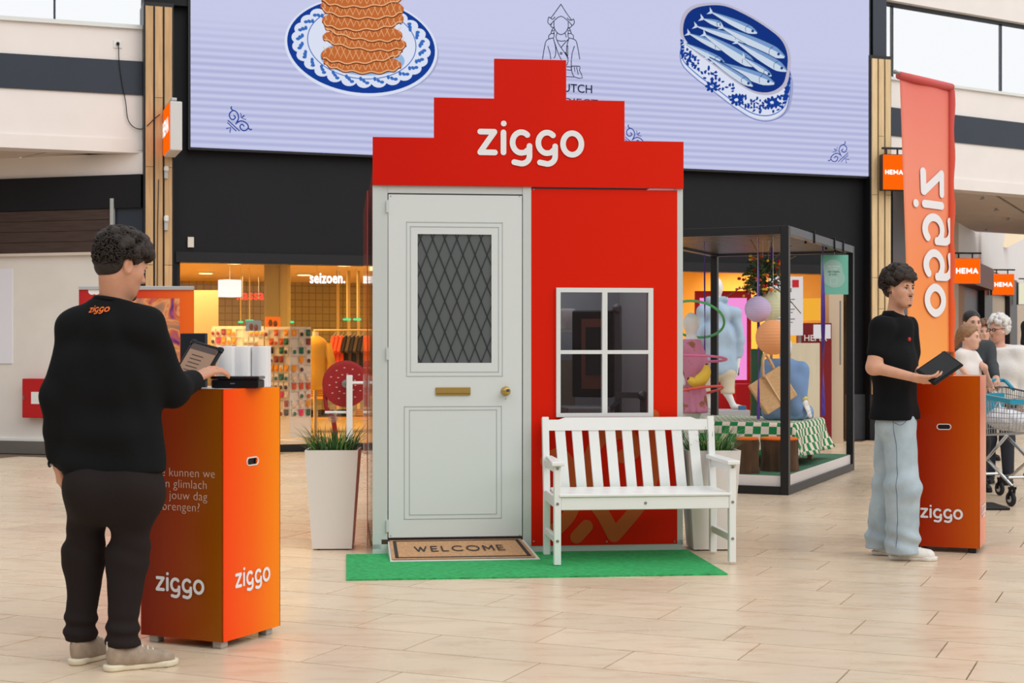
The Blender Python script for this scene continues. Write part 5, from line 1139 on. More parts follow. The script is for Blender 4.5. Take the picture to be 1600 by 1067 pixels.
MB().box((0, 0, (zz(432)+zz(524))/2), (.47, .03, zz(432)-zz(524))).build('board', mat('board_white', (226, 226, 230), .5), pb); MB().box((.13, -.018, zz(443)), (.09, .006, .1)).build('red_tag', M_shopred, pb); MB().beam((-.2, .02, .02), (-.2, .02, zz(440)), .03, .03).beam((.2, .02, .02), (.2, .02, zz(440)), .03, .03).build('stand_legs', M_steel, pb); MB().box((0, .02, .012), (.5, .3, .02)).build('stand_base', M_steel, pb)
q = Print(Plane((0, 0, 0), (1, 0, 0)), .018)
for s, z, sz in (('vandaag', zz(442), .07), ('recycling', zz(452), .07)): q.raw(*put2(text2(s, sz, .001), -.05, z-.02))
for k in range(9): q.fill([(-.2, zz(468)-k*.045), (.12-.03*(k % 3), zz(468)-k*.045), (.12-.03*(k % 3), zz(468)-k*.045+.008), (-.2, zz(468)-k*.045+.008)])
q.build('lettering', M_mink, pb)
up('wooden_counter', 'pale wooden service counter behind the seated mannequin', 'counter', 1236, 1281, 536, 692, 20.1, mat('pale_counter', (216, 204, 178), .5, var=.06, scale=4, stretch=(3, 3, .5)), .4)
rc_ = thing('red_cabinet', 'tall dark red cabinet with white letters in the shop', 'cabinet', A(1276, 690, 20.9)*V(1, 1, 0)+V(0, 0, .0045), 0); zz = lambda v: CH-(v-HY)/F*20.9
MB().box((0, .2, zz(505)/2), (.42, .4, zz(505)), ch=.006).build('cabinet_body', mat('wine_red', (128, 20, 28), .4), rc_); q = Print(Plane((0, 0, 0), (1, 0, 0)), .003); q.raw(*put2(text2('HEMA', .12, .002), -.02, zz(533))); q.build('lettering', M_wm, rc_)
up('paper_notice', 'white paper notice on the dark red cabinet', 'notice', 1271, 1298, 507, 529, 20.6, mat('paper_white', (232, 232, 240), .5), .006)
up('amber_light_box', 'amber lit box behind the dark red cabinet', 'light box', 1256, 1296, 466, 500, 22.0, emat('amber_glow', (250, 180, 60), .95), .3)
up('amber_low_box', 'small amber lit box beside the dark red cabinet', 'light box', 1240, 1252, 524, 536, 21.3, emat('amber_glow', (250, 180, 60), .95), .2)
up('green_panel', 'dark green panel beside the seated mannequin', 'panel', 1174, 1192, 545, 690, 21.0, mat('dark_green', (40, 84, 62), .6), .1)
j = struct(MB().box(A(1309, 600, 20.9)*V(1, 1, 0)+V(0, .25, 1.25), (.2, .3, 2.5)).build('trim_13', mat('jamb_beige', (206, 186, 160), .5)))
tag(MB().tube([A(1313, 470, 20.5), A(1313, 570, 20.5)], .012, 6).build('door_pull', M_steel), 'thin vertical steel pull on the beige door jamb', 'handle')
up('plinth_block', 'grey plinth under the mannequin in the blue shirt', 'plinth', 1070, 1172, 641, 692, 19.3, mat('plinth_grey', (170, 172, 174), .4), .5)
up('small_blue_box', 'small blue box standing on the grey plinth', 'box', 1155, 1166, 634, 641.3, 19.4, mat('blue_box', (60, 110, 150), .5), .1)
# ------------------------------------------------------------------ smooth-union bodies (people, mannequins)
class SDF:
    def __init__(s, lo, hi, h):
        s.lo = np.array(lo, float); s.h = h; n = np.ceil((np.array(hi)-s.lo)/h).astype(int)+1; s.n = n
        s.f = np.full(n, .5, np.float32); s.ax = [s.lo[i]+h*np.arange(n[i]) for i in range(3)]
    def _sub(s, lo, hi):
        a = np.clip(np.floor((lo-s.lo)/s.h).astype(int), 0, s.n-1); b = np.clip(np.ceil((hi-s.lo)/s.h).astype(int)+1, 1, s.n)
        if np.any(b <= a): return None, None
        sl = tuple(slice(a[i], b[i]) for i in range(3))
        return sl, np.stack(np.meshgrid(*[s.ax[i][sl[i]] for i in range(3)], indexing='ij'), -1)
    def _un(s, sl, d, k):
        a = s.f[sl]; h = np.maximum(k-np.abs(a-d), 0)/k; s.f[sl] = np.minimum(a, d)-h*h*k*.25
    def rc(s, a, b, r1, r2=None, k=.02, sq=None):
        r2 = r1 if r2 is None else r2; a = np.array(a, float); b = np.array(b, float); m = max(r1, r2)*(1.0 if sq is None else max(1, sq[1]))+k+2*s.h
        sl, p = s._sub(np.minimum(a, b)-m, np.maximum(a, b)+m)
        if sl is None: return s
        ab = b-a; t = np.clip(((p-a)@ab)/(ab@ab+1e-12), 0, 1); q = p-a-t[..., None]*ab
        if sq is not None: n_ = np.array(sq[0], float); n_ /= np.linalg.norm(n_); q = q+(q@n_)[..., None]*n_*(1/sq[1]-1)
        s._un(sl, np.linalg.norm(q, axis=-1)-(r1+(r2-r1)*t), k); return s
    def ell(s, c, r, R=None, k=.02, sub=False):
        c = np.array(c, float); r = np.array(r, float); m = r.max()+k+2*s.h; sl, p = s._sub(c-m, c+m)
        if sl is None: return s
        q = p-c
        if R is not None: q = q@np.array(R)
        k0 = np.linalg.norm(q/r, axis=-1); k1 = np.linalg.norm(q/(r*r), axis=-1)+1e-9; d = k0*(k0-1)/k1
        if sub:
            a = s.f[sl]; d = -d; h = np.maximum(k-np.abs(a-d), 0)/k; s.f[sl] = np.maximum(a, d)+h*h*k*.25
        else: s._un(sl, d, k)
        return s
    def cut(s, n, d):
        """keep the side where n.p <= d"""
        n = np.array(n, float); n /= np.linalg.norm(n)
        v = n[0]*s.ax[0][:, None, None]+n[1]*s.ax[1][None, :, None]+n[2]*s.ax[2][None, None, :]-d; s.f = np.maximum(s.f, v.astype(np.float32)); return s
    def ripple(s, fn):
        X, Y, Z_ = s.ax[0][:, None, None], s.ax[1][None, :, None], s.ax[2][None, None, :]; m = s.f < .06; s.f = np.where(m, s.f+fn(X, Y, Z_), s.f).astype(np.float32); return s
    def mesh(s, smooth=1):
        f = s.f; ins = f < 0; n = s.n-1
        cnt = np.zeros(n, np.uint8); cor = [(i, j, k) for i in (0, 1) for j in (0, 1) for k in (0, 1)]
        S = lambda o: tuple(slice(o[i], o[i]+n[i]) for i in range(3))
        for o in cor: cnt += ins[S(o)]
        act = (cnt > 0) & (cnt < 8); C = np.argwhere(act); idx = np.full(n, -1, np.int64); idx[act] = np.arange(len(C)); acc = np.zeros((len(C), 3)); w = np.zeros(len(C))
        for a in cor:
            for ax in range(3):
                if a[ax] == 0:
                    b = list(a); b[ax] = 1; fa = f[C[:, 0]+a[0], C[:, 1]+a[1], C[:, 2]+a[2]]; fb = f[C[:, 0]+b[0], C[:, 1]+b[1], C[:, 2]+b[2]]; m = (fa < 0) != (fb < 0)
                    t = np.where(m, fa/np.where(m, fa-fb, 1), 0); pos = np.array(a)+np.outer(t, np.array(b)-np.array(a)); acc[m] += pos[m]; w[m] += 1
        vs = s.lo+(C+acc/w[:, None])*s.h; Q = []
        for ax in range(3):
            o = [i for i in range(3) if i != ax]; sh = np.array(f.shape); a = [slice(None)]*3; b = [slice(None)]*3; a[ax] = slice(0, -1); b[ax] = slice(1, None)
            for i in o: a[i] = slice(1, -1); b[i] = slice(1, -1)
            e = ins[tuple(a)] != ins[tuple(b)]; P = np.argwhere(e)
            for i in o: P[:, i] += 1
            q = []
            for (di, dj) in ((0, 0), (-1, 0), (-1, -1), (0, -1)):
                c = P.copy(); c[:, o[0]] += di; c[:, o[1]] += dj; q.append(idx[c[:, 0], c[:, 1], c[:, 2]])
            Q.append(np.stack(q, 1))
        Q = np.concatenate(Q); Q = Q[(Q >= 0).all(1)]
        for _ in range(smooth):
            ac = np.zeros_like(vs); ct = np.zeros(len(vs))
            for i in range(4): np.add.at(ac, Q[:, i], vs[Q[:, (i+1) % 4]]); np.add.at(ac, Q[:, i], vs[Q[:, i-1]]); np.add.at(ct, Q[:, i], 2)
            vs = vs*.5+.5*ac/np.maximum(ct, 1)[:, None]
        return vs, Q
    def build(s, name, m, parent, smooth=1):
        vs, Q = s.mesh(smooth); me = bpy.data.meshes.new(name); me.vertices.add(len(vs)); me.vertices.foreach_set('co', vs.ravel()); me.loops.add(len(Q)*4); me.polygons.add(len(Q))
        me.loops.foreach_set('vertex_index', Q.ravel()); me.polygons.foreach_set('loop_start', np.arange(len(Q))*4); me.update(calc_edges=True); me.validate(); me.polygons.foreach_set('use_smooth', [True]*len(me.polygons)); me.materials.append(m); fixn(me)
        o = bpy.data.objects.new(name, me); COL.objects.link(o); o.parent = parent; return o
def unit(v): v = np.array(v, float); return v/(np.linalg.norm(v)+1e-12)
def headframe(face, up=(0, 0, 1)):
    f = unit(face); r = unit(np.cross(f, up)); u = np.cross(r, f); return np.stack([r, f, u], 1)      # columns right, forward, up
def head(S, c, R, sc=1.0, ears=True, female=False):
    T = lambda x, y, z: np.array(c)+R@(np.array((x, y, z))*sc); E = lambda p, r, k=.02, sub=False: S.ell(T(*p), np.array(r)*sc, R, k*sc, sub)
    E((0, -.012, .035), (.074, .094, .088)); E((0, .03, -.03), (.06, .066, .088), .03); E((0, .05, -.075), (.042, .042, .04), .03)
    for x in (-1, 1):
        S.rc(T(x*.054, .0, -.03), T(x*.022, .062, -.098), .02*sc, .015*sc, .03*sc); E((x*.042, .055, -.022), (.024, .026, .026), .03)
        if ears: S.ell(T(x*.077, -.008, -.008), np.array((.011, .022, .033))*sc, R@np.array(Matrix.Rotation(.25, 3, 'X')), .008*sc); E((x*.084, -.002, -.008), (.006, .012, .02), .006, True)
    E((0, .076, -.102), (.02 if not female else .015, .016, .016), .02)
    S.rc(T(-.036, .082, .022), T(.036, .082, .022), .011*sc, k=.02*sc)
    for x in (-1, 1): E((x*.031, .099, .002), (.017, .014, .011), .012, True)
    S.rc(T(0, .088, .012), T(0, .112, -.03), .008*sc, .0125*sc, .012*sc)
    for x in (-1, 1): E((x*.012, .1, -.034), (.009, .011, .008), .008)
    S.rc(T(-.018, .09, -.06), T(.018, .09, -.06), .007*sc, k=.01*sc); S.rc(T(-.015, .089, -.072), T(.015, .089, -.072), .0075*sc, k=.008*sc); E((0, .1, -.066), (.02, .008, .0022), .003, True)
    return T
M_eye = mat('eye_white', (226, 222, 218), .25); M_iris = mat('eye_dark', (44, 30, 24), .2)
def facebits(T, R, root, browm, lipm, sc=1.0, brows=True):
    for x in (-1, 1):
        e = MB().ball(T(x*.031, .079, .001), .0125*sc, 12, 8).build('eye', M_eye, root, smooth=True); MB().ball(T(x*.031, .0865, .001), .0068*sc, 10, 6).build('iris', M_iris, e, smooth=True)
        MB().tube([T(x*.014, .0945, .019), T(x*.03, .0945, .0245), T(x*.047, .083, .019)], [.003*sc, .0042*sc, .002*sc], 6).build('eyebrow', browm, root, smooth=True)
        MB().tube([T(x*.018, .0915, .004), T(x*.031, .0945, .0098), T(x*.045, .085, .004)], [.0016*sc, .0024*sc, .0016*sc], 5).build('eyelid', browm, root, smooth=True)
    MB().tube([T(-.022, .0905, -.0625), T(-.008, .0972, -.0595), T(0, .0975, -.061), T(.008, .0972, -.0595), T(.022, .0905, -.0625)], [.001*sc, .0042*sc, .004*sc, .0042*sc, .001*sc], 6).tube([T(-.019, .0905, -.068), T(0, .0975, -.0725), T(.019, .0905, -.068)], [.001*sc, .005*sc, .001*sc], 6).build('lips', lipm, root, smooth=True)
def neck(S, T, base, r=.054, k=.03): S.rc(T(0, -.022, -.06), base, r, r*1.08, k)
def hand(S, w, d, n, t, curl=(.3, .35, .4, .45), thumb=.5, sc=1.0, spread=.0, k=.006):
    """w wrist, d pointing direction, n palm side, t thumb side"""
    d = unit(d); n = unit(n-np.dot(n, d)*d); t0 = np.cross(d, n); t = t0 if np.dot(t0, t) > 0 else -t0
    kn = []
    for i, o in enumerate((.031, .0105, -.0105, -.030)): kn.append(w+sc*(d*(.088-.004*abs(i-1.2))+t*o))
    for i, b in enumerate(kn): S.rc(w+sc*t*(.018-.012*i), b, .0145*sc, .0105*sc, .014)
    for i, b in enumerate(kn):
        L = sc*(.044, .049, .045, .035)[i]; a = curl[i] if hasattr(curl, '__len__') else curl; dd = unit(d+t*spread*(1.5-i)); p = b; an = a*.7
        for s_, (f, r1, r2) in enumerate(((1, .0092, .0085), (.66, .0085, .0078), (.52, .0078, .0065))):
            e = p+L*f*(dd*math.cos(an)+n*math.sin(an)); S.rc(p, e, r1*sc, r2*sc, k); p = e; an += a*(1.0 if s_ == 0 else .8)
    b = w+sc*(d*.022+t*.026); m = b+sc*.042*unit(d*.72+t*(.75-.3*thumb)+n*.5*thumb); e = m+sc*.034*unit(d*.95+t*(.25-.4*thumb)+n*.5*thumb); f = e+sc*.026*unit(d+n*.5*thumb-t*.1)
    S.rc(w+sc*t*.012, b, .016*sc, .015*sc, .012); S.rc(b, m, .014*sc, .0115*sc, .01); S.rc(m, e, .0105*sc, .0095*sc, k); S.rc(e, f, .0095*sc, .0075*sc, k)
def torso(S, hip, chest, sl, sr, fwd, g=0., k=.07, waist=1.0, belly=0., sz=1.):
    """hip / chest centres, shoulder joints, forward vector; g inflates"""
    lat = unit(np.cross(fwd, (0, 0, 1))); hip = np.array(hip, float); chest = np.array(chest, float); fw = unit(fwd)
    lv = [(0.0, .085, .108), (.33, .072*waist, .105*waist+.0), (.66, .08, .112), (.9, .095, .118)]
    for t, hw, r in lv:
        c = hip+(chest-hip)*t+fw*belly*math.sin(math.pi*t); S.rc(c-lat*hw*sz, c+lat*hw*sz, r*sz+g, k=k, sq=(fw, .93))
    m = (np.array(sl)+np.array(sr))/2
    for s_ in (sl, sr): S.rc(m+V(0, 0, .0), np.array(s_)*.9+m*.1, .075*sz+g, .062*sz+g, k)
    S.rc(chest, m+V(0, 0, .02), .1*sz+g, .07*sz+g, k)
def limb(S, a, b, c, r, g=0, k=.03): S.rc(a, b, r[0]+g, r[1]+g, k); S.rc(b, c, r[1]+g, r[2]+g, k)
def shoe(root, heel, toe, name, mu, ms, mlace=None, h=.11, w=.045, sole=.028, lift=0, extras=True):
    """heel/toe: ground points in root coordinates"""
    heel = np.array(heel, float); toe = np.array(toe, float); d = unit((toe-heel)*V(1, 1, 0)); L = np.linalg.norm((toe-heel)[:2]); lat = np.array((-d[1], d[0], 0)); P = lambda f, s_, z: heel+d*L*f+lat*s_+V(0, 0, z)
    lo = np.minimum(heel, toe)-.12; hi = np.maximum(heel, toe)+.12; lo[2] = -.01; hi[2] = .22
    S = SDF(lo, hi, .005)
    for f0, f1, r0, r1 in ((.13, .45, .036, .034), (.45, .83, .034, .044), (.83, .9, .044, .036)): S.rc(P(f0, 0, .02), P(f1, 0, .02), r0, r1, .03)
    S.rc(P(.1, 0, .03), P(.1, 0, .02), .034, .036, .02)
    S.cut((0, 0, -1), -.0005); S.cut((0, 0, 1), sole)
    so_ = S.build(name+'_sole', ms, root)
    S = SDF(lo, hi, .005); S.rc(P(.14, 0, .045), P(.16, 0, h-.02), .035, .034, .03); S.rc(P(.16, 0, h-.035), P(.42, 0, h-.045), .034, .034, .03); S.rc(P(.4, 0, .058), P(.82, 0, .034), .034, .031, .04, (lat, 1.18)); S.rc(P(.3, 0, .04), P(.85, 0, .03), .034, .034, .03, (lat, 1.15)); S.cut((0, 0, -1), -sole+.004); S.cut((0, 0, 1), h)
    up = S.build(name, mu, root)
    if mlace:
        for k in range(5): f = .42+k*.075; z = h+.0-k*.0095; MB().tube([P(f, -.032, z-.024), P(f+.01, -.015, z-.003), P(f+.02, .015, z-.003), P(f+.03, .032, z-.024)], .0045, 5).build('lace', mlace, up, smooth=True)
    if extras: MB().beam(P(.035, 0, .055), P(.03, 0, h+.012), .018, .007, tuple(d), .002).build('heel_tab', mlace or ms, up)
    return up
def curls(S, T, n, seed, zmin, rmin=.012, rmax=.02, R=1.0, front=.2, sc=1.0):
    r = random.Random(seed); c = 0
    while c < n:
        d = np.array([r.gauss(0, 1) for _ in range(3)]); d /= np.linalg.norm(d); p = np.array((d[0]*.078, -.012+d[1]*.098, .04+d[2]*.092))*R
        lim = zmin(p)
        if p[2] < lim: continue
        c += 1; p = p*r.uniform(.97, 1.07); q = T(p[0], p[1], p[2]); S.ell(q, np.array((1, 1, 1))*r.uniform(rmin, rmax)*sc, None, .006)
fold = lambda a, fx, fy, fz, ph=0: (lambda X, Y, Z_: a*np.sin(fx*X+fy*Y+fz*Z_+ph+1.6*np.sin(fz*.31*Z_+fx*.4*X))*np.cos(.37*fz*Z_-.5*fx*X+ph))
SKIN = lambda n, c: mat(n, c, .5, var=.05, scale=30, spec=.35)

def locks(T, n, seed, zmin, name, m, parent, R=1.12, rad=.0035, ln=.045, sc=1.0):
    """curly locks of hair as short coiled strands"""
    r = random.Random(seed); mb = MB(); c = 0
    while c < n:
        d = np.array([r.gauss(0, 1) for _ in range(3)]); d /= np.linalg.norm(d); p = np.array((d[0]*.078, -.012+d[1]*.098, .04+d[2]*.092))*R
        if p[2] < zmin(p): continue
        c += 1; t = np.cross(d, [r.gauss(0, 1) for _ in range(3)]); t /= np.linalg.norm(t); b = np.cross(d, t); L = ln*r.uniform(.6, 1.2); a0 = r.uniform(0, 6.28); P = []
        for k in range(9):
            s = k/8; P.append(T(*(p+t*L*(s-.5)+d*(.006*math.sin(a0+s*9)+.01*math.sin(s*math.pi))+b*.008*math.cos(a0+s*9))))
        mb.tube(P, [rad*sc*(1-.6*abs(2*k/8-1)**2) for k in range(9)], 5, caps=False)
    return tag(mb.build(name, m, parent, smooth=True), kind='stuff')
# ------------------------------------------------------------------ man at the nearer counter, seen from behind
Y0 = 6.24; r0 = V(-1.70, Y0, 0)
def J(u, v, dy=0., Yb=None): return A(u, v, (Yb or Y0)+dy)-r0
man = thing('person', 'person in black sweatshirt and dark trousers using a tablet at the nearer counter', 'person', r0)
M_sk1 = SKIN('skin_tan', (206, 150, 122)); M_hair1 = mat('dark_brown_hair', (44, 34, 29), .6, var=.3, scale=60, bump=.6, bscale=120)
M_sweat = mat('black_sweatshirt', (21, 22, 24), .85, bump=.15, bscale=180, spec=.15); M_trou = mat('dark_brown_trousers', (36, 29, 29), .85, bump=.15, bscale=160, spec=.2)
fw = unit((.34, .94, 0)); hipc = J(180, 752, .02); chest = J(172, 545, .02)
ls, rs = J(117, 511, .06), J(230, 511, -.05); le, lw_ = J(90, 622, .03), J(91, 719, .05); re, rw = J(269, 611, .07), J(303, 592, .27)
lh, rh = J(143, 762, .04), J(214, 762, -.0); lk, la = J(131, 868, .12), J(126, 1003, .12); rk, ra = J(200, 868, .04), J(191, 1012, .0)
hc_ = J(190, 415, .02); RH = headframe((.70, .62, -.30))
lo, hi = V(-.62, -.35, -.01), V(.75, .75, 1.9)
S = SDF(lo, hi, .0058)
T1 = head(S, hc_, RH, 1.0); neck(S, T1, J(180, 478, .03), .058)
torso(S, hipc, chest, ls, rs, fw, -.02); limb(S, ls, le, lw_, (.045, .04, .027)); limb(S, rs, re, rw, (.045, .04, .027)); limb(S, lh, lk, la+V(0, 0, -.02), (.075, .055, .04)); limb(S, rh, rk, ra+V(0, 0, -.02), (.075, .055, .04))
hand(S, lw_+V(0, 0, -.01), (.12, .1, -1), (.75, .5, .1), (.3, .8, 0), .55, .6)
hand(S, rw, unit(J(333, 577, .35)-rw), (.25, .45, -.8), (-.6, .5, .5), (.22, .32, .4, .45), .3, 1.08, spread=.2)
S.build('body', M_sk1, man)
# hair: cropped sides, curly top
S = SDF(hc_-.2, hc_+.22, .0045)
S.ell(T1(0, -.018, .042), (.083, .1, .092), RH, .02); S.ell(T1(0, -.055, -.025), (.068, .055, .05), RH, .03)
cn = RH@V(0, .82, -.57); S.cut(cn, float(cn@T1(0, .052, .012)))     # bare face
curls(S, T1, 220, 4, lambda p: .035-.35*p[1] if p[1] < .02 else .062, .012, .02, 1.12)
curls(S, T1, 50, 9, lambda p: .062 if p[1] > .045 else .3, .012, .02, 1.2)
S.rc(T1(.078, .012, .02), T1(.076, .016, -.03), .008, .005, .006)
for x in (-1, 1): S.ell(T1(x*.079, -.004, -.012), (.016, .026, .036), RH, .004, True)
S.build('hair', M_hair1, man, 0); locks(T1, 950, 5, lambda p: -.085 if p[1] < -.055 else (.03 if p[1] < .03 else .06), 'hair_curls', M_hair1, man, 1.15, .0028)
S = SDF(hc_-.2, hc_+.2, .005); S.rc(T1(.045, .045, -.085), T1(0, .086, -.108), .012, .016, .01); S.rc(T1(-.045, .045, -.085), T1(0, .086, -.108), .012, .016, .01); S.build('beard', M_hair1, man); facebits(T1, RH, man, M_hair1, mat('lips_rose', (186, 112, 100), .5))
# sweatshirt
S = SDF(lo, hi, .007); torso(S, hipc+V(0, 0, .03), chest, ls, rs, fw, .006, .07, 1.12, -.01, .97); limb(S, ls, le, lw_+V(0, 0, .02), (.06, .055, .036), .008, .045); limb(S, rs, re, rw-unit(rw-re)*.02, (.062, .06, .037), .008, .045)
S.rc(lw_+V(-.005, 0, .11), lw_+V(0, 0, .07), .058, .052, .03); S.rc(J(133, 728, .03), J(222, 722, .0), .092, .092, .06, (fw, 1.05))
S.rc(J(172, 480, .03), J(190, 480, .02), .066, .066, .03); S.rc(J(160, 492, .03), ls, .07, .062, .05); S.rc(J(198, 492, .01), rs, .07, .062, .05); S.rc(J(131, 570, .03), J(132, 715, .03), .086, .086, .05); S.rc(J(219, 570, -.01), J(222, 715, 0), .082, .084, .05)
S.ripple(fold(.005, 9, 4, 26)); S.ripple(fold(.003, 30, 10, 12, 1))
S.cut((0, 0, -1), -(J(180, 737)[2])); nn = unit((.15, .25, 1)); S.cut(nn, float(nn@J(180, 473, .02)))
sw = S.build('sweatshirt', M_sweat, man, 2)
S = SDF(lo, hi, .008); S.rc(J(133, 729, .03), J(221, 724, 0), .094, .094, .06, (fw, 1.05)); S.cut((0, 0, -1), -(J(180, 742)[2])); S.cut((0, 0, 1), J(180, 716)[2]); S.build('waist_rib', M_sweat, sw)
MB().tube([lw_+V(0, 0, .05), lw_+V(0, 0, .005)], [.037, .034], 14).build('cuff', M_sweat, sw, smooth=True); d_ = unit(rw-re); MB().tube([rw-d_*.07, rw-d_*.045, rw-d_*.012], [.047, .043, .036], 16).build('cuff', M_sweat, sw, smooth=True)
neckc = J(180, 473, .03); MB().tube([neckc+V(.082*math.cos(a), .072*math.sin(a), -.014*math.cos(a)-.012*math.sin(a)) for a in np.linspace(0, 2*math.pi, 28, endpoint=False)], .012, 8, True).build('neck_rib', M_sweat, sw, smooth=True)
# small orange wordmark on the upper back, wrapped onto the cloth surface
def wrap(parent, name, m, c, ex, ez, k, n, target, lift=.004, shear=.12):
    from mathutils.bvhtree import BVHTree
    bv = BVHTree.FromPolygons([v.co for v in target.data.vertices], [p.vertices for p in target.data.polygons]); P = []
    for q in WM[0]:
        a, b = (q[0]-2.08)*k, (q[1]-.5)*k; o = c+ex*(a+b*shear)+ez*b+n*.3; hit = bv.ray_cast(Vector(o), Vector(-n)); d = hit[3] if hit[0] is not None else .3; P.append(o-n*(d-lift-q[2]*.0004))
    return MB().add(P, WM[1]).build(name, m, parent)
wrap(sw, 'wordmark', mat('orange_embroidery', (240, 110, 20), .6), J(151, 482, -.1), unit((1, -.25, .04)), V(0, 0, 1), .0225, unit((-.15, -1, .15)), sw)
# trousers
S = SDF(lo, hi, .0065); S.rc(J(142, 745, .04), J(216, 745, -.0), .09, .09, .06, (fw, 1.0)); limb(S, lh, lk, la+V(0, 0, .005), (.086, .076, .056), .003, .05); limb(S, rh, rk, ra+V(0, 0, .005), (.088, .078, .056), .003, .05)
S.ell(J(150, 772, -.02), (.078, .08, .1), None, .1); S.ell(J(208, 772, -.04), (.078, .08, .1), None, .1); S.rc(J(150, 770, 0), J(206, 770, -.02), .085, .085, .1)
S.rc(la+V(0, 0, .05), la+V(.0, .0, .01), .062, .066, .02); S.rc(ra+V(0, 0, .05), ra+V(0, 0, .01), .062, .066, .02)
S.ripple(fold(.007, 12, 5, 18)); S.ripple(lambda X_, Y_, Z_: .008*np.sin(95*Z_+9*X_)*np.exp(-((Z_-.15)/.06)**2)); S.ripple(lambda X_, Y_, Z_: .004*np.sin(60*Z_+30*X_)*np.exp(-((Z_-.5)/.08)**2))
S.cut((0, 0, -1), -.095); S.build('trousers', M_trou, man, 2)
M_shoe1 = mat('taupe_sneaker', (160, 142, 124), .8, var=.14, scale=40); M_sole1 = mat('cream_sole', (226, 216, 192), .6, var=.06, scale=20); M_lace = mat('cream_lace', (214, 204, 186), .7)
shoe(man, G(113, 1040)-r0, G(113, 1040)-r0+V(.13, .25, 0), 'sneaker', M_shoe1, M_sole1, M_lace); shoe(man, G(164, 1049)-r0, G(164, 1049)-r0+V(.262, .14, 0), 'sneaker', M_shoe1, M_sole1, M_lace)
MB().tube([lw_+V(.036*math.cos(a), .03*math.sin(a), -.012+.006*math.cos(a)) for a in np.linspace(0, 2*math.pi, 20, endpoint=False)], .007, 6, True).build('watch_strap', M_steel, man, smooth=True); MB().ball(lw_+V(-.032, -.012, -.012), (.008, .018, .018), 12, 8).build('watch_face', M_blk, man)
# ------------------------------------------------------------------ man with a cased tablet beside the farther counter
Y0 = 9.5; r0 = G(1400, 872); r0[1] = 9.5; r0[0] = (1398-CX)/F*9.5
man2 = thing('person', 'person in black polo shirt and pale jeans holding a tablet', 'person', r0)
M_sk2 = SKIN('skin_fair', (214, 160, 132)); M_polo = mat('black_polo', (20, 21, 24), .85, bump=.1, bscale=200, spec=.15)
def jeansmat():
    m = mat('washed_denim', (172, 188, 198), .85, var=.2, scale=6, bump=.2, bscale=240, spec=.2); return m
M_jean = jeansmat()
fw = unit((.86, -.5, 0)); hipc = J(1400, 660, 0); chest = J(1397, 552, 0)
rs, ls = J(1378, 513, -.15), J(1416, 511, .15); re, rw = J(1365, 574, -.2), J(1429, 590, -.34); le, lw_ = J(1424, 577, .06), J(1446, 592, -.18)
rh, lh = J(1406, 670, -.07), J(1390, 668, .09); rk, ra = J(1411, 760, -.1), J(1408, 856, -.08); lk, la = J(1388, 760, .14), J(1374, 850, .17)
hc_ = J(1405, 452, -.02); RH = headframe((.54, -.84, .0))
lo, hi = V(-.4, -.62, -.01), V(.45, .4, 1.9)
S = SDF(lo, hi, .0055)
T2 = head(S, hc_, RH, .96); neck(S, T2, J(1397, 500, 0), .047)
torso(S, hipc, chest, ls, rs, fw, -.02); limb(S, rs, re, rw, (.047, .039, .027)); limb(S, le*0+ls, le, lw_, (.047, .039, .027)); limb(S, rh, rk, ra, (.075, .055, .04)); limb(S, lh, lk, la, (.075, .055, .04)); S.rc((rs+re)/2, re, .047, .039, .03)
hand(S, rw, unit(J(1462, 594, -.38)-rw), (.25, .5, .85), (.1, .9, .3), (.35, .45, .5, .5), .35)
hand(S, lw_, unit(J(1474, 590, -.30)-lw_)+V(0, -.25, 0), (-.1, -.5, .85), (.2, -.8, .4), .5, .4)
S.build('body', M_sk2, man2)
S = SDF(hc_-.2, hc_+.22, .0045); S.ell(T2(0, -.016, .045), (.079, .097, .086), RH, .02); S.ell(T2(0, -.06, -.01), (.066, .048, .045), RH, .03); cn = RH@V(0, .86, -.5); S.cut(cn, float(cn@T2(0, .05, .03)))
curls(S, T2, 150, 14, lambda p: .03-.5*p[1] if p[1] < .03 else .066, .012, .02, 1.17, sc=1); curls(S, T2, 60, 19, lambda p: .066 if p[1] > .04 else .3, .012, .02, 1.22)
for x in (-1, 1): S.ell(T2(x*.079, .0, -.012), (.018, .03, .036), RH, .004, True)
S.build('hair', mat('brown_curly_hair', (48, 37, 31), .6, var=.35, scale=60, bump=.6, bscale=120), man2, 0); locks(T2, 620, 8, lambda p: -.03-.5*p[1] if p[1] < .0 else (.035 if p[1] < .04 else .07), 'hair_curls', MATS['brown_curly_hair'], man2, 1.22, .003); facebits(T2, RH, man2, M_hair1, mat('lips_rose', (186, 112, 100), .5), .96)
MB().tube([T2(-.024, .091, -.053), T2(-.008, .099, -.049), T2(.008, .099, -.049), T2(.024, .091, -.053)], [.002, .0045, .0045, .002], 6).build('moustache', mat('stubble', (92, 64, 52), .8), man2, smooth=True)
MB().tube([T2(-.016, .088, -.106), T2(0, .094, -.107), T2(.016, .088, -.106)], [.004, .008, .004], 6).build('chin_beard', MATS['stubble'], man2, smooth=True)
S = SDF(lo, hi, .0065); torso(S, hipc+V(0, 0, -.0), chest, ls, rs, fw, .012, .08, 1.02, 0, 1.0); S.rc(rs, (rs*.42+re*.58), .07, .068, .04); S.rc(ls, (ls*.42+le*.58), .07, .068, .04); S.rc(J(1396, 650, 0)-unit(np.cross(fw, (0, 0, 1)))*.07, J(1396, 650, 0)+unit(np.cross(fw, (0, 0, 1)))*.07, .128, .128, .05)
S.ripple(fold(.004, 14, 10, 22)); S.ripple(fold(.0025, 30, 22, 9, 2)); S.cut((0, 0, -1), -J(1400, 655)[2])
nn = unit(-fw*.0+V(.1, -.1, 1)); S.cut(nn, float(nn@J(1398, 494, 0))); d_ = unit(re-rs)
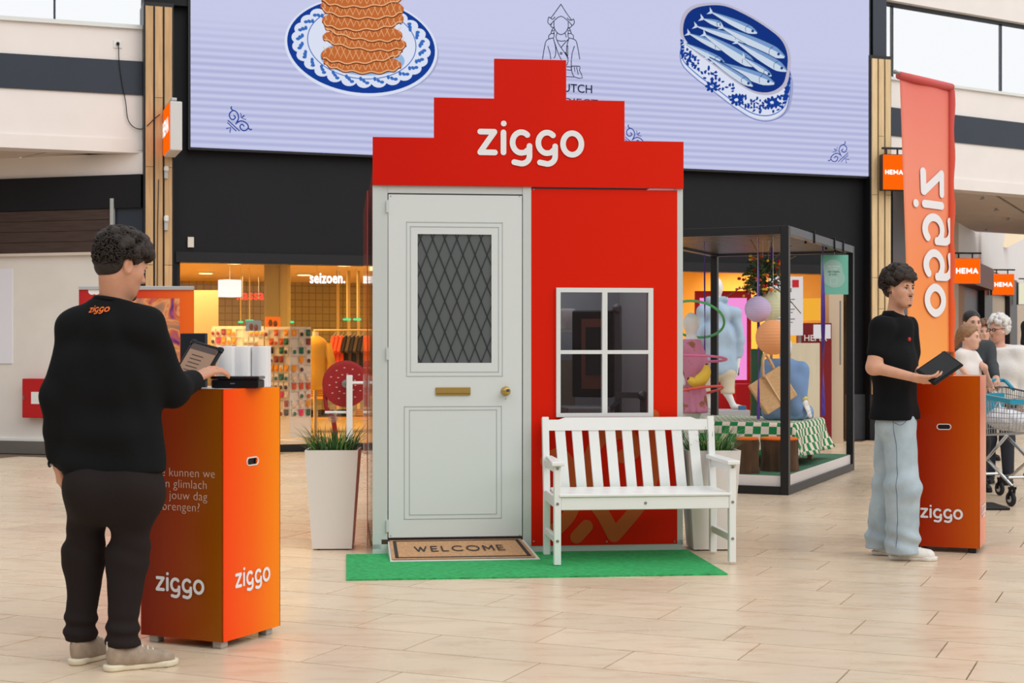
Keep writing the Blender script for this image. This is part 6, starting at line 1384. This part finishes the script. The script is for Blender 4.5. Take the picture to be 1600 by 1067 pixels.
polo = S.build('polo_shirt', M_polo, man2, 2)
nb = J(1399, 495, -.0)
for s_ in (1, -1):
    lat = unit(np.cross(fw, (0, 0, 1))); P = [nb+fw*(.075*math.cos(a))+lat*s_*(.068*math.sin(a))+V(0, 0, .016-.035*(math.cos(a) > .3)*math.cos(a)) for a in np.linspace(.12, math.pi, 12)]
    mb = MB(); vs = []
    for p in P: o_ = unit((p-nb)*V(1, 1, 0)); vs += [p+V(0, 0, .022), p+o_*.02+V(0, 0, -.022)]
    o = mb.add(vs, [(2*i, 2*i+1, 2*i+3, 2*i+2) for i in range(len(P)-1)]).build('collar', M_polo, polo, smooth=True); so = o.modifiers.new('t', 'SOLIDIFY'); so.thickness = .006
MB().ball(J(1421, 530, -.19), (.010, .006, .013), 8, 6).build('chest_emblem', mat('red_emblem', (206, 44, 40), .6), polo)
S = SDF(lo, hi, .0065); lat = unit(np.cross(fw, (0, 0, 1))); torso(S, hipc, chest, ls, rs, fw, -.008); S.rc(hipc-lat*.07, hipc+lat*.07, .096, .096, .05); limb(S, rh, rk, ra+V(.005, 0, -.01), (.094, .095, .098), .006, .05); limb(S, lh, lk, la+V(0, 0, -.0), (.092, .09, .09), .004, .05)
S.ripple(fold(.005, 10, 8, 20)); S.ripple(lambda X_, Y_, Z_: .009*np.sin(60*Z_+20*X_)*np.exp(-((Z_-.13)/.09)**2)); S.ripple(lambda X_, Y_, Z_: .006*np.sin(45*Z_-25*X_)*np.exp(-((Z_-.48)/.1)**2)); S.cut((0, 0, -1), -.045); S.cut((0, 0, 1), J(1400, 645)[2])
jn = S.build('jeans', M_jean, man2, 2)
def seam(P, m, name, tgt, rad=.0035):
    from mathutils.bvhtree import BVHTree
    bv = BVHTree.FromPolygons([v.co for v in tgt.data.vertices], [p.vertices for p in tgt.data.polygons]); q = []
    for p in smoothpath(P, 8):
        h_ = bv.find_nearest(Vector(p)); q.append(np.array(h_[0]))
    MB().tube(q, rad, 5).build(name, m, tgt)
M_seam = mat('denim_seam', (84, 104, 124), .8)
seam([J(1396, 655, -.2), J(1397, 700, -.22), J(1398, 760, -.22), J(1400, 810, -.2), J(1398, 855, -.2)], M_seam, 'side_seam', jn, .002); seam([J(1398, 660, -.2), J(1410, 664, -.2), J(1422, 655, -.2)], M_seam, 'pocket_seam', jn, .002)
M_shoe2 = mat('white_sneaker', (232, 228, 222), .6, var=.05, scale=30)
shoe(man2, G(1391, 874)-r0, G(1391, 874)-r0+V(.27, -.06, 0), 'sneaker', M_shoe2, M_shoe2, M_shoe2, w=.05); shoe(man2, G(1364, 866)-r0, G(1364, 866)-r0+V(.24, -.13, 0), 'sneaker', M_shoe2, M_shoe2, M_shoe2)
# the cased tablet he holds
tc_ = A(1468, 575, Y0-.33); tp = thing('cased_tablet', 'black cased tablet held by the man in the polo shirt', 'tablet', tc_); tp.rotation_euler = (math.radians(38), math.radians(-31), math.radians(16))
MB().box((0, 0, 0), (.235, .165, .016), ch=.005).build('tablet_case', M_blk, tp); MB().box((0, 0, .0095), (.205, .14, .003)).build('tablet_screen', mat('dark_screen', (18, 18, 20), .15), tp); MB().box((-.02, -.03, -.0085), (.03, .012, .002)).build('case_logo', M_steel, tp)
# ------------------------------------------------------------------ shopping cart
CA = math.atan2(-.97, .25); cart = thing('shopping_cart', 'chrome shopping cart with turquoise trim pushed by the woman', 'shopping cart', (4.27, 13.08, 0), CA)
M_chrome = mat('chrome_wire', (186, 188, 190), .25, metal=.9); M_teal = mat('turquoise_plastic', (40, 150, 180), .4); M_rub = mat('rubber', (34, 34, 36), .7)
# local +x = direction of travel; basket from x=-.42 (handle) to .46
bk = {'b0': (-.36, .27, .55), 'b1': (.40, .2, .62), 't0': (-.42, .3, .98), 't1': (.48, .24, .90)}
def wires(name, fn, n1, n2, r=.0032):
    mb = MB()
    for i in range(n1+1): mb.tube([fn(i/n1, t) for t in (0, .5, 1)], r, 4, caps=False)
    for j in range(n2+1): mb.tube([fn(t, j/n2) for t in (0, .5, 1)], r, 4, caps=False)
    tag(mb.build(name, M_chrome, cart), kind='stuff')
L3 = lambda a, b, t: np.array(a)*(1-t)+np.array(b)*t
for s_ in (-1, 1):
    m_ = lambda p: np.array((p[0], p[1]*s_, p[2])); wires('basket_side', lambda u, v, m_=m_: L3(L3(m_(bk['b0']), m_(bk['b1']), u), L3(m_(bk['t0']), m_(bk['t1']), u), v), 24, 7)
fl_ = lambda p: V(p[0], -p[1], p[2])
wires('basket_front', lambda u, v: L3(L3(fl_(bk['b1']), bk['b1'], u), L3(fl_(bk['t1']), bk['t1'], u), v), 12, 7); wires('basket_back', lambda u, v: L3(L3(fl_(bk['b0']), bk['b0'], u), L3(fl_(bk['t0']), bk['t0'], u), v), 14, 7); wires('basket_floor', lambda u, v: L3(L3(fl_(bk['b0']), bk['b0'], u), L3(fl_(bk['b1']), bk['b1'], u), v), 12, 16)
rim = [bk['t0'], bk['t1'], fl_(bk['t1']), fl_(bk['t0'])]; MB().tube(rim+[bk['t0']], .008, 8).build('basket_rim', M_chrome, cart, smooth=True)
for s_ in (-1, 1): a, b = V(-.1, .29*s_, .93), V(.5, .245*s_, .885); MB().beam(a, b, .012, .035).build('trim_strip', M_teal, cart)
MB().beam((.492, -.24, .88), (.492, .24, .88), .012, .04).build('trim_strip', M_teal, cart)
MB().tube([(-.47, -.3, 1.04), (-.47, .3, 1.04)], .017, 10).build('handle', M_teal, cart, smooth=True)
for s_ in (-1, 1): MB().tube([(-.47, .3*s_, 1.04), (-.42, .3*s_, 1.03), (-.3, .3*s_, .96)], .016, 8).build('handle_arm', M_teal, cart, smooth=True)
MB().box((-.33, 0, .80), (.02, .44, .26)).build('seat_flap', M_teal, cart)
for s_ in (-1, 1): MB().tube([(-.36, .26*s_, .56), (-.2, .22*s_, .5), (.1, .2*s_, .36), (.42, .18*s_, .17)], .014, 8).tube([(.38, .2*s_, .6), (.1, .22*s_, .38), (-.25, .25*s_, .2), (-.44, .26*s_, .17)], .014, 8).build('chassis_tube', M_chrome, cart, smooth=True)
MB().tube([(-.44, -.26, .2), (-.44, .26, .2)], .012).build('cross_tube', M_chrome, cart); MB().tube([(.36, -.18, .24), (.36, .18, .24)], .012).build('cross_tube', M_chrome, cart)
for (x, y) in ((.42, .18), (.42, -.18), (-.44, .26), (-.44, -.26)):
    w_ = MB().lathe([(.01, -.014), (.058, -.014), (.0625, -.007), (.0625, .007), (.058, .014), (.01, .014)], (x-.02, y, .0625), 20, RY.T).build('wheel', M_rub, cart, smooth=False); MB().lathe([(.03, -.016), (.03, .016)], (x-.02, y, .0625), 14, RY.T).build('wheel_hub', M_grey_metal, w_)
    MB().beam((x-.02, y-.02, .06), (x, y-.018, .15), .006, .03, (0, 1, 0)).beam((x-.02, y+.02, .06), (x, y+.018, .15), .006, .03, (0, 1, 0)).box((x, y, .155), (.05, .05, .02)).build('castor_fork', M_blk, cart)
S = SDF((-.4, -.25, .55), (.4, .25, .9), .012); S.ell((.1, -.0, .69), (.24, .18, .09), None, .03); S.ell((-.1, .05, .7), (.14, .12, .1), None, .04); S.ripple(fold(.008, 30, 24, 40))
gb = thing('grocery_bag', 'white plastic grocery bag lying in the shopping cart', 'bag', (4.27, 13.08, .015), CA); S.build('bag_film', mat('white_film', (226, 226, 232), .3), gb); MB().tube([(-.12, .05, .79), (-.16, .06, .86), (-.2, .05, .8)], .006, 6).build('bag_handle', MATS['white_film'], gb)
# ------------------------------------------------------------------ passers-by
def figure(label, root, P, skin, hairfn, top, bottom, shoes, sc=.95, h=.0095, face=(0, -1, 0), female=True, topg=.012, topr=(.058, .05, .038), sleeve=1.0, hem=.86, legr=(.085, .065, .05), neckcut=.0, standz=0.):
    """generic clothed figure; P holds joints relative to root"""
    t = thing('person', label, 'person', root); fwd = unit(np.array(P['fwd'])*V(1, 1, 0))
    pts = np.array([np.array(v) for k, v in P.items() if k not in ('fwd', 'bs')]); lo = pts.min(0)-.22; hi = pts.max(0)+.24; lo[2] = max(lo[2], -.01)
    S = SDF(lo, hi, h); R_ = headframe(face); T = head(S, P['head'], R_, sc, True, female); sh = (P['ls']+P['rs'])/2; b_s = P.get('bs', 1.0)
    S.rc(T(0, -.022, -.06), sh+V(0, 0, .02), .047*sc, .05*sc, .03); torso(S, P['hip'], P['chest'], P['ls'], P['rs'], fwd, -.022, .06, .95, 0, b_s)
    for a in 'lr': limb(S, P[a+'s'], P[a+'e'], P[a+'w'], (.04*b_s, .034*b_s, .025*b_s)); limb(S, P[a+'h'], P[a+'k'], P[a+'a'], (.07*b_s, .05*b_s, .036*b_s)); d = unit(P[a+'w']-P[a+'e']); hand(S, P[a+'w'], P.get(a+'d', d+V(0, 0, -.3)), P.get(a+'n', fwd*.4+V(0, 0, -1)), (1 if a == 'l' else -1)*np.cross(fwd, (0, 0, 1)), .7, .4, .9*sc)
    S.build('body', skin, t); lipm = mat('lips_rose', (186, 112, 100), .5); facebits(T, R_, t, hairfn[1], lipm, sc)
    S = SDF(np.array(P['head'])-.24, np.array(P['head'])+.26, .007); hairfn[0](S, T, R_); S.build('hair', hairfn[1], t)
    S = SDF(lo, hi, h); torso(S, P['hip'], P['chest'], P['ls'], P['rs'], fwd, topg, .06, 1., 0, b_s)
    for a in 'lr':
        e = P[a+'e'] if sleeve > .5 else P[a+'s']*(1-sleeve*1.3)+P[a+'e']*sleeve*1.3; S.rc(P[a+'s'], e, topr[0]*b_s, topr[1]*b_s, .04)
        if sleeve > .5: w_ = P[a+'e']*(1-(sleeve-.5)*2*.95)+P[a+'w']*(sleeve-.5)*2*.95; S.rc(P[a+'e'], w_, topr[1]*b_s, topr[2]*b_s, .03)
    S.ripple(fold(.005, 16, 9, 24)); S.cut((0, 0, -1), -hem); nn = unit(V(0, 0, 1)-fwd*.25*(-1)); S.cut(nn, float(nn@(sh+V(0, 0, .066+neckcut)))); S.build('top', top, t, 2)
    S = SDF(lo, hi, h); lat = unit(np.cross(fwd, (0, 0, 1))); S.rc(P['hip']-lat*.07*b_s, P['hip']+lat*.07*b_s, .1*b_s, .1*b_s, .05)
    for a in 'lr': limb(S, P[a+'h'], P[a+'k'], P[a+'a'], tuple(q*b_s for q in legr), .004, .04)
    S.cut((0, 0, -1), -(min(P['la'][2], P['ra'][2])-.02)); S.cut((0, 0, 1), hem+.05); S.build('trousers', bottom, t, 2)
    for a in 'lr': an = P[a+'a']; hl = V(an[0], an[1], 0)-fwd*.06; s = shoe(t, hl, hl+fwd*.24*(b_s if b_s < 1 else 1), 'shoe', shoes, shoes, None, extras=False)
    if standz:
        for c in t.children:
            if c.name.startswith('shoe'): c.location.z = standz
    return t, T, R_
def stand(root, head_v_u, Yh, fwd, dz=0., shw=.18, H=1.65, armL=None, armR=None, bs=1.0, z0=0.):
    """standing skeleton; arms = (elbow, wrist) offsets from the shoulder"""
    hd = A(head_v_u[0], head_v_u[1], Yh)-root; f = unit(np.array(fwd)*V(1, 1, 0)); lat = unit(np.cross(f, (0, 0, 1))); b = np.array((hd[0], hd[1], 0)); zs = hd[2]-.225*bs-.0
    m = b+V(0, 0, zs)-f*.03; hipz = z0+(hd[2]-z0)*.535; D = dict(head=hd, chest=b+V(0, 0, zs-.13*bs)-f*.02, hip=b+V(0, 0, hipz)-f*.01, ls=m-lat*shw, rs=m+lat*shw, fwd=f)
    for a, s in (('l', -1), ('r', 1)):
        arm = armL if a == 'l' else armR; arm = arm or (lat*s*.05+V(0, 0, -.27), lat*s*.05+f*.06+V(0, 0, -.5)); D[a+'e'] = D[a+'s']+np.array(arm[0]); D[a+'w'] = D[a+'s']+np.array(arm[1])
        D[a+'h'] = D['hip']+lat*s*.085*bs-V(0, 0, .03); D[a+'k'] = b+lat*s*.09*bs+f*.02+V(0, 0, z0+(hipz-z0)*.54); D[a+'a'] = b+lat*s*.09*bs-f*.02+V(0, 0, z0+.09)
    D['bs'] = bs; return D
def hair_back(S, T, R_, vol=1.0):
    S.ell(T(0, -.02, .042), np.array((.082, .1, .09))*.96*vol, R_, .02); cn = R_@V(0, .8, -.6); S.cut(cn, float(cn@T(0, .048, .035))); S.ell(T(0, -.11, -.01), np.array((.035, .035, .035)), None, .02)
def hair_tail(S, T, R_): hair_back(S, T, R_); S.rc(T(0, -.1, .03), T(-.01, -.14, -.1), .032, .022, .03)
def hair_curly(S, T, R_):
    S.ell(T(0, -.022, .04), np.array((.08, .096, .088)), R_, .02); cn = R_@V(0, .8, -.6); S.cut(cn, float(cn@T(0, .048, .045))); curls(S, T, 170, 31, lambda p: -.05-.2*p[1] if p[1] < .02 else .07, .015, .024, 1.16)
# woman pushing the cart
rt = V(4.24, 14.05, 0); D = stand(rt, (1519, 505), 14.0, (.12, -1, 0), shw=.175)
D['re'] = A(1500, 575, 13.85)-rt; D['rw'] = A(1531, 597, 13.62)-rt; D['le'] = A(1551, 572, 13.85)-rt; D['lw'] = A(1556, 590, 13.62)-rt
M_sk3 = SKIN('skin_light', (220, 172, 148)); M_hd = mat('near_black_hair', (36, 30, 30), .45, var=.2, scale=50)
figure('person in dark grey top pushing the shopping cart behind the child', rt, D, M_sk3, (hair_back, M_hd), mat('dark_grey_knit', (58, 62, 66), .85), mat('black_trousers', (30, 30, 32), .8), M_blk, .95, face=(.1, -1, -.02), sleeve=.97)
# child standing on the cart frame
rt = V(4.13, 13.34, 0); D = stand(rt, (1515, 527), 13.34, (.75, -.66, 0), shw=.125, bs=.74, z0=.30); D['le'] = A(1538, 574, 13.3)-rt; D['lw'] = A(1545, 594, 13.42)-rt; D['re'] = A(1502, 575, 13.25)-rt; D['rw'] = A(1514, 588, 13.1)-rt
figure('child with tied fair hair and white shirt standing at the cart handle', rt, D, SKIN('skin_child', (226, 178, 154)), (hair_tail, mat('fair_hair', (150, 112, 80), .5, var=.25, scale=50)), mat('white_shirt', (232, 226, 222), .8), mat('child_leggings', (96, 104, 126), .8), M_shoe2, .86, face=(.8, -.6, -.05), sleeve=.42, hem=.93, topg=.006, standz=.21)
# elderly woman
rt = V(4.90, 14.75, 0); D = stand(rt, (1560, 515), 14.75, (-.55, -.83, 0), shw=.185); M_blouse = mat('white_lace_blouse', (236, 232, 228), .8, bump=.4, bscale=90)
ow, T3, R3 = figure('elderly person with white curly hair, glasses and white blouse', rt, D, SKIN('skin_aged', (216, 162, 140)), (hair_curly, mat('white_hair', (222, 218, 214), .6, var=.12, scale=60)), M_blouse, mat('navy_trousers', (44, 48, 60), .8), M_blk, .96, face=(-.85, -.52, -.05), sleeve=.9, topg=.03, topr=(.075, .07, .055), hem=.84)
for x in (-1, 1): MB().tube([T3(x*.032+.02*math.cos(a), .105, .002+.016*math.sin(a)) for a in np.linspace(0, 2*math.pi, 14, endpoint=False)], .0028, 5, True).build('glasses_rim', M_blk, ow)
MB().tube([T3(-.05, .1, .006), T3(-.08, .0, .01)], .0025, 5).tube([T3(.05, .1, .006), T3(.08, .0, .01)], .0025, 5).tube([T3(-.012, .107, .004), T3(.012, .107, .004)], .0025, 5).build('glasses_arms', M_blk, ow)
nk = (D['ls']+D['rs'])/2; MB().tube([nk+D['fwd']*(.06+.03*math.sin(a))+np.cross(D['fwd'], (0, 0, 1))*.06*math.cos(a)+V(0, 0, .02-.05*math.sin(a)) for a in np.linspace(0, math.pi, 12)], .006, 6).build('necklace', mat('pearl', (220, 196, 176), .3), ow)
st_ = D['rs']*.7+nk*.3; fw3 = D['fwd']; tag(MB().tube([rt+st_+V(0, 0, .085), rt+st_+fw3*.14+V(0, 0, -.02), rt+st_+fw3*.17+V(.04, 0, -.3), rt+st_+fw3*.12+V(.1, 0, -.52)], .012, 6).box(rt+st_+fw3*.14+V(.12, -.02, -.62), (.24, .1, .2), ch=.02).build('shoulder_bag', M_blk), 'black shoulder bag on the elderly person in white', 'bag')
# two more people
rt = V(5.6, 18.4, 0); D = stand(rt, (1537, 519), 17.9, (.3, -.95, 0), shw=.18); rt2 = rt
figure('distant person with brown curly hair between the cart pusher and elderly person', rt, D, M_sk3, (hair_curly, mat('auburn_hair', (120, 84, 64), .6, var=.25, scale=50)), mat('pale_grey_top', (196, 196, 200), .8), MATS['navy_trousers'], M_blk, .95, .012, face=(-.2, -.97, 0), sleeve=.9)
rt = V(5.4, 15.3, 0); D = stand(rt, (1629, 476), 15.3, (-.3, .95, 0), shw=.2)
figure('person in black shirt cut off by the right picture edge', rt, D, M_sk2, (hair_back, M_hd), mat('black_tee', (28, 28, 32), .85), mat('slate_shorts', (84, 92, 112), .8), M_blk, .98, .012, face=(-.3, .95, 0), female=False, sleeve=.45, hem=1.0)
# ------------------------------------------------------------------ mannequins
M_man = mat('mannequin_white', (236, 234, 232), .25)
def egg(S, c, f, s=1.0): S.ell(c, np.array((.075, .095, .12))*s, headframe(f), .02); S.rc(c-V(0, 0, .08*s), c-V(0, 0, .2*s), .05*s, .055*s, .03)
Ym = 19.62; zpl = CH-(641-HY)/F*19.3; rt = V((1124-CX)/F*Ym, Ym, zpl); J2 = lambda u, v, dy=0: A(u, v, Ym+dy)-rt
m1 = thing('mannequin', 'white mannequin from behind in blue shirt and beige shorts', 'mannequin', rt, 0, 'shop mannequins'); fwm = unit((-.25, .97, 0)); lo, hi = V(-.5, -.35, -.01), V(.55, .4, 1.85)
ls, rs = J2(1096, 487), J2(1150, 490); S = SDF(lo, hi, .011); egg(S, J2(1120, 449), fwm, 1.05); torso(S, J2(1128, 575), J2(1122, 515), ls, rs, fwm, -.02); limb(S, ls, J2(1090, 532), J2(1098, 570, .1), (.045, .04, .03)); limb(S, rs, J2(1156, 535), J2(1152, 572), (.045, .04, .03)); hand(S, J2(1152, 572), (0, 0, -1), (-1, .2, 0), (0, 1, 0), .3, .3)
for hp_, kn_, an_, to_ in ((J2(1115, 580), J2(1107, 612), J2(1110, 636), (-.05, .2)), (J2(1136, 580), J2(1136, 612, -.05), J2(1146, 634, -.05), (.14, .16))): limb(S, hp_, kn_, an_, (.08, .055, .036)); S.rc(an_, V(an_[0]+to_[0], an_[1]+to_[1], .02), .035, .025, .03)
S.cut((0, 0, -1), 0); S.build('body', M_man, m1); S = SDF(lo, hi, .011); torso(S, J2(1127, 575), J2(1122, 515), ls, rs, fwm, .028, .08, 1.1); limb(S, ls, J2(1090, 532), J2(1096, 556, .06), (.07, .065, .055)); limb(S, rs, J2(1156, 532), J2(1154, 555), (.07, .065, .055)); S.rc(J2(1110, 468), J2(1130, 468), .06, .06, .03); S.ripple(fold(.008, 22, 8, 14)); S.cut((-.2, 0, -1), -(J2(1124, 586)[2])*.98); S.cut((0, 0, 1), J2(1120, 463)[2])
S.build('shirt', mat('pale_blue_shirt', (168, 190, 212), .8, var=.05, scale=10), m1, 2); S = SDF(lo, hi, .011); S.rc(J2(1115, 582), J2(1137, 582), .11, .11, .05); limb(S, J2(1114, 585), J2(1107, 612), J2(1107, 613), (.1, .085, .085)); limb(S, J2(1137, 585), J2(1137, 613, -.03), J2(1137, 614, -.03), (.1, .085, .085)); S.cut((0, 0, -1), -(J2(1120, 615)[2])); S.build('shorts', mat('beige_shorts', (206, 192, 168), .85), m1, 2)
Yk = 14.75; rt = V((1081-CX)/F*Yk, Yk, PZ); J2 = lambda u, v, dy=0: A(u, v, Yk+dy)-rt
m2 = thing('mannequin', 'child mannequin in a pink patterned dress inside the hula hoops', 'mannequin', rt, 0, 'shop mannequins'); lo, hi = V(-.3, -.3, -.01), V(.35, .3, 1.6); fwm = unit((-.9, -.4, 0)); S = SDF(lo, hi, .01)
egg(S, J2(1080, 505), fwm, .88); limb(S, J2(1077, 640), J2(1077, 690), J2(1077, 715), (.055, .045, .035)); limb(S, J2(1086, 640, .06), J2(1086, 690, .06), J2(1086, 715, .06), (.055, .045, .035)); S.rc(J2(1080, 540), J2(1081, 640), .09, .1, .04); limb(S, J2(1090, 545, .05), J2(1100, 575, .02), J2(1094, 598, -.08), (.04, .034, .026)); limb(S, J2(1070, 545, -.05), J2(1062, 575), J2(1068, 600, -.1), (.04, .034, .026))
S.rc(J2(1077, 717), J2(1066, 720, -.04)*V(1, 1, 0)+V(0, 0, .025), .035, .025, .02); S.rc(J2(1086, 717, .06), J2(1075, 720, .02)*V(1, 1, 0)+V(0, 0, .025), .035, .025, .02); S.cut((0, 0, -1), 0); S.build('body', M_man, m2)
S = SDF(lo, hi, .01); S.rc(J2(1080, 538), J2(1081, 575), .105, .115, .04); S.rc(J2(1081, 575), J2(1082, 640), .112, .15, .04); S.rc(J2(1090, 545, .05), J2(1099, 570, .02), .06, .06, .03); S.rc(J2(1070, 545, -.05), J2(1062, 572), .06, .06, .03); S.ripple(lambda X_, Y_, Z_: .009*np.sin(14*np.arctan2(Y_, X_)+Z_*6)*np.clip((1.15-Z_)*1.5, .1, 1)); S.cut((0, 0, -1), -J2(1081, 645)[2]); S.cut((0, 0, 1), J2(1080, 530)[2])
def dressmat():
    m = mat('pink_dress', (206, 128, 160), .8); nt = m.node_tree; L = nt.links.new; tc = nt.nodes.new('ShaderNodeTexCoord'); n = nt.nodes.new('ShaderNodeTexNoise'); n.inputs['Scale'].default_value = 9; L(tc.outputs['Object'], n.inputs['Vector']); cr = nt.nodes.new('ShaderNodeValToRGB'); e = cr.color_ramp.elements; e[0].position = .56; e[0].color = (*srgb(208, 134, 164), 1); e[1].position = .62; e[1].color = (*srgb(158, 104, 72), 1); L(n.outputs['Fac'], cr.inputs[0]); L(cr.outputs[0], nt.nodes['Principled BSDF'].inputs['Base Color']); return m
S.build('dress', dressmat(), m2, 2)
P = [A(u, v, Yk-.17) for u, v in ((1076, 592), (1085, 597), (1095, 593), (1103, 582), (1104, 570))]; bb_ = thing('banana_bag', 'yellow banana shaped bag on the child mannequin', 'bag', P[2]); MB().tube([p-P[2] for p in smoothpath(P, 5)], [.012+.05*math.sin(math.pi*(.08+.86*i/20)) for i in range(21)], 12).build('bag_body', mat('banana_yellow', (240, 200, 70), .5), bb_, smooth=True); MB().ball(P[0]-P[2], .016).ball(P[-1]-P[2], .014).build('bag_tip', mat('banana_tip', (70, 50, 34), .7), bb_, smooth=True)
Ys = 15.15; rt = V((1225-CX)/F*Ys, Ys, tz+.01); J2 = lambda u, v, dy=0: A(u, v, Ys+dy)-rt
m3 = thing('mannequin', 'seated mannequin in blue sweater and jeans on the picnic table', 'mannequin', rt, 0, 'shop mannequins'); lo, hi = V(-.5, -.5, -.01), V(.5, .5, 1.05); fwm = unit((.5, .86, 0)); S = SDF(lo, hi, .011); egg(S, J2(1226, 541), fwm, .95)
ls, rs = J2(1200, 573, .05), J2(1252, 577, -.05); torso(S, J2(1226, 636), J2(1226, 595), ls, rs, fwm, -.02); limb(S, ls, J2(1196, 612, .0), J2(1200, 640, .1), (.045, .04, .03)); limb(S, rs, J2(1250, 612, -.08), J2(1258, 630, -.12), (.045, .04, .03)); hand(S, J2(1256, 628, -.12), (.5, -.2, -1), (-.6, .5, 0), (0, 1, 0), .2, .3); limb(S, J2(1212, 645, .08), J2(1226, 645, .4), J2(1228, 650, .46), (.08, .06, .05)); limb(S, J2(1238, 645, .02), J2(1256, 645, .3), J2(1258, 650, .4), (.08, .06, .05)); S.cut((0, 0, -1), 0); S.build('body', M_man, m3)
S = SDF(lo, hi, .011); torso(S, J2(1226, 636), J2(1226, 595), ls, rs, fwm, .02); limb(S, ls, J2(1196, 612), J2(1199, 632, .07), (.075, .07, .05)); limb(S, rs, J2(1250, 610, -.08), J2(1253, 618, -.1), (.075, .07, .06)); S.ripple(fold(.007, 20, 9, 18)); S.cut((0, 0, 1), J2(1226, 560)[2]); S.cut((0, 0, -1), -.02); S.build('sweater', mat('sky_blue_knit', (120, 152, 196), .85), m3, 2)
S = SDF(lo, hi, .011); S.rc(J2(1208, 642, .02), J2(1244, 642, -.02), .12, .12, .06); limb(S, J2(1212, 643, .08), J2(1226, 644, .4), J2(1228, 650, .44), (.095, .08, .075)); limb(S, J2(1240, 643, -.0), J2(1258, 644, .28), J2(1260, 650, .36), (.095, .08, .075)); S.cut((0, 0, 1), .17); S.cut((0, 0, -1), -.002); S.build('jeans', mat('light_jeans', (132, 164, 206), .85, var=.1, scale=10), m3, 2); MB().tube([J2(1252, 616, -.1), J2(1256, 626, -.12)], [.05, .044], 12).build('yellow_cuff', mat('yellow_cuff', (232, 222, 130), .8), m3, smooth=True)
# straw tote bag hanging from its shoulder
Yt = 14.86; c_ = A(1207, 610, Yt); tb_ = thing('straw_tote', 'woven straw tote bag on the seated mannequin', 'bag', c_); tb_.rotation_euler = (0, math.radians(-32), math.radians(8))
M_straw = mat('straw', (226, 186, 138), .85, var=.14, scale=30, bump=.6, bscale=130, stretch=(1, 1, 4)); hw_, hh_ = .19, .17
vs = [(-hw_, -.02, hh_), (hw_, -.02, hh_), (hw_*.95, -.055, -hh_), (-hw_*.95, -.055, -hh_), (-hw_, .02, hh_), (hw_, .02, hh_), (hw_*.95, .055, -hh_), (-hw_*.95, .055, -hh_)]
MB().add(vs, [(0, 3, 2, 1), (4, 5, 6, 7), (0, 4, 7, 3), (1, 2, 6, 5), (3, 7, 6, 2), (0, 1, 5, 4)]).build('bag_body', M_straw, tb_, bevel=.012); MB().tube(smoothpath([(-.02, -.025, hh_-.01), (.06, -.03, hh_+.13), (.13, .0, hh_+.17), (.13, .01, hh_+.0)], 6), .016, 8).build('bag_strap', M_straw, tb_, smooth=True); MB().box((0, -.046, 0), (.012, .03, 2*hh_*.96)).build('bag_band', mat('straw_pale', (236, 206, 166), .85), tb_)
